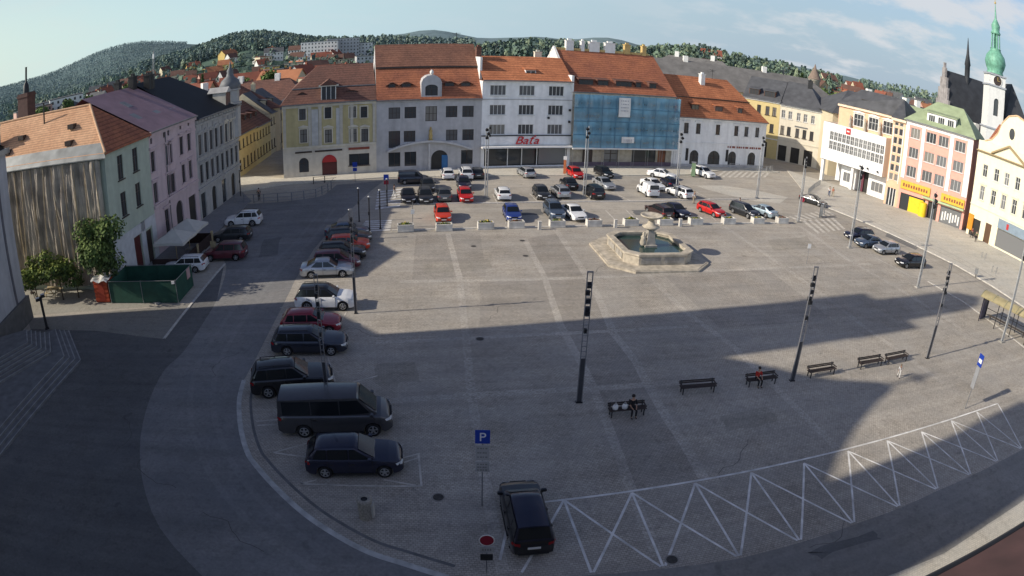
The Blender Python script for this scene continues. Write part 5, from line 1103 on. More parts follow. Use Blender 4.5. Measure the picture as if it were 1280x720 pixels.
        for dx in dxs: parts.append(bx('door_seam', PLASTIC, dx-.008, dx+.008, min(sg*hw*.94, sg*hw*1.004), max(sg*hw*.94, sg*hw*1.004), clr+.14, belt-.02))
        for dx in dxs[1:]: parts.append(bx('door_handle', PLASTIC, dx+.07, dx+.24, min(sg*hw*.97, sg*hw*1.012), max(sg*hw*.97, sg*hw*1.012), belt-.17, belt-.13))
    parts.append(bx('grille', PLASTIC, e-.06, e+.014, -hw*.40, hw*.40, zf-.22, zf-.08, bev=.02)); parts.append(bx('lower_bumper', PLASTIC, e-.12, e+.02, -hw*.66, hw*.66, clr+.08, clr+.2, bev=.03)); parts.append(bx('lower_bumper', PLASTIC, -e-.02, -e+.12, -hw*.7, hw*.7, clr+.06, clr+.2, bev=.03))
    parts.append(bx('number_plate', PLATE, e+.015, e+.026, -.26, .26, clr+.21, clr+.32)); parts.append(bx('number_plate', PLATE, -e-.034, -e-.018, -.26, .26, .62, .73))
    if kind in ('suv', 'estate'):
        for sg in (1, -1):
            q = MB(); y = sg*(wb-tum)*.86
            q.tube((Cc[0]+.15, y, H+.05), (B[0]-.1, y, H+.06), .02, n=6); 
            for xx in (Cc[0]+.18, B[0]-.13, (Cc[0]+B[0])/2): q.tube((xx, y, H-.03), (xx, y, H+.05), .02, n=6)
            parts.append(q.mesh('roof_rail', [PLASTIC]))
    CARMESH[kind] = (body, cab, [ws, rw]+sides, wheel, rim, parts, wx, hw, R)
    return CARMESH[kind]
ncar = [0]
def car(kind, colour, pos, az, label, group, scale=1., roof=None, cat='car', name='parked_car', dark_glass=False, roof_name=None):
    body, cab, glass, wheel, rim, parts, wx, hw, R = car_meshes(kind)
    P = PT[colour]
    root = thing(name, label, cat, (pos[0], pos[1], .009), azrot(az), group); root.scale = (scale,)*3
    def pobj(nm, me, m):
        o = link(nm, me, root)
        if m is not None and o.material_slots: o.material_slots[0].link = 'OBJECT'; o.material_slots[0].material = m
        return o
    pobj('body', body, P); pobj('roof', cab, PT[roof] if roof else P)
    for g in glass: link(g.name.split('.')[0], g, root)
    for x in wx:
        for sg in (1, -1):
            w = link('wheel', wheel, root, (x, sg*(hw-.13), R)); 
            if sg < 0: w.rotation_euler = (0, 0, PI)
            r = link('rim', rim, w); r.rotation_euler = (0, 0, PI)
    for p in parts:
        nm = p.name.split('.')[0]
        pobj(nm, p, P if nm == 'mirror' and colour != 'white' else None)
    return root
GL_ = 'cars parked nose-in along the left edge of the square'
def cw(t, kind, colour, label, group=GL_, off=0, wbk=None, **k):
    x, y, az, wb = t; K = KIND[kind]; s = wb/((K['wx'][1]-K['wx'][0])*K['L']); s = min(1.18, max(.94, s)) if wbk is None else wbk
    mx = (K['wx'][1]+K['wx'][0])/2*K['L']*s; a = math.radians(az)
    return car(kind, colour, (x-mx*math.sin(a), y-mx*math.cos(a)), az, label, group, s, **k)
cw((-7.47, 25.45, 80.1, 2.96), 'hatch', 'night_blue', 'dark blue hatchback parked inside a white outlined bay next to a dark van')
cw((-9.14, 28.99, 79.3, 4.15), 'van', 'van_grey', 'dark grey passenger van, the longest vehicle in the left row', cat='van', name='parked_van')
cw((-13.03, 32.59, 72.2, 3.07), 'suv', 'black', 'black off-road car with roof rails parked beside the dark grey van')
cw((-13.4, 37.8, 81.1, 3.05), 'estate', 'dark_blue', 'dark blue grey estate car in the shade beside a wine red car')
cw((-14.23, 40.86, 80.1, 2.72), 'hatch', 'wine', 'wine red hatchback half in the shade beside a white off-road car')
cw((-14.29, 45.15, 83.3, 2.85), 'suv', 'white', 'white off-road car with a black roof in the left row', roof='black')
cw((-16.14, 51.99, 79.1, 2.8), 'sedan', 'silver', 'silver white saloon parked in the left row')
RA = 79
for (p, kind, colour, lab) in (((*(-15.8, 53.94),), 'mpv', 'maroon', 'maroon people carrier directly behind the silver white saloon'), ((*(-15.92, 56.36),), 'suv', 'black', 'black car with a silver roof edge between maroon and red cars'), ((*(-15.99, 59.11),), 'hatch', 'orange_red', 'bright red hatchback in the left row'), ((*(-16.58, 61.5),), 'estate', 'dark_grey', 'dark estate car just behind the bright red hatchback'), ((*(-17.3, 63.5),), 'sedan', 'steel_blue', 'steel blue grey car at the far end of the left row')):
    car(kind, colour, p, RA, lab, GL_)
# bottom car, seen from behind
car('mpv', 'black', (0.93, 21.87), -9, 'black people carrier with dark blue glass roof at the zigzag marks, seen from behind', 'cars standing on the near edge', 1.06, roof='night_blue')
# left street
GS = 'cars along the left-hand street'
car('estate', 'white', (-30.98, 52.0), 262, 'white estate car parked by the green site fence', GS, 1.0)
car('mpv', 'maroon', (-28.08, 55.56), 262, 'dark maroon van-like car beside the cafe terrace', GS, 1.05)
car('estate', 'dark_grey', (-30.03, 61.42), 262, 'dark grey estate car between the maroon car and the white off-road car', GS, 1.0)
car('suv', 'white', (-30.99, 67.13), 262, 'white off-road car furthest up the left-hand street', GS, 1.0)
# far car park
GF = 'cars in the car park in front of the far houses'
def fc(kind, colour, px, az, lab, s=1.0, **k): car(kind, colour, px, az, lab, GF, s, **k)
N_ = 169
fc('hatch', 'orange_red', (-8.04, 70.61), N_, 'bright red hatchback facing the camera behind the second planter from the left')
fc('hatch', 'blue', (-0.3, 71.78), N_+2, 'blue hatchback facing the camera behind a planter')
fc('suv', 'steel_blue', (4.53, 73.36), N_, 'steel grey car with pale bonnet next to a white saloon near the fountain')
fc('sedan', 'white', (6.81, 73.15), 164, 'white saloon facing the camera left of the fountain')
fc('estate', 'brown', (17.49, 75.9), 340, 'dark brown estate car seen from behind, just past the fountain bowl')
fc('sedan', 'night_blue', (19.84, 76.71), 158, 'dark blue saloon behind the planter right of the fountain bowl')
fc('hatch', 'red', (24.96, 78.14), 152, 'bright red hatchback right of the fountain, turned to the right')
fc('mpv', 'dark_grey', (29.8, 78.8), 150, 'dark grey people carrier with glinting windscreen beside a pedestrian')
fc('sedan', 'pale_blue', (32.84, 79.93), 328, 'pale blue saloon at the right end of the planter row')
fc('sedan', 'black', (-13.29, 78.69), N_, 'black saloon with bright headlamp beside the zebra crossing')
fc('estate', 'dark_grey', (-11.14, 78.85), N_, 'dark grey estate car next to the black saloon')
fc('sedan', 'grey', (-8.9, 79.84), 351, 'grey saloon seen from behind between dark grey and red cars')
fc('hatch', 'red', (-6.23, 79.61), N_, 'red hatchback facing the camera in the middle parking row')
fc('hatch', 'white', (-1.59, 81.18), 351, 'white hatchback alone in the middle parking row below the red sign')
fc('hatch', 'dark_grey', (3.34, 82.33), N_, 'dark grey hatchback facing the camera left of a silver estate car')
fc('estate', 'silver', (5.82, 83.7), 347, 'silver estate car seen from behind near the lamp post')
fc('mpv', 'black', (10.21, 83.9), 345, 'black people carrier with red rear lamps right of the lamp post', 1.05)
fc('smallvan', 'white', (18.17, 87.0), 346, 'white box-shaped small van seen from behind', cat='van', name='parked_van')
fc('estate', 'white', (22.82, 87.25), 332, 'white estate car seen from behind by the lamp post, a person beside it')
fc('sedan', 'dark_grey', (-11.71, 85.11), N_, 'dark grey saloon in the back row behind the dark estate car')
fc('hatch', 'night_blue', (-6.98, 86.38), N_, 'dark blue hatchback hidden behind the red one')
fc('sedan', 'black', (7.33, 88.72), 350, 'black saloon behind the silver estate car')
fc('sedan', 'silver', (12.37, 89.81), 160, 'silver pale saloon behind the black people carrier')
fc('sedan', 'white', (19.72, 91.15), 158, 'white saloon just behind the white small van')
fc('hatch', 'night_blue', (22.71, 93.37), 350, 'dark blue hatchback behind the lamp post next to white cars')
fc('smallvan', 'dark_blue', (-14.17, 88.53), 78, 'dark blue van standing along the far kerb', 1.0, cat='van', name='parked_van')
fc('hatch', 'white', (-9.85, 92.51), 349, 'white hatchback at the far kerb left of a white off-road car')
fc('suv', 'white', (-7.23, 92.79), 349, 'white off-road car at the far kerb')
fc('hatch', 'dark_grey', (-5.67, 93.53), 349, 'dark grey hatchback at the far kerb beside the white off-road car')
fc('hatch', 'silver', (1.47, 95.19), 340, 'silver hatchback at the far kerb below the red sign')
fc('hatch', 'red', (8.82, 96.13), 165, 'dark red hatchback at the far kerb at the corner of the scaffold')
fc('hatch', 'black', (13.35, 97.82), 160, 'black hatchback at the far kerb under the scaffold')
fc('sedan', 'white', (22.87, 99.33), 120, 'white saloon at the far kerb under the right end of the scaffold')
fc('suv', 'white', (30.8, 103.05), 150, 'white off-road car at the far kerb before the arched house')
# right-hand street
GR = 'cars at the right-hand side of the square'
car('sedan', 'dark_grey', (45.48, 89.46), 140, 'dark grey saloon driving past the white modern block', GR, name='moving_car')
def rl(kind, colour, px, az, lab): car(kind, colour, px, az, lab, GR)
rl('estate', 'night_blue', (44.31, 71.57), 259, 'dark blue estate car furthest left in the right-hand row of four')
rl('sedan', 'steel_blue', (44.38, 68.65), 258, 'grey blue saloon second in the right-hand row of four')
rl('hatch', 'silver', (45.88, 66.47), 257, 'silver hatchback in the right-hand row of four')
rl('estate', 'black', (46.89, 61.72), 262, 'black car nearest the camera in the right-hand row of four')

# ================================================================ street furniture
STEEL = mat('light_grey_steel', (.42, .43, .43), .45, .3, amt=.08); STELE = mat('dark_stele_steel', (.19, .19, .2), .5, .15, amt=.15)
LENS = glass_mat('lamp_lens', (.3, .3, .3), .2)
def stele_proto():
    t = thing('light_stele', '', 'lamp post'); q = MB()
    for sx in (-.19, .19): q.box(sx-.03, sx+.03, -.05, .05, 0, 8.1)
    q.build('upright', STELE, t); q = MB(); q.box(-.22, .22, -.045, .045, 8.06, 8.13)
    for k in range(14): z = 3.0+k*.33; q.box(-.16, .16, -.02, .02, z, z+.03)
    q.build('rungs_frame', STELE, t)
    MB().box(-.16, .16, -.03, .03, 0, 2.9).build('lower_panel', mat('dark_stele_panel', (.06, .062, .07), .5, .2), t)
    MB().box(-.26, .26, -.14, .14, 0, .05).build('base_plate', DARKM, t)
    for z, dx, dy, s in ((7.3, .06, .12, .17), (6.9, -.08, -.02, .15), (6.4, .0, .02, .15), (5.9, .02, .10, .19), (5.7, .0, -.08, .15), (4.6, .0, .05, .1)):
        q = MB(); M = Matrix.Translation((dx, dy, z)) @ Matrix.Rotation(.5 if dy > .1 else 0, 4, 'X'); q.box(-s, s, -.12, .12, -.14, .14, 0, M); q.box(-s*.8, s*.8, -.124, .124, -.146, -.1, 1, M); q.build('spotlight', [DARKM, LENS], t)
    return t
SP = stele_proto(); first = True
for p, az, lab in (((4.13, 32.68), 84, 'dark twin-bar light stele standing alone in the middle of the square'), ((18.96, 35.31), 84, 'dark twin-bar light stele beside the row of benches, foot in the shade'), ((33.56, 38.19), 84, 'dark twin-bar light stele right of the benches near the bus shelter'), ((-11.66, 44.06), 84, 'dark light stele at the nose of the white off-road car'), ((-10.3, 30.9), 84, 'dark light stele between the black off-road car and the dark van')):
    o = SP if first else copy_tree(SP); first = False
    o.location = (*p, .008); o.rotation_euler = (0, 0, azrot(az)); o['label'] = lab; o['group'] = 'dark light steles on the square'
    o.scale = (.5, .7, 1) if p[0] < 0 else (.78, .85, 1)
def mast_proto():
    t = thing('lamp_mast', '', 'lamp post'); q = MB()
    q.tube((-.14, 0, 0), (-.14, 0, 9.6), .075, .06, 10); q.build('tube', STEEL, t); q = MB(); q.tube((.14, 0, 0), (.14, 0, 9.9), .075, .06, 10); q.build('tube', STEEL, t)
    q = MB(); q.box(-.35, .35, -.25, .25, 0, .12); q.build('base_plate', CONC, t)
    q = MB()
    for z in (1.2, 3, 4.8, 6.6, 8.4): q.box(-.14, .14, -.03, .03, z, z+.06)
    q.build('spacer_bars', STEEL, t)
    for z, s in ((9.55, -1), (9.0, 1), (8.45, -1)):
        q = MB(); M = Matrix.Translation((.1*s, -.22, z)) @ Matrix.Rotation(.6, 4, 'X'); q.lathe([(.09, -.2), (.2, .0), (.21, .16)], 10, 0, M @ Matrix.Rotation(PI/2, 4, 'X')); q.box(-.03, .03, -.05, .25, -.05, .05, 0, M); q.build('spotlight', DARKM, t)
    return t
MP = mast_proto(); first = True
for p, s, lab in (((-3.67, 80.67), .93, 'light grey twin-tube lamp mast in front of the shop with the red sign'), ((8.96, 83.14), .96, 'light grey lamp mast in front of the left end of the scaffold'), ((22.12, 86.19), .94, 'light grey lamp mast in front of the right end of the scaffold'), ((35.72, 89.68), .97, 'light grey lamp mast before the arched white house'), ((37.53, 77.6), .90, 'light grey lamp mast at the right end of the planter row'), ((40.53, 67.28), 1.05, 'light grey lamp mast beside the right-hand row of four cars'), ((43.37, 54.58), 1.08, 'light grey lamp mast in front of the pink house'), ((46.34, 40.92), 1.0, 'light grey lamp mast standing in front of the bus shelter')):
    o = MP if first else copy_tree(MP); first = False
    o.location = (*p, .008); o.rotation_euler = (0, 0, azrot(80)); o.scale = (1, 1, s); o['label'] = lab; o['group'] = 'light grey lamp masts round the square'
# slim dark posts by the zebra crossings
def post_proto():
    t = thing('slim_post', '', 'post'); q = MB(); q.tube((0, 0, 0), (0, 0, 4.2), .07, .06, 8); q.build('tube', DARKM, t)
    MB().box(-.12, .12, -.12, .12, 0, .05).build('base_plate', DARKM, t)
    q = MB(); q.lathe([(.13, 4.2), (.15, 4.28), (.05, 4.36)], 10); q.build('cap', STEEL, t); MB().box(-.1, .1, -.1, -.06, 2.2, 2.6).build('button_box', DARKM, t); return t
PP = post_proto(); first = True
for p, s, lab in (((-14.26, 66.18), 1.0, 'slim dark post at the left end of the planter row'), ((-14.96, 64.09), .95, 'slim dark post beside the last car of the left row'), ((-17.25, 68.8), .9, 'slim dark post with pale cap at the zebra crossing, foot in the shade'), ((-16.57, 62.04), .75, 'short dark post behind the left row of cars'), ((-15.37, 75.6), .8, 'dark post at the far zebra crossing'), ((-37.36, 80.57), .9, 'slim post on the pavement at the mouth of the side street')):
    o = PP if first else copy_tree(PP); first = False
    o.location = (*p, .01); o.scale = (1, 1, s); o['label'] = lab; o['group'] = 'slim posts by the zebra crossings'
# benches
WOODD = mat('dark_bench_wood', (.045, .034, .03), .6, amt=.3, scale=4); BSTEEL = mat('bench_frame_steel', (.05, .052, .055), .5, .4, amt=.1)
def bench_proto():
    t = thing('park_bench', '', 'bench'); q = MB()
    for k in range(4): q.box(-1.15, 1.15, -.22+k*.115, -.125+k*.115, .44, .475)
    q.build('seat', WOODD, t); q = MB()
    for k in range(2): q.box(-1.15, 1.15, .27+k*.03, .30+k*.03, .55+k*.105, .64+k*.105)
    q.build('backrest', WOODD, t)
    for sx in (-1.0, 1.0):
        q = MB(); q.box(sx-.03, sx+.03, -.2, -.14, 0, .44); q.box(sx-.03, sx+.03, .18, .24, 0, .44); q.box(sx-.03, sx+.03, -.2, .24, .40, .439)
        q.add([(sx-.03, .2, .44), (sx+.03, .2, .44), (sx+.03, .27, .44), (sx-.03, .27, .44), (sx-.03, .30, .76), (sx+.03, .30, .76), (sx+.03, .36, .76), (sx-.03, .36, .76)], [(0, 1, 5, 4), (1, 2, 6, 5), (2, 3, 7, 6), (3, 0, 4, 7), (4, 5, 6, 7)]); q.build('leg', BSTEEL, t)
        MB().box(sx*1.1-.04, sx*1.1+.04, -.2, .3, .58, .62).build('armrest', WOODD, t)
    return t
BP = bench_proto(); first = True; BENCH = []
for a, b_, lab in (((5.68, 31.15), (7.89, 31.52), 'dark wooden bench with a seated person and white bags'), ((10.47, 33.81), (12.89, 34.14), 'dark wooden bench standing empty in the shade'), ((15.22, 34.66), (17.58, 35.13), 'dark wooden bench with a person in red, in the shade'), ((20.35, 35.71), (22.85, 36.25), 'dark wooden bench in the sun just right of the light stele'), ((25.33, 36.82), (27.9, 37.35), 'dark wooden bench in the sun, second from the right'), ((28.22, 37.34), (31.04, 38.02), 'dark wooden bench in the sun behind the standing child')):
    o = BP if first else copy_tree(BP); first = False
    A, B = Vector(a), Vector(b_); c = (A+B)/2; d = B-A; ang = math.atan2(d.y, d.x)
    o.location = (c.x, c.y, .008); o.rotation_euler = (0, 0, ang); o['label'] = lab; o['group'] = 'benches across the square'; o.scale = (min(1.15, max(.95, d.length/2.3)), 1, 1); BENCH.append((c, ang))
# planters with flowers
PLM = mat('planter_concrete', (.62, .6, .55), .85, amt=.15, stain=.25); SOIL = mat('planter_soil', (.04, .03, .02), 1, amt=.3)
LEAFG = mat('planter_leaves', (.10, .15, .03), .8, amt=.4, scale=6); YFL = mat('yellow_flowers', (.5, .38, .04), .8, amt=.3); RFL = mat('reddish_plants', (.2, .07, .04), .8, amt=.4, scale=6)
def leaf_cloud(rng, n, cx, cy, cz, rx, ry, rz, size, q, mis, flat=0.):
    for _ in range(n):
        while True:
            p = Vector((rng.uniform(-1, 1), rng.uniform(-1, 1), rng.uniform(-1, 1)))
            if p.length < 1: break
        p = p*(.55+.45*rng.random()) if p.length > .2 else p
        c = Vector((cx+p.x*rx, cy+p.y*ry, cz+p.z*rz)); n_ = Vector((rng.gauss(0, 1), rng.gauss(0, 1), rng.gauss(.5, 1))).normalized()
        u = n_.orthogonal().normalized(); u.rotate(Matrix.Rotation(rng.random()*6.28, 3, n_)); v = n_.cross(u); s = size*rng.uniform(.6, 1.3)
        mi = rng.choice(mis); q.add([c-u*s-v*s*.5, c+u*s*.1-v*s*.7, c+u*s, c+u*s*.2+v*s*.7, c-u*s*.7+v*s*.6], [(0, 1, 2, 3, 4)], mi)
def planter_mesh(kind):
    q = MB(); w, d, h = .85, .42, .78
    for (x0, x1, y0, y1) in ((-w, w, -d, -d+.09), (-w, w, d-.09, d), (-w, -w+.09, -d+.09, d-.09), (w-.09, w, -d+.09, d-.09)): q.box(x0, x1, y0, y1, 0, h)
    q.box(-w-.03, w+.03, -d-.03, -d-.002, h-.14, h-.02); q.box(-w-.03, w+.03, -d-.03, -d-.002, .02, .12)
    return q.mesh('trough', [PLM])
PM = planter_mesh(0); SM = MB().box(-.76, .76, -.33, .33, .1, .66).mesh('soil', [SOIL])
rng = random.Random(3)
pl_px = [(-11.39, 65.56), (-7.37, 66.14), (-3.03, 67.18), (0.2, 68.01), (4.65, 68.91), (8.8, 69.85), (13.15, 70.9), (17.43, 71.91), (21.43, 72.91), (26.07, 74.14), (30.51, 75.33), (34.49, 76.39)]
pl_lab = ('concrete planter with bushy green plants at the left end of the row', 'concrete planter in front of the orange red hatchback', 'concrete planter with a low green mound, third from the left', 'concrete planter with reddish plants in front of the blue hatchback', 'concrete planter with yellow flowers in front of the steel grey car', 'concrete planter with reddish plants in front of the white saloon', 'concrete planter with a green mound just left of the fountain bowl', 'concrete planter seen right behind the fountain bowl', 'concrete planter with green plants right of the fountain bowl', 'concrete planter in front of the bright red hatchback right of the fountain', 'concrete planter with yellow green plants in front of the dark grey people carrier', 'concrete planter with reddish plants at the right end of the row')
for i, (p, lab) in enumerate(zip(pl_px, pl_lab)):
    o = thing('planter', lab, 'planter', (*p, .008), azrot(78), 'concrete planters across the square'); link('trough', PM, o); link('soil', SM, o)
    red = i in (3, 5, 11); q = MB(); leaf_cloud(rng, 150 if i in (0, 2, 6) else 90, 0, 0, .74, .7, .3, .3 if i in (0, 2, 6) else .16, .09, q, [0, 0, 1] if not red else [2, 2, 0]); q.build('foliage', [LEAFG, YFL, RFL], o)
for i, (p, lab) in enumerate(zip([(2.73, 67.58), (11.21, 69.61), (19.19, 71.53)], ('short white concrete bollard between the blue and steel grey cars', 'short white concrete bollard in the planter row left of the fountain', 'short white concrete bollard in the planter row right of the fountain bowl'))):
    o = thing('bollard', lab, 'bollard', (*p, .008), azrot(78), 'white bollards in the planter row'); q = MB(); q.box(-.16, .16, -.16, .16, 0, .85); q.build('block', PLM, o); q = MB(); q.box(-.19, .19, -.19, .19, .851, .93); q.build('cap', PLM, o)
# fountain
FST = mat('fountain_sandstone', (.48, .43, .345), .85, amt=.25, stain=.35, scale=2); FSD = mat('fountain_grey_stone', (.34, .32, .285), .85, amt=.25, stain=.4, scale=2)
WAT = bpy.data.materials.new('fountain_water'); WAT.use_nodes = True; nb = WAT.node_tree.nodes['Principled BSDF']; nb.inputs['Base Color'].default_value = (.025, .055, .05, 1); nb.inputs['Roughness'].default_value = .12
nz = WAT.node_tree.nodes.new('ShaderNodeTexNoise'); nz.inputs['Scale'].default_value = 6; bp = WAT.node_tree.nodes.new('ShaderNodeBump'); bp.inputs['Strength'].default_value = .35; WAT.node_tree.links.new(nz.outputs['Fac'], bp.inputs['Height']); WAT.node_tree.links.new(bp.outputs[0], nb.inputs['Normal'])
fo = thing('fountain', 'octagonal sandstone fountain with raised bowl on a stepped stone platform', 'fountain', (13.3, 60.6, .008), azrot(80))
def octo(hx, hy, c): return [(-hx+c, -hy), (hx-c, -hy), (hx, -hy+c), (hx, hy-c), (hx-c, hy), (-hx+c, hy), (-hx, hy-c), (-hx, -hy+c)]
q = MB(); q.prism(octo(5.2, 5.3, 2.0), 0, .2); q.prism(octo(5.05, 5.15, 1.95), .2, .24); q.build('platform', FST, fo)
def ring(oct1, oct2, z0, z1, q, mi=0):
    n = len(oct1)
    for i in range(n):
        j = (i+1) % n; a, b_ = oct1[i], oct1[j]; c, d = oct2[j], oct2[i]
        q.add([(*a, z0), (*b_, z0), (*c, z0), (*d, z0), (*a, z1), (*b_, z1), (*c, z1), (*d, z1)], [(0, 1, 5, 4), (2, 3, 7, 6), (4, 5, 6, 7), (3, 2, 1, 0)], mi)
q = MB(); ring(octo(3.5, 3.75, 1.1), octo(3.1, 3.35, 1.0), .24, 1.12, q); bs = q.build('basin', FST, fo)
q = MB(); ring(octo(3.62, 3.87, 1.14), octo(3.0, 3.25, .98), 1.121, 1.3, q); q.build('rim', FST, bs)
q = MB()
for (hx, hy) in ((3.503, 3.753),):
    for x0, x1 in ((-2.2, -.2), (.2, 2.2)): q.box(x0, x1, -hy-.05, -hy-.001, .4, .95)
    for y0, y1 in ((-2.2, -.2), (.2, 2.2)): q.box(-hx-.05, -hx-.001, y0, y1, .4, .95); q.box(hx+.001, hx+.05, y0, y1, .4, .95)
q.build('relief_panels', FSD, bs)
q = MB(); q.poly([(x, y, .92) for x, y in octo(3.1, 3.35, 1.0)]); q.build('water', WAT, fo)
q = MB(); q.lathe([(.9, .3), (.9, 1.1), (.68, 1.15), (.56, 1.9), (.42, 2.5), (.55, 2.55), (.55, 2.75)], 4, 0, None, True, False, PI/4); pd = q.build('pedestal', FSD, fo)
q = MB(); q.lathe([(.75, 2.75), (.9, 2.9), (.55, 3.0), (.4, 3.15), (.3, 3.5), (.25, 3.6), (.5, 3.68), (1.0, 3.85), (1.15, 4.02), (1.12, 4.08), (.95, 4.03), (.4, 3.85)], 20); q.build('bowl', FST, fo)
q = MB(); q.lathe([(.28, 0), (.36, .25), (.25, .6), (.3, .8), (.12, 1.0), (.17, 1.12), (.1, 1.3)], 10); q.build('figure', FST, fo, (-.7, -.1, 1.05)); 
# litter bin, signs
BINM = mat('exposed_aggregate', (.3, .28, .24), .9, amt=.3, scale=12)
o = thing('litter_bin', 'round concrete litter bin standing on the setts below the dark blue hatchback', 'bin', (*(-6.22, 21.73), .008), 0); q = MB(); q.lathe([(.33, 0), (.34, .85), (.34, 1.0)], 20); q.build('drum', BINM, o); q = MB(); q.lathe([(.36, 1.0), (.36, 1.12), (.24, 1.16), (.16, 1.1)], 20, cap=False); q.build('lid', BINM, o); q = MB(); q.lathe([(.16, 1.09), (.001, 1.08)], 16, cap=False); q.build('opening', PLASTIC, o); MB().box(.30, .40, -.16, .16, .1, .85).build('door', mat('bin_door_grey', (.42, .41, .38), .6), o)
BLUE = mat('sign_blue', (.012, .045, .33), .4, amt=.03); SWH = mat('sign_white', (.72, .72, .7), .4, amt=.03); SGR = mat('sign_text_grey', (.2, .2, .2), .5); SRED = mat('sign_red', (.24, .012, .03), .4, amt=.03); GALV = mat('galvanised_post', (.26, .27, .28), .4, .5, amt=.1)
def face_cam(p): return math.atan2(p[1], p[0])-PI/2
p = (-1.03, 23.09)
o = thing('parking_sign', 'blue P parking sign over two white panels on a slim post near the camera', 'sign', (*p, .008), face_cam(p)); q = MB(); q.tube((0, 0, 0), (0, 0, 4.35), .03); q.build('post', GALV, o)
MB().box(-.32, .32, -.06, -.035, 3.66, 4.36).build('panel', [BLUE], o); sg = bpy.context.scene.collection.objects[-1]
lettering('P', .62, SWH, sg, (0, -.065, 3.80), 'letter', ext=.006)
for z0, z1, t in ((2.75, 3.55, 3), (2.1, 2.68, 3)):
    q = MB(); q.box(-.3, .3, -.06, -.035, z0, z1); pn = q.build('panel', mat('dull_sign_plate', (.36, .36, .36), .5), o); q = MB()
    for k in range(t):
        zz = z1-.14-k*(z1-z0-.1)/t
        for c in range(4): q.box(-.22+c*.115, -.22+c*.115+.06+.03*((c+k) % 2), -.066, -.0605, zz-.05, zz+.02)
    q.build('text_lines', SGR, pn)
p = (-0.64, 18.68)
o = thing('no_stopping_sign', 'round red-faced no stopping sign with a white panel at the bottom edge', 'sign', (*p, .008), face_cam(p)); q = MB(); q.tube((0, 0, 0), (0, 0, 2.3), .03); q.build('post', GALV, o)
M = Matrix.Translation((0, -.05, 2.02)) @ Matrix.Rotation(PI/2, 4, 'X'); q = MB(); q.lathe([(.31, 0), (.31, .02)], 28, 0, M); dk = q.build('disc', SWH, o); q = MB(); q.lathe([(.27, .021), (.27, .026)], 28, 0, M); q.build('red_face', SRED, dk)
q = MB(); q.box(-.29, .29, -.07, -.04, 1.3, 1.66); pn = q.build('panel', mat('dull_sign_plate', (.36, .36, .36)), o); q = MB()
for c in range(4): q.box(-.18+c*.1, -.12+c*.1, -.076, -.0705, 1.42, 1.54)
q.build('text_lines', SGR, pn); MB().box(-.25, .25, -.07, -.04, .85, 1.2).build('panel', PLASTIC, o)
p = (32.38, 30.2)
o = thing('bus_stop_sign', 'tall narrow blue and grey stop sign panel right of the benches', 'sign', (*p, .008), face_cam(p)-.75); q = MB(); q.tube((0, 0, 0), (0, 0, 4.3), .035); q.build('post', GALV, o)
MB().box(-.28, .28, -.07, -.036, 3.4, 4.3).build('panel', BLUE, o); sg = bpy.context.scene.collection.objects[-1]; MB().box(-.2, .2, -.076, -.0705, 3.65, 3.95).build('pictogram', SWH, sg)
MB().box(-.22, .22, -.07, -.036, 1.7, 3.35).build('timetable', mat('grey_timetable', (.25, .26, .28), .5), o)
p = (30.95, 60.16)
o = thing('small_sign', 'small white sign plate on a thin post in the open paving right of the fountain', 'sign', (*p, .008), face_cam(p)+.5); q = MB(); q.tube((0, 0, 0), (0, 0, 2.1), .025); q.build('post', GALV, o); MB().box(-.2, .2, -.05, -.027, 1.75, 2.25).build('plate', SWH, o)
for (px, lab, kind) in (((7.29, 97.09), 'red and white sign post beside the scaffold', 0), ((-22.68, 88.74), 'blue sign on a post before the baroque house', 1), ((-10.76, 66.44), 'thin signpost behind the leftmost planter', 2), ((28.75, 102.11), 'green post box column by the far kerb', 3), ((-16.43, 80.41), 'red and blue sign post at the far zebra crossing', 1), ((38.96, 80.11), 'round red sign low on the lamp mast corner', 4)):
    o = thing('road_sign' if kind != 3 else 'post_column', lab, 'sign' if kind != 3 else 'post', (*px, .05), face_cam(px))
    q = MB(); q.tube((0, 0, 0), (0, 0, 2.9 if kind != 3 else .3), .035); q.build('post', GALV, o)
    if kind == 0: MB().box(-.2, .2, -.06, -.03, .2, 2.3).build('plate', mat('orange_board', (.5, .16, .06), .6), o); MB().box(-.25, .25, -.07, -.04, 2.35, 2.9).build('plate', SWH, o)
    if kind == 1: MB().box(-.33, .33, -.06, -.036, 2.2, 2.9).build('plate', BLUE, o); MB().box(-.3, .3, -.06, -.036, 1.6, 2.1).build('plate', SRED if px[1] < 85 else BLUE, o)
    if kind == 2: MB().box(-.2, .2, -.06, -.036, 1.6, 2.1).build('plate', SWH, o)
    if kind == 3: MB().box(-.35, .35, -.3, .3, .1, 2.3).build('body', mat('green_column', (.16, .24, .14), .6), o); MB().box(-.4, .4, -.35, .35, 2.301, 2.45).build('cap', GALV, o)
    if kind == 4: q = MB(); M = Matrix.Translation((0, -.05, 2.5)) @ Matrix.Rotation(PI/2, 4, 'X'); q.lathe([(.33, 0), (.33, .02)], 20, 0, M); q.build('disc', SRED, o)
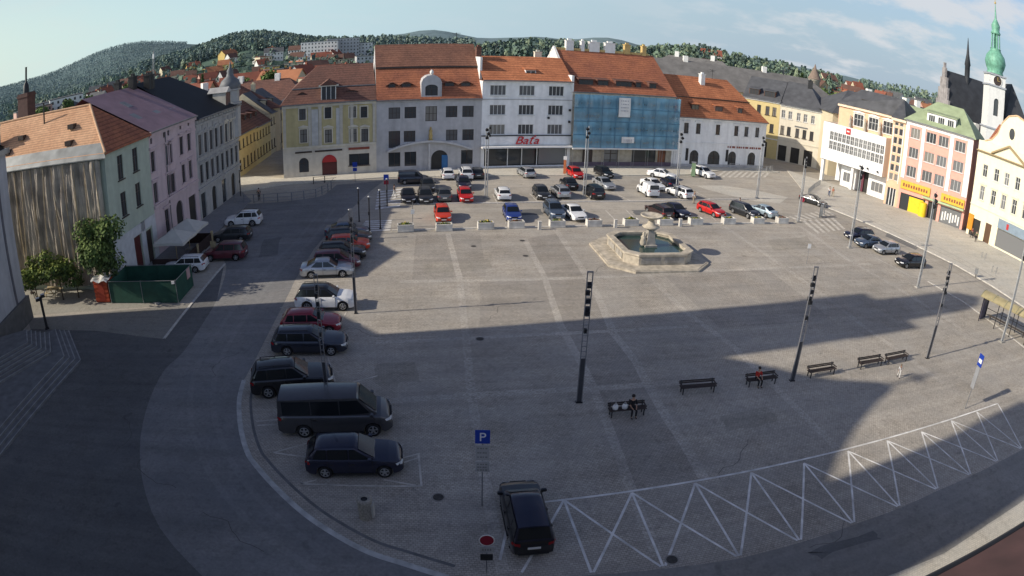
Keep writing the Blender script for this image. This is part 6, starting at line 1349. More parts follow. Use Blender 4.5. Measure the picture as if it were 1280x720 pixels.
# bus shelter
SHR = mat('yellowed_shelter_roof', (.42, .36, .2), .5, amt=.15, stain=.25, scale=1.5); SHP = mat('shelter_panel', (.06, .055, .09), .35, amt=.1)
o = thing('bus_shelter', 'bus shelter with curved yellowish roof and dark end panel at the right edge', 'bus shelter', (47.9, 46.6, .008), azrot(153.5)); LS = 9.0
rows = []
for j in range(2):
    rows.append([(-.3+j*(LS+.6), .9-2.6*i/10, 2.45+.55*math.sin(PI*(.08+.84*i/10))) for i in range(11)])
q = MB(); q.grid(rows, 0, True); q.grid([[(x, y, z-.06) for x, y, z in r] for r in rows[::-1]], 0, True); q.build('roof', SHR, o)
q = MB()
for k in range(7):
    x = -.3+(LS+.6)*k/6
    for i in range(10):
        a = (x, .9-2.6*i/10, 2.46+.55*math.sin(PI*(.08+.84*i/10))); b_ = (x, .9-2.6*(i+1)/10, 2.46+.55*math.sin(PI*(.08+.84*(i+1)/10))); q.tube(a, b_, .035, n=5)
q.build('roof_ribs', mat('shelter_rib', (.3, .3, .2), .5), o)
MB().box(-.1, .05, -.95, .75, .05, 2.5).build('end_panel', SHP, o)
for k in range(5):
    for y in (.7, -1.5):
        q = MB(); q.tube((.1+k*LS/4.2, y, 0), (.1+k*LS/4.2, y, 2.6), .05); q.build('post', DARKM, o)
q = MB(); q.box(.5, LS-.5, .4, .75, .44, .5)
for k in range(4): q.box(.8+k*2.4, .9+k*2.4, .45, .7, 0, .44)
q.build('bench_seat', WOODD, o)
q = MB(); q.box(.1, LS, .68, .72, 1.0, 1.06); q.box(.1, LS, .68, .72, .35, .41); q.build('rail', DARKM, o)
# railings
def fence(name, lab, pts, h, m, step=1.6, rails=(.98, .55, .15), bars=0):
    o = thing(name, lab, 'railing', (*pts[0], 0)); o0 = Vector((*pts[0], 0)); P = [Vector((*p, .1)) for p in pts]
    for a, b_ in zip(P, P[1:]):
        d = b_-a; n = max(1, round(d.length/step))
        for k in range(n):
            p = a.lerp(b_, k/n)-o0; q = MB(); q.box(p.x-.05, p.x+.05, p.y-.05, p.y+.05, 0, h+.12); q.build('post', m, o)
        q = MB()
        for r in rails: q.tube(a-o0+Vector((0, 0, h*r)), b_-o0+Vector((0, 0, h*r)), .025, n=6)
        if bars:
            nn = int(d.length/bars)
            for k in range(nn): p = a.lerp(b_, k/nn)-o0; q.tube(p+Vector((0, 0, h*.15)), p+Vector((0, 0, h*.97)), .012, n=4)
        q.build('rail', m, o)
    return o
fence('street_railing', 'grey railing along the pavement bend at the mouth of the side street', [(-36.72, 76.91), (-32.36, 77.15), (-28.6, 77.89), (-25.83, 79.77), (-25.06, 82.87), (-25.23, 86.71)], 1.05, mat('railing_grey', (.22, .23, .25), .5, .3))
fence('street_railing', 'pale railing in front of the arched white house near the far zebra crossing', [(38.57, 112.25), (42.49, 112.84), (46.44, 113.13), (48.46, 114.76)], 1.0, STEEL, bars=.3)
fence('street_railing', 'short grey railing at the pedestrian refuge by the right zebra crossing', [(42.64, 81.12), (44.43, 83.08), (46.07, 82.92)], 1.4, GALV)
fence('street_railing', 'thin railing before the baroque house doorway', [(-28.71, 87.78), (-25.71, 89.28)], .9, DARKM)
fence('street_railing', 'row of low grey rails at the pavement corner before the white modern block', [(47.78, 96.33), (51.62, 101.72), (55.17, 106.19)], .9, GALV, step=.9)
# site fence, chemical toilet, picnic table, parasols, lamp
GRN = mat('dark_green_fence_sheet', (.018, .072, .05), .7, amt=.2, stain=.15)
o = thing('site_fence', 'dark green sheeted site enclosure standing on the left pavement', 'fence', (-34.9, 43.45, .012), azrot(83.3))
for nm, b_ in (('panel', (0, 3.6, 0, .06, .05, 2.0)), ('panel', (3.62, 7.2, 0, .06, .05, 2.0)), ('panel', (0, 3.6, 3.9, 3.96, .05, 2.0)), ('panel', (3.62, 7.2, 3.9, 3.96, .05, 2.0)), ('panel', (7.21, 7.27, .02, 3.94, .05, 2.0)), ('panel', (-.06, -.005, .02, 3.94, .05, 2.0))): MB().box(*b_).build(nm, GRN, o)
for x, y in ((0, -.03), (3.61, -.03), (7.24, -.03), (0, 3.99), (3.61, 3.99), (7.24, 3.99)): q = MB(); q.tube((x, y, 0), (x, y, 2.1), .03); q.build('post', GALV, o)
q = MB(); q.tube((0, -.03, 2.03), (7.24, -.03, 2.03), .025); q.tube((7.26, 0, 2.03), (7.26, 3.9, 2.03), .025); q.tube((0, 3.99, 2.03), (7.24, 3.99, 2.03), .025); q.build('rail', GALV, o)
MB().box(6.85, 7.15, -.09, -.005, 1.75, 2.0).build('notice', SWH, o); q = MB(); q.box(7.28, 7.30, 2.6, 3.4, 1.1, 2.0); q.build('notice', mat('pinkish_notice', (.45, .3, .3), .6), o)
o = thing('site_cabin', 'orange red ribbed site cabin with a pale sheet on its roof beside the green fence', 'cabin', (*(-35.99, 43.54), .012), azrot(83)); OR = mat('orange_red_cabin', (.42, .07, .03), .55, amt=.12)
q = MB(); q.box(-.8, .8, -.1, 1.2, .05, 2.1)
for k in range(5): q.box(-.82, .82, -.14, -.101, .2+k*.4, .42+k*.4)
q.build('body', OR, o); q = MB(); q.grid([[(-.95+1.9*i/6, -.3+1.7*j/4, 2.2+.12*math.sin(i*1.7+j)) for i in range(7)] for j in range(5)], 0, False); q.grid([[(-.95+1.9*i/6, -.3-.05*j, 2.2+.12*math.sin(i*1.7)-.15*j) for i in range(7)] for j in range(2)], 0, False); q.build('roof_sheet', SWH, o)
MB().box(-.35, .35, -.16, -.141, .2, 1.9).build('door', mat('darker_cabin_door', (.3, .04, .02), .6), o)
WD = mat('pale_picnic_wood', (.42, .34, .2), .8, amt=.25, scale=3)
o = thing('picnic_table', 'pale wooden picnic table with benches in the shade of the trees by the church', 'table', (*(-43.87, 44.38), .012), azrot(88)); q = MB()
for k in range(4): q.box(-.95, .95, -.36+k*.18, -.2+k*.18, .72, .76)
q.build('table_top', WD, o)
for y in (-.78, .6):
    q = MB(); q.box(-.95, .95, y, y+.11, .42, .46); q.box(-.95, .95, y+.125, y+.23, .42, .46); q.build('seat', WD, o)
for x in (-.7, .7):
    q = MB(); q.tube((x, -.6, 0), (x, -.2, .72), .05); q.tube((x, .6, 0), (x, .2, .72), .05); q.box(x-.04, x+.04, -.75, .78, .36, .41); q.build('leg', WD, o)
PAR = mat('ecru_parasol_canvas', (.5, .49, .45), .8, amt=.06)
for (c, lab) in (((-33.3, 54.3), 'large square ecru cafe parasol, the nearer of the pair'), ((-33.7, 58.0), 'large square ecru cafe parasol, the farther of the pair')):
    o = thing('cafe_parasol', lab, 'parasol', (*c, .12), azrot(85), 'cafe parasols at the lavender house'); q = MB(); hw_ = 1.8
    cs = [(-hw_, -hw_), (hw_, -hw_), (hw_, hw_), (-hw_, hw_)]
    for i in range(4):
        a, b_ = cs[i], cs[(i+1) % 4]; m_ = ((a[0]+b_[0])/2, (a[1]+b_[1])/2)
        q.add([(*a, 2.35), (*m_, 2.42), (*b_, 2.35), (0, 0, 3.3)], [(0, 1, 3), (1, 2, 3)]); q.add([(*a, 2.35), (*m_, 2.42), (*b_, 2.35), (*b_, 2.1), (*m_, 2.17), (*a, 2.1)], [(0, 5, 4, 1), (1, 4, 3, 2)])
    q.build('canopy', PAR, o); q = MB(); q.tube((0, 0, 0), (0, 0, 3.35), .045); q.build('pole', WD, o); MB().box(-.4, .4, -.4, .4, 0, .12).build('base', CONC, o)
    q = MB()
    for cc in cs: q.tube((0, 0, 2.3), (cc[0]*.95, cc[1]*.95, 2.36), .02, n=5)
    q.build('ribs_frame', WD, o)
TERR = mat('dark_terrace_boards', (.035, .02, .018), .8, amt=.3, scale=2)
o = thing('terrace_screen', 'dark brown boarded screen round the cafe terrace under the parasols', 'screen', (-31.3, 52.0, .01), azrot(-5)); 
for b_ in ((0, 3.8, -.05, .05, 0, 1.15), (4.0, 8.2, -.05, .05, 0, 1.15)): MB().box(*b_).build('panel', TERR, o)
MB().box(-.05, .05, .06, 3.6, 0, 1.15).build('panel', TERR, o); MB().box(8.21, 8.3, .0, 3.6, 0, 1.15).build('panel', TERR, o)
for x in (-.1, 3.9, 8.3): MB().box(x-.12, x+.12, -.2, .03 if x > 8 or x < 3 else -.06, 0, 1.35).build('post', WD, o)
o = thing('terrace_menu', 'small wooden menu board post at the corner of the cafe terrace', 'board', (*(-29.65, 56.0), .01), azrot(100)); MB().box(-.35, .35, -.04, .04, .6, 1.6).build('board', WD, o); q = MB(); q.tube((0, .06, 0), (0, .06, 1.5), .04); q.build('post', WD, o)
p = (-38.93, 37.42)
o = thing('floodlight_post', 'black leaning floodlight post with white-topped lamps before the church corner', 'lamp post', (*p, .012), face_cam(p)); q = MB(); q.box(-.13, .13, -.1, .1, 0, 2.9); q.build('pole', PLASTIC, o); MB().box(-.22, .22, -.2, .2, 0, .06).build('base_plate', DARKM, o)
for x, z, m_ in ((-.3, 2.75, PLASTIC), (.25, 2.95, PLASTIC)):
    q = MB(); q.box(x-.22, x+.22, -.25, .12, z-.13, z+.13, 0); q.box(x-.2, x+.2, -.22, .1, z+.131, z+.15, 1); q.build('lamp_head', [PLASTIC, SWH], o)
q = MB(); q.tube((.05, 0, 2.6), (.9, 0, 3.6), .04); q.build('arm', GALV, o)
for (px, lab) in (((43.18, 81.68), 'grey ticket machine at the right zebra crossing, left of two'), ((57.34, 59.27), 'grey litter bin on a post by the right-hand kerb')):
    o = thing('ticket_machine' if 'ticket' in lab else 'litter_bin', lab, 'machine' if 'ticket' in lab else 'bin', (*px, .01), face_cam(px)); q = MB(); q.box(-.25, .25, -.2, .2, .1 if 'ticket' in lab else .5, 1.7 if 'ticket' in lab else 1.2); q.build('case', GALV, o); q = MB(); q.tube((0, 0, 0), (0, 0, .5), .06); q.build('post', DARKM, o); MB().box(-.15, .15, -.22, -.201, 1.1, 1.5 if 'ticket' in lab else 1.15).build('panel', SGR, o)
for (px, lab) in (((63.33, 61.48), 'grey double-hoop bicycle stand by the right-hand kerb'), ((66.39, 67.66), 'grey hoop stand on the right pavement near the pink house')):
    o = thing('bicycle_stand', lab, 'stand', (*px, .1), azrot(150))
    for dx in (-.35, .35):
        q = MB(); q.tube((dx, -.3, 0), (dx, -.3, .85), .03); q.tube((dx, .3, 0), (dx, .3, .85), .03); q.tube((dx, -.3, .85), (dx, .3, .85), .03); q.build('hoop', GALV, o)

# ================================================================ people
SKIN = mat('skin', (.42, .25, .17), .6, amt=.05); HAIRD = mat('dark_hair', (.02, .015, .012), .7, amt=.2); HAIRB = mat('light_brown_hair', (.16, .1, .05), .7, amt=.2)
def skin_mesh(name, verts, edges, radii, root, m, sub=1):
    me = bpy.data.meshes.new(name+'_s'); me.from_pydata(verts, edges, []); o = bpy.data.objects.new(name+'_tmp', me); COL.objects.link(o)
    md = o.modifiers.new('s', 'SKIN'); md.use_smooth_shade = True; md.branch_smoothing = .6
    if not me.skin_vertices: pass
    for i, r in enumerate(radii): me.skin_vertices[0].data[i].radius = (r, r) if not isinstance(r, tuple) else r; me.skin_vertices[0].data[i].use_root = (i == root)
    sb = o.modifiers.new('u', 'SUBSURF'); sb.levels = sub; sb.render_levels = sub
    out = bpy.data.meshes.new_from_object(o.evaluated_get(bpy.context.evaluated_depsgraph_get())); bpy.data.objects.remove(o); bpy.data.meshes.remove(me)
    out.name = name; out.materials.clear(); out.materials.append(m)
    return out
def person(label, pos, face_az, h, shirt, trousers, pose='stand', hair=HAIRD, group=None, z=.01, long_hair=False):
    """local frame: +x forward, +y left"""
    s = h/1.75; root = thing('person', label, 'person', (pos[0], pos[1], z), azrot(face_az), group)
    J = {'pel': (0, 0, .95), 'spine': (0, 0, 1.15), 'chest': (.0, 0, 1.36), 'neck': (.0, 0, 1.5), 'jaw': (.02, 0, 1.57), 'head': (.015, 0, 1.66), 'crown': (.0, 0, 1.735)}
    for sd, n in ((1, 'l'), (-1, 'r')):
        J['sh'+n] = (0, .18*sd, 1.43); J['hip'+n] = (0, .095*sd, .91)
        if pose == 'stand':
            J['el'+n] = (-.03, .24*sd, 1.14); J['wr'+n] = (.07, .25*sd, .89); J['kn'+n] = (.02, .1*sd, .5); J['an'+n] = (-.02, .1*sd, .08); J['toe'+n] = (.14, .12*sd, .04)
        elif pose == 'walk':
            J['el'+n] = (-.08*sd, .23*sd, 1.15); J['wr'+n] = (-.12*sd+.12, .24*sd, .92); J['kn'+n] = (.14*sd+.05, .09*sd, .5); J['an'+n] = (.26*sd-.04, .09*sd, .09+(.04 if sd < 0 else 0)); J['toe'+n] = (.26*sd+.12, .1*sd, .045)
        else:
            dz = -.42
            J['sh'+n] = (-.02, .18*sd, 1.43+dz); J['hip'+n] = (0, .1*sd, .93+dz); J['el'+n] = (.06, .23*sd, 1.17+dz); J['wr'+n] = (.3, .14*sd, 1.08+dz); J['kn'+n] = (.42, .13*sd, .5); J['an'+n] = (.40, .13*sd, .08); J['toe'+n] = (.56, .14*sd, .04)
    if pose == 'sit':
        for k in ('pel', 'spine', 'chest', 'neck', 'jaw', 'head', 'crown'): x, y, zz = J[k]; J[k] = (x-.02, y, zz-.42)
    R_ = dict(pel=.115, spine=.10, chest=.125, neck=.05, jaw=.075, head=.092, crown=.05, sh=.058, el=.042, wr=.027, hip=.085, kn=.055, an=.037, toe=.03)
    names = ['pel', 'spine', 'chest', 'neck', 'jaw', 'head', 'crown']; E_ = [('pel', 'spine'), ('spine', 'chest'), ('chest', 'neck'), ('neck', 'jaw'), ('jaw', 'head'), ('head', 'crown')]
    for n in 'lr': names += [k+n for k in ('sh', 'el', 'wr', 'hip', 'kn', 'an', 'toe')]; E_ += [('chest', 'sh'+n), ('sh'+n, 'el'+n), ('el'+n, 'wr'+n), ('pel', 'hip'+n), ('hip'+n, 'kn'+n), ('kn'+n, 'an'+n), ('an'+n, 'toe'+n)]
    V = [Vector(J[k])*s for k in names]; idx = {k: i for i, k in enumerate(names)}; ED = [(idx[a], idx[b]) for a, b in E_]; RR = [R_[k] if k in R_ else R_[k[:-1]] for k in names]; RR = [r*s for r in RR]
    for n in 'lr':      # hand: palm then five fingers
        sd = 1 if n == 'l' else -1; w = V[idx['wr'+n]]; d = (w-V[idx['el'+n]]).normalized(); side = Vector((1, 0, 0)) if abs(d.z) > .6 else Vector((0, -sd, 0)); curl = Vector((0, -sd*.6, 0)) if abs(d.z) > .6 else Vector((0, 0, -.6))
        pm = w+d*.07*s; V.append(pm); RR.append((.02*s, .036*s)); pi_ = len(V)-1; ED.append((idx['wr'+n], pi_))
        for k, (o_, ln) in enumerate(((-.028, .062), (-.009, .07), (.01, .067), (.028, .052))):
            a = pm+side*o_*s+d*.03*s; b_ = a+d*ln*.5*s+curl*.01*s; c = b_+d*ln*.45*s+curl*.03*s
            i0 = len(V); V += [a, b_, c]; RR += [.0095*s, .009*s, .007*s]; ED += [(pi_, i0), (i0, i0+1), (i0+1, i0+2)]
        a = w+side*-.035*s+d*.035*s; i0 = len(V); V += [a, a+(d*.6-side*.5).normalized()*.035*s]; RR += [.011*s, .009*s]; ED += [(idx['wr'+n], i0), (i0, i0+1)]
    body = link('body', skin_mesh('body', V, ED, RR, 0, SKIN), root)
    q = MB(); hd = Vector(J['head'])*s
    for sy in (-1, 1): q.lathe([(.001, -.012*s), (.011*s, 0), (.001, .012*s)], 8, 0, Matrix.Translation(hd+Vector((.082*s, sy*.032*s, -.005*s))), cap=False)
    q.add([hd+Vector((.115*s, 0, -.045*s)), hd+Vector((.08*s, .018*s, -.05*s)), hd+Vector((.08*s, -.018*s, -.05*s)), hd+Vector((.085*s, 0, .01*s))], [(0, 1, 3), (0, 3, 2), (0, 2, 1)], 1); q.build('face', [HAIRD, SKIN], root)
    q = MB(); q.lathe([(.108*s, -.03*s), (.112*s, .03*s), (.09*s, .085*s), (.04*s, .115*s), (.001, .12*s)], 14, 0, Matrix.Translation(hd+Vector((-.025*s, 0, .005*s))), cap=False)
    if long_hair: q.lathe([(.07*s, -.2*s), (.1*s, -.06*s), (.1*s, .0)], 12, 0, Matrix.Translation(hd+Vector((-.045*s, 0, 0))))
    q.build('hair', hair, root)
    def cloth(nm, ks, es, add, m, trim={}):
        v = []; r = []; ii = {}
        for k in ks: ii[k] = len(v); v.append(Vector(J[k])*s if k in J else trim[k]); r.append(((R_[k] if k in R_ else R_[k[:-1]]) if k in J else trim[k+'_r'])*s+add*s)
        link(nm, skin_mesh(nm, v, [(ii[a], ii[b]) for a, b in es], r, 0, m), root)
    tr = {}
    for n in 'lr': tr['fa'+n] = Vector(J['el'+n]).lerp(Vector(J['wr'+n]), .25)*s; tr['fa'+n+'_r'] = .042
    cloth('shirt', ['pel', 'spine', 'chest', 'shl', 'ell', 'fal', 'shr', 'elr', 'far'], [('pel', 'spine'), ('spine', 'chest'), ('chest', 'shl'), ('shl', 'ell'), ('ell', 'fal'), ('chest', 'shr'), ('shr', 'elr'), ('elr', 'far')], .018, shirt, tr)
    cloth('trousers', ['pel', 'hipl', 'knl', 'anl', 'hipr', 'knr', 'anr'], [('pel', 'hipl'), ('hipl', 'knl'), ('knl', 'anl'), ('pel', 'hipr'), ('hipr', 'knr'), ('knr', 'anr')], .016, trousers)
    for n in 'lr':
        a = Vector(J['an'+n])*s; t_ = Vector(J['toe'+n])*s; q = MB(); M = Matrix.Translation(((a+t_)/2).to_3d()*1) ; d = t_-a
        link('shoe', skin_mesh('shoe', [a+Vector((-.05*s, 0, -.03*s)), a+Vector((.03*s, 0, -.025*s)), t_+Vector((.03*s, 0, -.005*s))], [(0, 1), (1, 2)], [.04*s, .048*s, .036*s], 0, PLASTIC), root)
    return root
C_ = lambda n, c: mat('cloth_'+n, c, .9, amt=.15, scale=8)
WHC, RDC, BLC, DKC, JNC, BEC, ORC, GRC = C_('white', (.62, .62, .6)), C_('red', (.42, .03, .02)), C_('blue', (.06, .1, .22)), C_('black', (.018, .018, .02)), C_('denim', (.05, .08, .15)), C_('beige', (.4, .34, .24)), C_('coral', (.55, .2, .12)), C_('green', (.08, .16, .08))
(c0, a0), (c2, a2) = BENCH[0], BENCH[2]
def on_bench(c, ang, t): return (c.x+math.cos(ang)*t+math.sin(ang)*.02, c.y+math.sin(ang)*t)
sp = on_bench(c0, a0, .28); person('person in black sitting on the nearest bench beside white bags', sp, math.degrees(PI/2-(a0-PI/2)), 1.72, DKC, DKC, 'sit', z=.03)
sp = on_bench(c2, a2, -.35); person('person in a red top sitting on the bench left of the light stele', sp, math.degrees(PI/2-(a2-PI/2)), 1.7, RDC, DKC, 'sit', z=.03)
for t, lab in ((-.75, 'white carrier bag at the left end of the nearest bench'), (-.18, 'white carrier bag next to the person on the nearest bench')):
    p = on_bench(c0, a0, t); o = thing('carrier_bag', lab, 'bag', (*p, .485), a0, 'white bags on the bench'); q = MB()
    q.grid([[(math.cos(a)*.17*k, math.sin(a)*.12*k, z) for a in [2*PI*i/12 for i in range(12)]] for z, k in ((0, .9), (.1, 1.05), (.24, .95), (.32, .55))], 0, True, close=True); q.poly([(math.cos(2*PI*i/12)*.15, math.sin(2*PI*i/12)*.11, .0) for i in range(12)][::-1]); q.build('sack', SWH, o)
    q = MB(); q.tube((-.06, 0, .3), (-.03, 0, .42), .012, n=5); q.tube((-.03, 0, .42), (.03, 0, .42), .012, n=5); q.tube((.03, 0, .42), (.06, 0, .3), .012, n=5); q.build('handle', SWH, o)
person('small child in white standing in the sun in front of the right-hand benches', (28.46, 35.27), 200, 1.08, WHC, WHC, 'walk', HAIRB)
person('person in black and white crossing the far zebra crossing', (-15.31, 80.04), 80, 1.72, DKC, WHC, 'walk')
person('person in white standing behind a white estate car by the lamp mast', (23.95, 83.33), 170, 1.7, WHC, BEC, 'stand', HAIRB)
person('person in white beside the dark grey people carrier', (30.01, 81.55), 140, 1.72, WHC, JNC, 'stand')
person('person in white on the pavement corner before the white modern block', (51.91, 96.23), 200, 1.75, WHC, JNC, 'walk'); person('person in coral top on the pavement corner before the white modern block', (52.66, 96.23), 190, 1.72, ORC, BEC, 'walk', HAIRB, long_hair=True)
person('person in dark red walking past the cream house door', (72.89, 78.68), 300, 1.75, C_('wine', (.18, .03, .05)), DKC, 'walk', z=.12); person('person in green and black before the orange poster case', (72.05, 76.47), 250, 1.8, GRC, DKC, 'stand', z=.12)
person('person in white sitting by the picnic table at the church corner', (-46.45, 43.45), 90, 1.7, WHC, DKC, 'sit', HAIRD, z=.02)
person('dark clothed person standing by the railing at the side street', (-33.51, 78.23), 160, 1.7, DKC, DKC, 'stand', z=.02)

# ================================================================ trees, distant town
LD = mat('foliage_dark', (.045, .075, .024), .9, amt=.3, scale=.8); LM = mat('foliage_mid', (.085, .135, .036), .9, amt=.3, scale=.8); LL = mat('foliage_light', (.125, .18, .045), .9, amt=.25, scale=.8); LY = mat('foliage_yellow', (.19, .235, .045), .9, amt=.25, scale=.8)
BARK = mat('tree_bark', (.07, .055, .04), 1, amt=.3, scale=3)
def crown_mesh(rng, rx, rz, zc, n, size, lobes, mats, conifer=False):
    q = MB(); L_ = []
    if conifer:
        for k in range(lobes): t = (k+.5)/lobes; L_.append((0, 0, zc-rz+2*rz*t, rx*(1.05-t), rz/lobes*1.3))
    else:
        for k in range(lobes):
            a = k*2.4+rng.random(); rr = rx*.5*rng.uniform(.5, 1.1); hh = rng.uniform(-.55, .6); L_.append((rr*math.cos(a), rr*math.sin(a), zc+hh*rz, rx*rng.uniform(.42, .62), rz*rng.uniform(.35, .5)))
    for c in L_:
        w = n//len(L_)
        for _ in range(w):
            while True:
                p = Vector((rng.uniform(-1, 1), rng.uniform(-1, 1), rng.uniform(-1, 1)))
                if .05 < p.length < 1: break
            p *= (.75+.3*rng.random())/max(.6, p.length)*p.length**.5
            ce = Vector((c[0]+p.x*c[3], c[1]+p.y*c[3], c[2]+p.z*c[4])); n_ = (p.normalized()+Vector((rng.gauss(0, .5), rng.gauss(0, .5), rng.gauss(.2, .5)))).normalized()
            u = n_.orthogonal().normalized(); u.rotate(Matrix.Rotation(rng.random()*6.28, 3, n_)); v = n_.cross(u); s = size*rng.uniform(.6, 1.4)
            hgt = p.z+rng.gauss(0, .35); mi = 0 if hgt < -.15 else (1 if hgt < .45 else 2)
            q.add([ce-u*s, ce-u*s*.2-v*s*.7, ce+u*s*.9-v*s*.2, ce+u*s*.5+v*s*.7, ce-u*s*.5+v*s*.6], [(0, 1, 2, 3, 4)], mi)
    return q.mesh('crown', mats)
def trunk_mesh(rng, h, r, limbs=4):
    q = MB(); q.lathe([(r*1.5, 0), (r*1.1, h*.08), (r*.9, h*.4), (r*.55, h*.75), (r*.2, h)], 8)
    for k in range(limbs): a = k*2.2+rng.random(); z = h*(.4+.12*k); q.tube((0, 0, z), (math.cos(a)*h*.28, math.sin(a)*h*.28, z+h*.28), r*.45, r*.12, 5)
    return q.mesh('trunk', [BARK])
rng = random.Random(11)
def tree(name, label, pos, crown, trunk, s=1., group=None, z=0.):
    o = thing(name, label, 'tree', (*pos, z), rng.random()*6, group); o.scale = (s*rng.uniform(.92, 1.08), s*rng.uniform(.92, 1.08), s)
    link('trunk', trunk, o); link('crown', crown, o); return o
tree('leafy_tree', 'dense green tree standing behind the dark green site fence', (-36.35, 44.5), crown_mesh(rng, 3.1, 3.0, 4.5, 5200, .15, 12, [LD, LM, LL]), trunk_mesh(rng, 4.6, .12), 1.0)
sm = trunk_mesh(rng, 2.4, .07)
tree('young_tree', 'small yellow green tree beside the church wall, left of a pair', (-45.2, 43.0), crown_mesh(rng, 2.0, 1.8, 2.8, 1900, .13, 8, [LD, LL, LY]), sm, 1.0); tree('young_tree', 'small yellow green tree, right of the pair by the church wall', (-41.6, 43.5), crown_mesh(rng, 2.2, 1.8, 2.9, 2100, .13, 8, [LD, LL, LY]), sm, 1.05)
tree('shrub', 'thin grey green shrub left of the dense tree', (-39.9, 44.2), crown_mesh(rng, 1.2, 1.5, 2.2, 500, .13, 5, [LD, LM, LM]), sm, .9)
# individual trees behind the houses
CR = [crown_mesh(rng, 4.6, 4.4, 7.2, 700, .62, 8, [LD, LM, LL]), crown_mesh(rng, 4.0, 5.4, 8.0, 700, .6, 8, [LD, LM, LM]), crown_mesh(rng, 5.4, 4.0, 6.8, 760, .66, 9, [LD, LM, LL]), crown_mesh(rng, 2.6, 6.4, 8.2, 520, .5, 7, [LD, LD, LM], True), crown_mesh(rng, 4.6, 4.0, 6.6, 700, .62, 8, [LM, LL, LY])]
TK = trunk_mesh(rng, 8.5, .28)
kinds = (('broad_tree', 'broad round-crowned tree'), ('tall_tree', 'tall oval-crowned tree'), ('spreading_tree', 'wide spreading tree'), ('conifer', 'dark pointed conifer'), ('bright_tree', 'bright yellow green tree'))
def P_(azd, r): a = math.radians(azd); return (r*math.sin(a), r*math.cos(a))
def bz_(azd, r): return hill(azd, r)
spots = [(14.2, 330, 1, 1.2), (15.3, 345, 4, 1.2), (16.4, 325, 2, 1.2), (17.4, 350, 3, 1.3), (18.3, 335, 0, 1.3), (19.3, 340, 2, 1.2), (20.2, 330, 0, 1.3), (21.2, 345, 4, 1.35), (22.2, 325, 4, 1.3), (23.1, 350, 0, 1.4), (24.0, 330, 2, 1.3), (24.8, 345, 3, 1.4), (25.6, 330, 1, 1.2), (26.6, 345, 0, 1.25), (27.4, 320, 4, 1.2), (28.2, 340, 2, 1.2), (29.2, 330, 0, 1.15), (30.2, 345, 1, 1.1), (31.2, 320, 2, 1.1), (32.2, 340, 0, 1.1), (33.2, 325, 3, 1.1), (34.6, 340, 0, 1.1), (27.0, 205, 2, 1.1), (28.4, 212, 0, 1.1), (29.8, 208, 4, 1.05), (31.0, 216, 0, 1.0),
 (-20.6, 190, 0, .95), (-18.4, 210, 2, .9), (-21.8, 240, 1, 1.0), (-24.0, 260, 2, 1.0), (-26.3, 230, 0, .9), (-28.0, 280, 3, 1.0), (-30.0, 300, 2, 1.1), (-32.5, 270, 0, 1.0), (-35.0, 310, 1, 1.1), (-37.2, 280, 2, 1.0), (-39.0, 320, 0, 1.2), (-41.0, 300, 1, 1.1), (-43.4, 330, 2, 1.2), (-16.8, 260, 0, 1.0), (-15.0, 280, 1, 1.0)]
wh = lambda a: 'left' if a < 0 else 'right'
for a, r, k, s in spots:
    tree(kinds[k][0], kinds[k][1]+(' among the roofs beyond the left row of houses' if a < 0 else ' behind the dark roofs at the right'), P_(a, r), CR[k], TK, s, 'trees between the town roofs', bz_(a, r)-.3)
# far woods: masses nobody could count
def wood(name, label, azs, rs, n, seed, hmin=9, hmax=15, dens=26, haze=0., conif=.35):
    rg = random.Random(seed); q = MB()
    for _ in range(n):
        a = rg.uniform(*azs); r = rg.uniform(*rs)**1; x, y = P_(a, r); z = bz_(a, r); h = rg.uniform(hmin, hmax); w = h*rg.uniform(.22, .46); con = rg.random() < conif; pale = (not con) and rg.random() < .22
        if con: w *= .7
        for _k in range(dens):
            t = rg.random(); an = rg.random()*6.283; rad = w*((1-t)*1.0+.05 if con else math.sin(PI*min(1, .15+t*.85))**.6)*rg.uniform(.65, 1.05); c = Vector((x+rad*math.cos(an), y+rad*math.sin(an), z+h*(.12+.88*t)))
            n_ = Vector((math.cos(an), math.sin(an), rg.gauss(.4, .4))).normalized(); u = n_.orthogonal().normalized(); v = n_.cross(u); s = h*(.13 if dens < 22 else .082)*rg.uniform(.6, 1.5)
            mi = (2 if (con and rg.random() < .8) else (0 if t < .35 or rg.random() < .25 else 1)) if not pale else (1 if t < .3 else 3)
            q.add([c-u*s, c-v*s*.9, c+u*s, c+v*s*.8], [(0, 1, 2, 3)], mi)
    hz = lambda c: tuple(c[i]*(1-haze)+(.19, .25, .28)[i]*haze for i in range(3))  # air haze mixed into the leaf colours
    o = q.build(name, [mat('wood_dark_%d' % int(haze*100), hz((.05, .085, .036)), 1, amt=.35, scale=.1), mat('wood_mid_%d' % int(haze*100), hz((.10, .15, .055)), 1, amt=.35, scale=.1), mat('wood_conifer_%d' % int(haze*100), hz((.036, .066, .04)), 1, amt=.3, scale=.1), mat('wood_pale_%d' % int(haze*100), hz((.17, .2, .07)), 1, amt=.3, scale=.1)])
    o['kind'] = 'stuff'; return o
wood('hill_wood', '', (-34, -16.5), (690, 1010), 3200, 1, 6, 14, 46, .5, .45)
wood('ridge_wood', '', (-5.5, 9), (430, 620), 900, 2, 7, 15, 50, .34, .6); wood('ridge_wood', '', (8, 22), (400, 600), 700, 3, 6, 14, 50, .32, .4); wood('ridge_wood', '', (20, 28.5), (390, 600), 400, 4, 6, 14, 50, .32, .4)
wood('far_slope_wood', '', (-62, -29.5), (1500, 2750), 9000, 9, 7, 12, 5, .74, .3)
wood('slope_foot_wood', '', (-60, -31), (560, 1650), 1500, 12, 6, 12, 12, .55, .35)
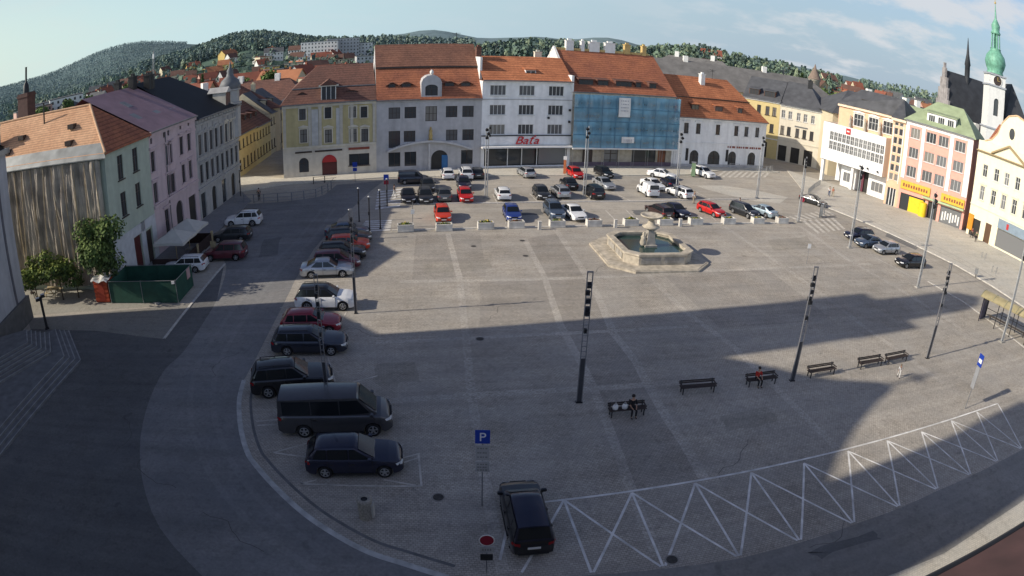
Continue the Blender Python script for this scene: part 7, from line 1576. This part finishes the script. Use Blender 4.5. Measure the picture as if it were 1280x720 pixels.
wood('valley_trees', '', (-47, -30), (420, 900), 210, 5, 8, 13, 18, .4, .2); wood('valley_trees', '', (-30, -10), (380, 700), 120, 6, 8, 13, 20, .34, .3); wood('far_trees', '', (-18, -4), (900, 1300), 700, 7, 10, 15, 14, .5, .6); wood('far_trees', '', (30, 47), (520, 900), 240, 8, 8, 12, 16, .38, .2)
# distant houses
HC = [mat('house_'+n, c, .9, amt=.08, scale=.3) for n, c in (('white', (.62, .61, .58)), ('cream', (.55, .48, .34)), ('pink', (.48, .3, .25)), ('yellow', (.56, .40, .14)), ('grey', (.38, .38, .38)), ('ochre', (.4, .3, .18)))]
RC = [mat('far_roof_'+n, c, .9, amt=.15, scale=.3) for n, c in (('red', (.24, .08, .05)), ('brown', (.12, .065, .05)), ('grey', (.09, .095, .1)), ('orange', (.34, .14, .07)))]
HM = {}; WQ = MB().quad((-.6, 0, -.7), (.6, 0, -.7), (.6, 0, .7), (-.6, 0, .7)).mesh('window', [GLASS])
def house_meshes(w, d, h, rh, flat, hc, rc):
    key = (w, d, h, rh, flat, hc, rc)
    if key not in HM:
        q = MB(); q.box(-w/2, w/2, -d/2, d/2, -2, h)
        if not flat: q.poly([(-w/2, -d/2, h), (-w/2, d/2, h), (-w/2, 0, h+rh)]); q.poly([(w/2, -d/2, h), (w/2, 0, h+rh), (w/2, d/2, h)])
        r = MB()
        if flat: r.box(-w/2-.2, w/2+.2, -d/2-.2, d/2+.2, h+.002, h+.4)
        else:
            e = .5; k = rh/(d/2)
            r.add([(-w/2-e, -d/2-e, h-e*k), (w/2+e, -d/2-e, h-e*k), (w/2+e, 0, h+rh+.05), (-w/2-e, 0, h+rh+.05), (-w/2-e, d/2+e, h-e*k), (w/2+e, d/2+e, h-e*k)], [(0, 1, 2, 3), (3, 2, 5, 4)]); r.box(w*.2, w*.2+.7, -.4, .4, h+rh*.6, h+rh+1.1)
        g = None
        HM[key] = (q.mesh('wall', [HC[hc]]), r.mesh('roof', [RC[rc]]), None)
    return HM[key]
cn = ('white', 'cream', 'pink', 'yellow', 'grey', 'ochre'); rn = ('red', 'brown', 'grey', 'orange')
nh = [0]
def far_house(azd, r, w, d, h, rh, hc, rc, rot, where, flat=False, name='distant_house'):
    x, y = P_(azd, r); w_, rf, g = house_meshes(w, d, h, rh, flat, hc, rc)
    lab = 'distant %s %s with %s %s roof %s' % (cn[hc], 'block' if flat else 'house', 'flat' if flat else 'pitched', rn[rc], where)
    o = thing(name, lab, 'house' if not flat else 'apartment block', (x, y, bz_(azd, r)), -math.radians(azd)+rot, 'distant houses of the town'); link('wall', w_, o); link('roof', rf, o)
    nx = max(2, int(w/3)); nz = max(1, int(h/3))
    for i in range(nx):
        for j in range(nz): link('window', WQ, o, (-w/2+w*(i+.5)/nx, -d/2-.02, h*(j+.45)/nz))
    return o
rg = random.Random(21)
def scatter(azs, rs, n, where, flatp=.1, sizes=((10, 9, 6, 4), (14, 9, 5, 4), (9, 8, 6, 5), (18, 10, 8, 4), (12, 9, 9, 4))):
    placed = []
    t = 0
    while len(placed) < n and t < 4000:
        t += 1; a = rg.uniform(*azs); r = rg.uniform(*rs); p = P_(a, r)
        if any((p[0]-q_[0])**2+(p[1]-q_[1])**2 < 19**2 for q_ in placed): continue
        placed.append(p); w, d, h, rh = rg.choice(sizes); far_house(a, r, w, d, h, rh, rg.choice((0, 0, 0, 1, 1, 2, 3, 4, 5)), rg.choice((0, 0, 1, 1, 2, 3)), rg.uniform(-.9, .9), where, rg.random() < flatp)
scatter((-30, -15), (190, 330), 20, 'just beyond the left row of houses'); scatter((-38, -14), (330, 640), 62, 'in the valley at the left'); scatter((-44, -34), (300, 560), 14, 'beyond the tiled roof at the left edge')
scatter((27, 42), (300, 560), 46, 'on the slope at the right'); scatter((12, 28), (330, 520), 10, 'among trees right of the scaffold roof'); scatter((-8, 12), (500, 600), 5, 'in the wood behind the shop roofs')
for a, r, w, h, hc in ((-44.6, 340, 22, 12, 2), (-43.0, 350, 20, 14, 4), (-41.2, 345, 20, 15, 0), (-17.4, 600, 34, 20, 0), (-15.4, 610, 30, 22, 4), (-14.0, 620, 26, 16, 0), (-19.0, 480, 30, 10, 1), (-20.6, 400, 24, 9, 2), (-12.6, 520, 30, 10, 4), (-21.5, 430, 16, 10, 3)): far_house(a, r, w, 12, h, 0, hc, 2, rg.uniform(-.2, .2), {True: 'beyond the tiled roof at the far left', False: 'above the ochre baroque house'}[a < -30], True, 'apartment_block')
# nearer roofs behind the square
def big(lab, azd, r, w, d, h, rh, hc, rm, rot, name='back_house', z=0):
    x, y = P_(azd, r); o = thing(name, lab, 'building', (x, y, z), -math.radians(azd)+rot)
    q = MB(); q.box(-w/2, w/2, -d/2, d/2, 0, h); q.build('wall', hc, o); e = .5; k = rh/(d/2); hp = d*.4
    q = MB(); q.add([(-w/2-e, -d/2-e, h-.1), (w/2+e, -d/2-e, h-.1), (w/2+e, d/2+e, h-.1), (-w/2-e, d/2+e, h-.1), (-w/2+hp, 0, h+rh), (w/2-hp, 0, h+rh)], [(0, 1, 5, 4), (1, 2, 5), (2, 3, 4, 5), (3, 0, 4)]); rf = q.build('roof', rm, o)
    for i in range(3): window(o, -w/2+w*(i+.5)/3, h-3, 1.2, 1.6, y=-d/2-.2)
    for i in range(2): q = MB(); q.box(-w*.2+i*w*.35, -w*.2+i*w*.35+1.2, -.6, .6, h+rh*.8, h+rh+1.3); q.build('chimney', WHITE, rf)
    return o
OLDR = mat('old_grey_roof', (.15, .145, .14), .85, amt=.2, scale=.4, stain=.2)
big('long grey roofed building behind the arched house', 18.2, 172, 62, 20, 12.5, 6.0, HC[1], OLDR, .25); big('second grey roof with white chimneys behind the scaffold', 15.2, 190, 30, 18, 14.5, 5, HC[0], OLDR, -.1)
big('brown roofed house just behind the ornate corner house', -26.4, 128, 20, 14, 8.5, 5.0, HC[1], TILE_BROWN, .4); big('dark red roofed house beyond the side street', -22.8, 150, 26, 14, 8, 5, HC[1], TILE_BROWN, -.3); big('orange roofed house left of the baroque house roof', -19.6, 160, 26, 12, 7.5, 3.5, HC[5], TILE_ORANGE, .1); big('slate blue roofed house behind the side street', -18.2, 140, 16, 12, 7, 3.5, HC[4], SLATE, -.2)
big('small grey roofed building at the left edge beyond the tiled roof', -46.0, 78, 9, 9, 12.0, 3.5, HC[4], SLATE, .3); big('dark roof behind the peach house', 33.6, 150, 40, 18, 13, 5, HC[1], SLATE, .5); big('green roofed hall behind the pink house', 36.2, 135, 26, 16, 14, 4, HC[1], GREENR, -.6)
# brick chimney stack at the left
x, y = P_(-45.2, 120); o = thing('brick_chimney', 'dark brick chimney stack with a metal flue at the left edge', 'chimney', (x, y, 0)); q = MB(); q.box(-1.5, 1.5, -1.2, 1.2, 0, 19.6); q.box(-1.65, 1.65, -1.35, 1.35, 18.9, 19.3); q.build('stack', mat('dark_brick', (.075, .04, .035), .9, amt=.2), o); q = MB(); q.lathe([(.7, 19.6), (.6, 21), (.22, 21.6), (.2, 24.2), (.28, 24.3)], 10); q.build('flue', DARKM, o)
x, y = P_(-32.6, 420); o = thing('lattice_mast', 'grey lattice telephone mast in the valley at the left', 'mast', (x, y, bz_(-32.6, 420))); q = MB()
for sx in (-1, 1):
    for sy in (-1, 1): q.tube((sx*1.1, sy*1.1, 0), (sx*.25, sy*.25, 31), .12, n=5)
for k in range(10): s0 = 1.1-.085*k; q.tube((-s0, -s0, k*3.1), (s0, -s0, k*3.1+3), .07, n=4); q.tube((s0, -s0, k*3.1), (-s0, -s0, k*3.1+3), .07, n=4)
q.build('lattice', GALV, o); q = MB(); q.box(-.5, .5, -.6, .6, 26, 29); q.build('aerials', SWH, o)
# round old tower with a conical roof
x, y = P_(25.95, 190); o = thing('round_tower', 'old round stone tower with a conical roof among the trees', 'tower', (x, y, 0)); q = MB(); q.lathe([(1.7, 0), (1.7, 18.1), (1.9, 18.2), (1.9, 18.7)], 16); q.build('wall', STONE, o); q = MB(); q.lathe([(2.1, 18.65), (1.3, 20.3), (.5, 21.8), (.04, 23.2)], 16); q.build('roof', mat('mossy_roof', (.2, .15, .12), .9, amt=.2), o)
# gothic church with baroque tower at the right
x, y = P_(43.3, 172); WCH = mat('white_church_render', (.7, .7, .68), .9, amt=.04, stain=.1); COPPER = mat('green_copper', (.15, .36, .26), .55, amt=.25, scale=1.2, stain=.3); DSL = mat('dark_church_slate', (.035, .038, .045), .7, amt=.25, scale=.5)
o = thing('church_tower_building', 'white church tower with green onion dome and dark steep-roofed nave', 'church', (x, y, 0), -math.radians(43.3)+.35)
q = MB(); wall_face(q, -2.6, 2.6, 0, 31.5, [(-.8, .8, 21, 25.5, True)], y=-2.6, depth=.4); q.quad((2.6, -2.6, 0), (2.6, 2.6, 0), (2.6, 2.6, 31.5), (2.6, -2.6, 31.5)); q.quad((-2.6, 2.6, 0), (-2.6, -2.6, 0), (-2.6, -2.6, 31.5), (-2.6, 2.6, 31.5)); q.quad((2.6, 2.6, 0), (-2.6, 2.6, 0), (-2.6, 2.6, 31.5), (2.6, 2.6, 31.5)); q.quad((-2.6, -2.6, 31.5), (2.6, -2.6, 31.5), (2.6, 2.6, 31.5), (-2.6, 2.6, 31.5)); tw = q.build('tower', WCH, o)
MB().box(-.8, .8, -2.25, -2.2, 21, 25.5).build('window', GLASS, tw); q = MB(); q.box(2.61, 2.66, -.7, .7, 21, 25.5); q.build('window', GLASS, tw)
for z in (17.5, 28.5, 31.4): MB().box(-2.9, 2.9, -2.9, 2.9, z, z+.4).build('cornice', mat('grey_church_trim', (.34, .36, .4), .8), tw)
q = MB(); q.lathe([(.0, 0), (1.3, .02)], 24, 0, Matrix.Translation((0, -2.66, 30.1)) @ Matrix.Rotation(PI/2, 4, 'X'), cap=False); q.lathe([(1.3, .02), (1.45, .12), (1.5, .0)], 24, 1, Matrix.Translation((0, -2.66, 30.1)) @ Matrix.Rotation(PI/2, 4, 'X'), cap=False); q.box(-.06, .06, -2.8, -2.7, 30.1, 31.1, 2); q.box(0, .7, -2.8, -2.7, 30.05, 30.17, 2); q.build('clock_face', [FRAME_D, WCH, GOLD], tw)
q = MB(); q.lathe([(2.7, 31.9), (2.4, 32.6), (2.9, 33.6), (3.3, 35), (2.9, 36.6), (1.9, 37.8), (1.6, 38.3), (1.75, 38.6)], 12); q.build('onion_dome', COPPER, tw)
q = MB()
for k in range(8): a = k*PI/4; q.tube((1.35*math.cos(a), 1.35*math.sin(a), 38.5), (1.2*math.cos(a), 1.2*math.sin(a), 42.6), .2, n=6)
q.lathe([(.7, 38.5), (.6, 42.6)], 8); q.lathe([(1.5, 42.6), (1.6, 42.9), (1.2, 43.4), (1.3, 44.2), (1.4, 44.9), (.8, 46), (.35, 46.8), (.2, 49), (.06, 51.2)], 10); q.build('lantern', COPPER, tw)
q = MB(); q.lathe([(.3, 51.0), (.3, 51.5)], 8); q.box(-.07, .07, -.07, .07, 51.4, 53.2); q.box(-.6, .6, -.07, .07, 52.3, 52.5); q.build('cross', GOLD, tw)
q = MB(); q.add([(2.7, -2, 0), (15, -2, 0), (15, 14, 0), (2.7, 14, 0), (2.7, -2, 16), (15, -2, 16), (15, 14, 16), (2.7, 14, 16), (7.0, 3, 31), (8.5, 14, 31)], [(0, 1, 5, 4), (4, 5, 8), (5, 6, 9, 8), (7, 4, 8, 9), (6, 7, 9), (1, 2, 6, 5)]); q.build('chancel_roof', DSL, o)
q = MB(); gx, gy = P_(38.35, 190); M = (Matrix.Translation((x, y, 0)) @ Matrix.Rotation(-math.radians(43.3)+.35, 4, 'Z')).inverted() @ Matrix.Translation((gx, gy, 0)) @ Matrix.Rotation(-math.radians(97), 4, 'Z')
q.add([M @ Vector(v) for v in [(-4.5, 0, 17), (4.5, 0, 17), (4.5, 26, 17), (-4.5, 26, 17), (0, 0, 30.2), (0, 26, 30.2)]], [(1, 2, 5, 4), (3, 0, 4, 5), (2, 3, 5)]); q.build('nave_roof', DSL, o)
q = MB(); q.add([M @ Vector(v) for v in [(-4.5, 0, 0), (4.5, 0, 0), (4.5, 26, 0), (-4.5, 26, 0), (-4.5, 0, 17), (4.5, 0, 17), (4.5, 26, 17), (-4.5, 26, 17)]], [(0, 1, 5, 4), (1, 2, 6, 5), (2, 3, 7, 6), (3, 0, 4, 7)]); q.build('nave_wall', mat('grey_gothic_stone', (.3, .28, .28), .95, amt=.25, scale=.8, stain=.3), o)
q = MB(); gp = [(-5, 15), (5, 15), (5, 18.5), (4, 18.5), (4, 21.5), (3, 21.5), (3, 25), (2, 25), (2, 28), (1, 28), (1, 30.8), (.4, 30.8), (.4, 32.3), (-.4, 32.3), (-.4, 30.8), (-1, 30.8), (-1, 28), (-2, 28), (-2, 25), (-3, 25), (-3, 21.5), (-4, 21.5), (-4, 18.5), (-5, 18.5)]
n = len(gp); q.add([M @ Vector((a, -.8, b_)) for a, b_ in gp]+[M @ Vector((a, -.1, b_)) for a, b_ in gp], [tuple(range(n)), tuple(range(2*n-1, n-1, -1))]+[(i, n+i, n+(i+1) % n, (i+1) % n) for i in range(n)]); q.build('stepped_gable', MATS['grey_gothic_stone'], o)
q = MB(); q.lathe([(.9, 28), (.9, 33.5), (1.1, 33.7), (.5, 37), (.08, 42)], 8, 0, M @ Matrix.Translation((0, 8.5, 0))); q.build('fleche', DSL, o)
q = MB()
for k in range(4): q.box(4.4, 6.2, 3+k*6, 4.6+k*6, 0, 17.5-.2*k, 0, M)
q.build('buttresses_relief', WCH, o)

# ================================================================ light and sky
SUN_AZ, SUN_EL = 255.5, 29.0
w = bpy.data.worlds.new('World'); scene.world = w; w.use_nodes = True; nt = w.node_tree; N = nt.nodes; L = nt.links; N.clear()
sky = N.new('ShaderNodeTexSky'); sky.sky_type = 'NISHITA'; sky.sun_disc = False; sky.sun_elevation = math.radians(SUN_EL); sky.sun_rotation = math.radians(SUN_AZ); sky.altitude = 400; sky.air_density = 1.1; sky.dust_density = .35; sky.ozone_density = 1.5
tc = N.new('ShaderNodeTexCoord'); sp_ = N.new('ShaderNodeSeparateXYZ'); L.new(tc.outputs['Generated'], sp_.inputs[0])
def math_(op, a, b=None, clamp=False):
    n = N.new('ShaderNodeMath'); n.operation = op; n.use_clamp = clamp
    for i, v in enumerate((a, b)):
        if v is None: continue
        if isinstance(v, (int, float)): n.inputs[i].default_value = v
        else: L.new(v, n.inputs[i])
    return n.outputs[0]
zz = math_('MAXIMUM', sp_.outputs[2], .0); den = math_('ADD', zz, .24)
cx = math_('DIVIDE', sp_.outputs[0], den); cy = math_('DIVIDE', sp_.outputs[1], den)
cv = N.new('ShaderNodeCombineXYZ'); L.new(cx, cv.inputs[0]); L.new(cy, cv.inputs[1])
def cloud(scale, lo, hi, off):
    mp = N.new('ShaderNodeMapping'); mp.inputs['Location'].default_value = off; L.new(cv.outputs[0], mp.inputs['Vector'])
    n = N.new('ShaderNodeTexNoise'); n.inputs['Scale'].default_value = scale; n.inputs['Detail'].default_value = 8; n.inputs['Roughness'].default_value = .58; L.new(mp.outputs[0], n.inputs['Vector'])
    r = N.new('ShaderNodeMapRange'); r.interpolation_type = 'SMOOTHSTEP'; r.inputs[1].default_value = lo; r.inputs[2].default_value = hi; L.new(n.outputs['Fac'], r.inputs[0]); return r.outputs[0]
c1 = cloud(2.0, .47, .62, (3.1, 1.7, 0))
# cloudier towards the right-hand (eastern) part of the sky
east = N.new('ShaderNodeMapRange'); east.interpolation_type = 'SMOOTHSTEP'; east.inputs[1].default_value = .10; east.inputs[2].default_value = .55; east.inputs[3].default_value = .10; east.inputs[4].default_value = 1.0; L.new(sp_.outputs[0], east.inputs[0])
c1 = math_('MULTIPLY', c1, east.outputs[0])
def mapr(v, a, b_, c, d):
    r = N.new('ShaderNodeMapRange'); r.interpolation_type = 'SMOOTHSTEP'; r.inputs[1].default_value = a; r.inputs[2].default_value = b_; r.inputs[3].default_value = c; r.inputs[4].default_value = d; L.new(v, r.inputs[0]); return r.outputs[0]
def mixc(f, a, b_, mode='MIX'):
    m = N.new('ShaderNodeMix'); m.data_type = 'RGBA'; m.blend_type = mode
    for i, v in ((0, f), (6, a), (7, b_)):
        if isinstance(v, (int, float)): m.inputs[i].default_value = v
        elif isinstance(v, tuple): m.inputs[i].default_value = (*v, 1)
        else: L.new(v, m.inputs[i])
    return m.outputs[2]
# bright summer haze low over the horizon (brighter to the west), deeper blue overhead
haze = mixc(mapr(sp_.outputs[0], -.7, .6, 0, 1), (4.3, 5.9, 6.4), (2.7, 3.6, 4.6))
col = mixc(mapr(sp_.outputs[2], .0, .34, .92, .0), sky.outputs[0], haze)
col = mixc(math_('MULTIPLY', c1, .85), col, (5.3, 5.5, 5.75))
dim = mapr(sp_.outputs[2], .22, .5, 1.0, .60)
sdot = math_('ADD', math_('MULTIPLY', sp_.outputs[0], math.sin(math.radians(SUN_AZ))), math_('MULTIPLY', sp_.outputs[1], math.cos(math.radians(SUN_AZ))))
dim = math_('MULTIPLY', dim, math_('MULTIPLY', mapr(sdot, .62, 1.0, 1.0, 2.6), mapr(sp_.outputs[1], -.7, .05, 1.9, 1.0)))  # unseen sky behind camera brightened for shaded facades, overhead dimmed for darker shadows
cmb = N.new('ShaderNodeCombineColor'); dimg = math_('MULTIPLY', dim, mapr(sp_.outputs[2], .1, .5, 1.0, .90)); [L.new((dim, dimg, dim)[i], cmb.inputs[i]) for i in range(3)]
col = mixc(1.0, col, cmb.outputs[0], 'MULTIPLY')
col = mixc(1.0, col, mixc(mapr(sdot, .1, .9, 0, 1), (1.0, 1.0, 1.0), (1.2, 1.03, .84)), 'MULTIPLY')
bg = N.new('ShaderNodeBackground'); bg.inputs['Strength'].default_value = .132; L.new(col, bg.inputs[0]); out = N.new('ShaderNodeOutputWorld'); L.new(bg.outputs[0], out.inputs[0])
sd = bpy.data.lights.new('sun', 'SUN'); sd.energy = 5.0; sd.angle = math.radians(.55); sd.color = (1.0, .90, .755); so = bpy.data.objects.new('sun', sd); COL.objects.link(so)
e_, a_ = math.radians(SUN_EL), math.radians(SUN_AZ); S = Vector((math.sin(a_)*math.cos(e_), math.cos(a_)*math.cos(e_), math.sin(e_))); so.rotation_euler = S.to_track_quat('Z', 'Y').to_euler(); so.location = (-60, -20, 80)
# ================================================================ camera: a wide-angle webcam lens with strong barrel distortion
cd = bpy.data.cameras.new('webcam'); co = bpy.data.objects.new('webcam', cd); COL.objects.link(co); scene.camera = co
cd.type = 'PANO'; cd.sensor_width = 36; cd.sensor_height = 20.25; cd.sensor_fit = 'HORIZONTAL'; cd.clip_start = .1; cd.clip_end = 20000; cd.lens = 16
cd.panorama_type = 'FISHEYE_LENS_POLYNOMIAL'; F_ = 823.4855*36/1280; cd.fisheye_fov = math.radians(160)
cd.fisheye_polynomial_k0 = 0; cd.fisheye_polynomial_k1 = SG/F_; cd.fisheye_polynomial_k2 = 0; cd.fisheye_polynomial_k3 = SG*.0773174/F_**3; cd.fisheye_polynomial_k4 = SG*.0541414/F_**4
pitch, roll = .37789707, .03469166
fwd = Vector((0, math.cos(pitch), -math.sin(pitch))); up0 = Vector((0, math.sin(pitch), math.cos(pitch))); rt0 = Vector((1, 0, 0))
rt = math.cos(roll)*rt0+math.sin(roll)*up0; up = -math.sin(roll)*rt0+math.cos(roll)*up0
Mx = Matrix((( rt.x, up.x, -fwd.x, 0), (rt.y, up.y, -fwd.y, 0), (rt.z, up.z, -fwd.z, 20), (0, 0, 0, 1))); co.matrix_world = Mx
scene.view_settings.view_transform = 'Standard'; scene.view_settings.look = 'None'; scene.view_settings.exposure = 0
scene.cycles.max_bounces = 6; scene.cycles.diffuse_bounces = 3; scene.cycles.transparent_max_bounces = 6
scene.cycles.use_denoising = True
scene.render.resolution_x = 1024; scene.render.resolution_y = 576


# ================================================================ every separate piece becomes an object of its own
def pieces_of(me):
    n = len(me.vertices); par = list(range(n))
    def find(a):
        while par[a] != a: par[a] = par[par[a]]; a = par[a]
        return a
    for e in me.edges:
        a, b = find(e.vertices[0]), find(e.vertices[1])
        if a != b: par[a] = b
    isl = {}
    for v in me.vertices: isl.setdefault(find(v.index), []).append(v.index)
    if len(isl) < 2 or len(isl) > 300: return None
    keys = list(isl); B = []
    for k in keys:
        c = [me.vertices[i].co for i in isl[k]]; B.append(([min(p[j] for p in c) for j in range(3)], [max(p[j] for p in c) for j in range(3)]))
    sz = [max(b[1][j]-b[0][j] for j in range(3)) for b in B]; g = list(range(len(keys)))
    def f2(a):
        while g[a] != a: g[a] = g[g[a]]; a = g[a]
        return a
    for i in range(len(keys)):
        for j in range(i+1, len(keys)):
            gap = math.sqrt(sum(max(0, B[i][0][k]-B[j][1][k], B[j][0][k]-B[i][1][k])**2 for k in range(3)))
            if gap <= max(.02, .5*max(sz[i], sz[j])): g[f2(i)] = f2(j)
    grp = {}
    for i, k in enumerate(keys): grp.setdefault(f2(i), []).extend(isl[k])
    return list(grp.values()) if len(grp) > 1 else None
RENAME = {'net_seams': 'net_seam', 'pilasters_relief': 'pilaster', 'mullion_frame': 'mullion', 'spotlights_relief': 'spotlight', 'floodlights_relief': 'floodlight', 'print': 'print_mark', 'laths': 'lath', 'cornice_blocks': 'cornice_block', 'relief_panels': 'relief_panel', 'buttresses_relief': 'buttress', 'roof_seams': 'roof_seam', 'text_lines': 'text_mark', 'lettering': 'letter', 'zebra_crossing': 'zebra_stripe', 'side_roof': 'side_roof', 'spacer_bars': 'spacer_bar', 'tube_frame': 'scaffold_tube'}
SKIP = ('crown', 'foliage', 'body', 'face', 'hair', 'shirt', 'trousers')
done = {}
for o in list(scene.objects):
    if o.type != 'MESH' or o.get('kind') == 'stuff' or o.name.split('.')[0] in SKIP: continue
    me = o.data
    if me.name not in done:
        done[me.name] = None
        if len(me.vertices) < 8000:
            ps = pieces_of(me)
            if ps and len(ps) <= 100:
                out = []
                for vs in ps:
                    idx = {v: i for i, v in enumerate(vs)}; pf = [p for p in me.polygons if p.vertices[0] in idx]
                    m2 = bpy.data.meshes.new(me.name); m2.from_pydata([me.vertices[v].co for v in vs], [], [tuple(idx[v] for v in p.vertices) for p in pf])
                    for m_ in me.materials: m2.materials.append(m_)
                    m2.polygons.foreach_set('material_index', [p.material_index for p in pf]); m2.polygons.foreach_set('use_smooth', [p.use_smooth for p in pf]); m2.update(); out.append(m2)
                done[me.name] = out
    out = done[me.name]
    if not out: continue
    base = o.name.split('.')[0]; nm = RENAME.get(base, base)
    kids = list(o.children)
    for k, m2 in enumerate(out):
        if k == 0: o.data = m2; o.name = nm
        else:
            c = o.copy(); c.data = m2; c.name = nm; COL.objects.link(c)
for o in list(scene.objects):
    b_ = o.name.split('.')[0]
    if b_ in RENAME and RENAME[b_] != b_: o.name = RENAME[b_]
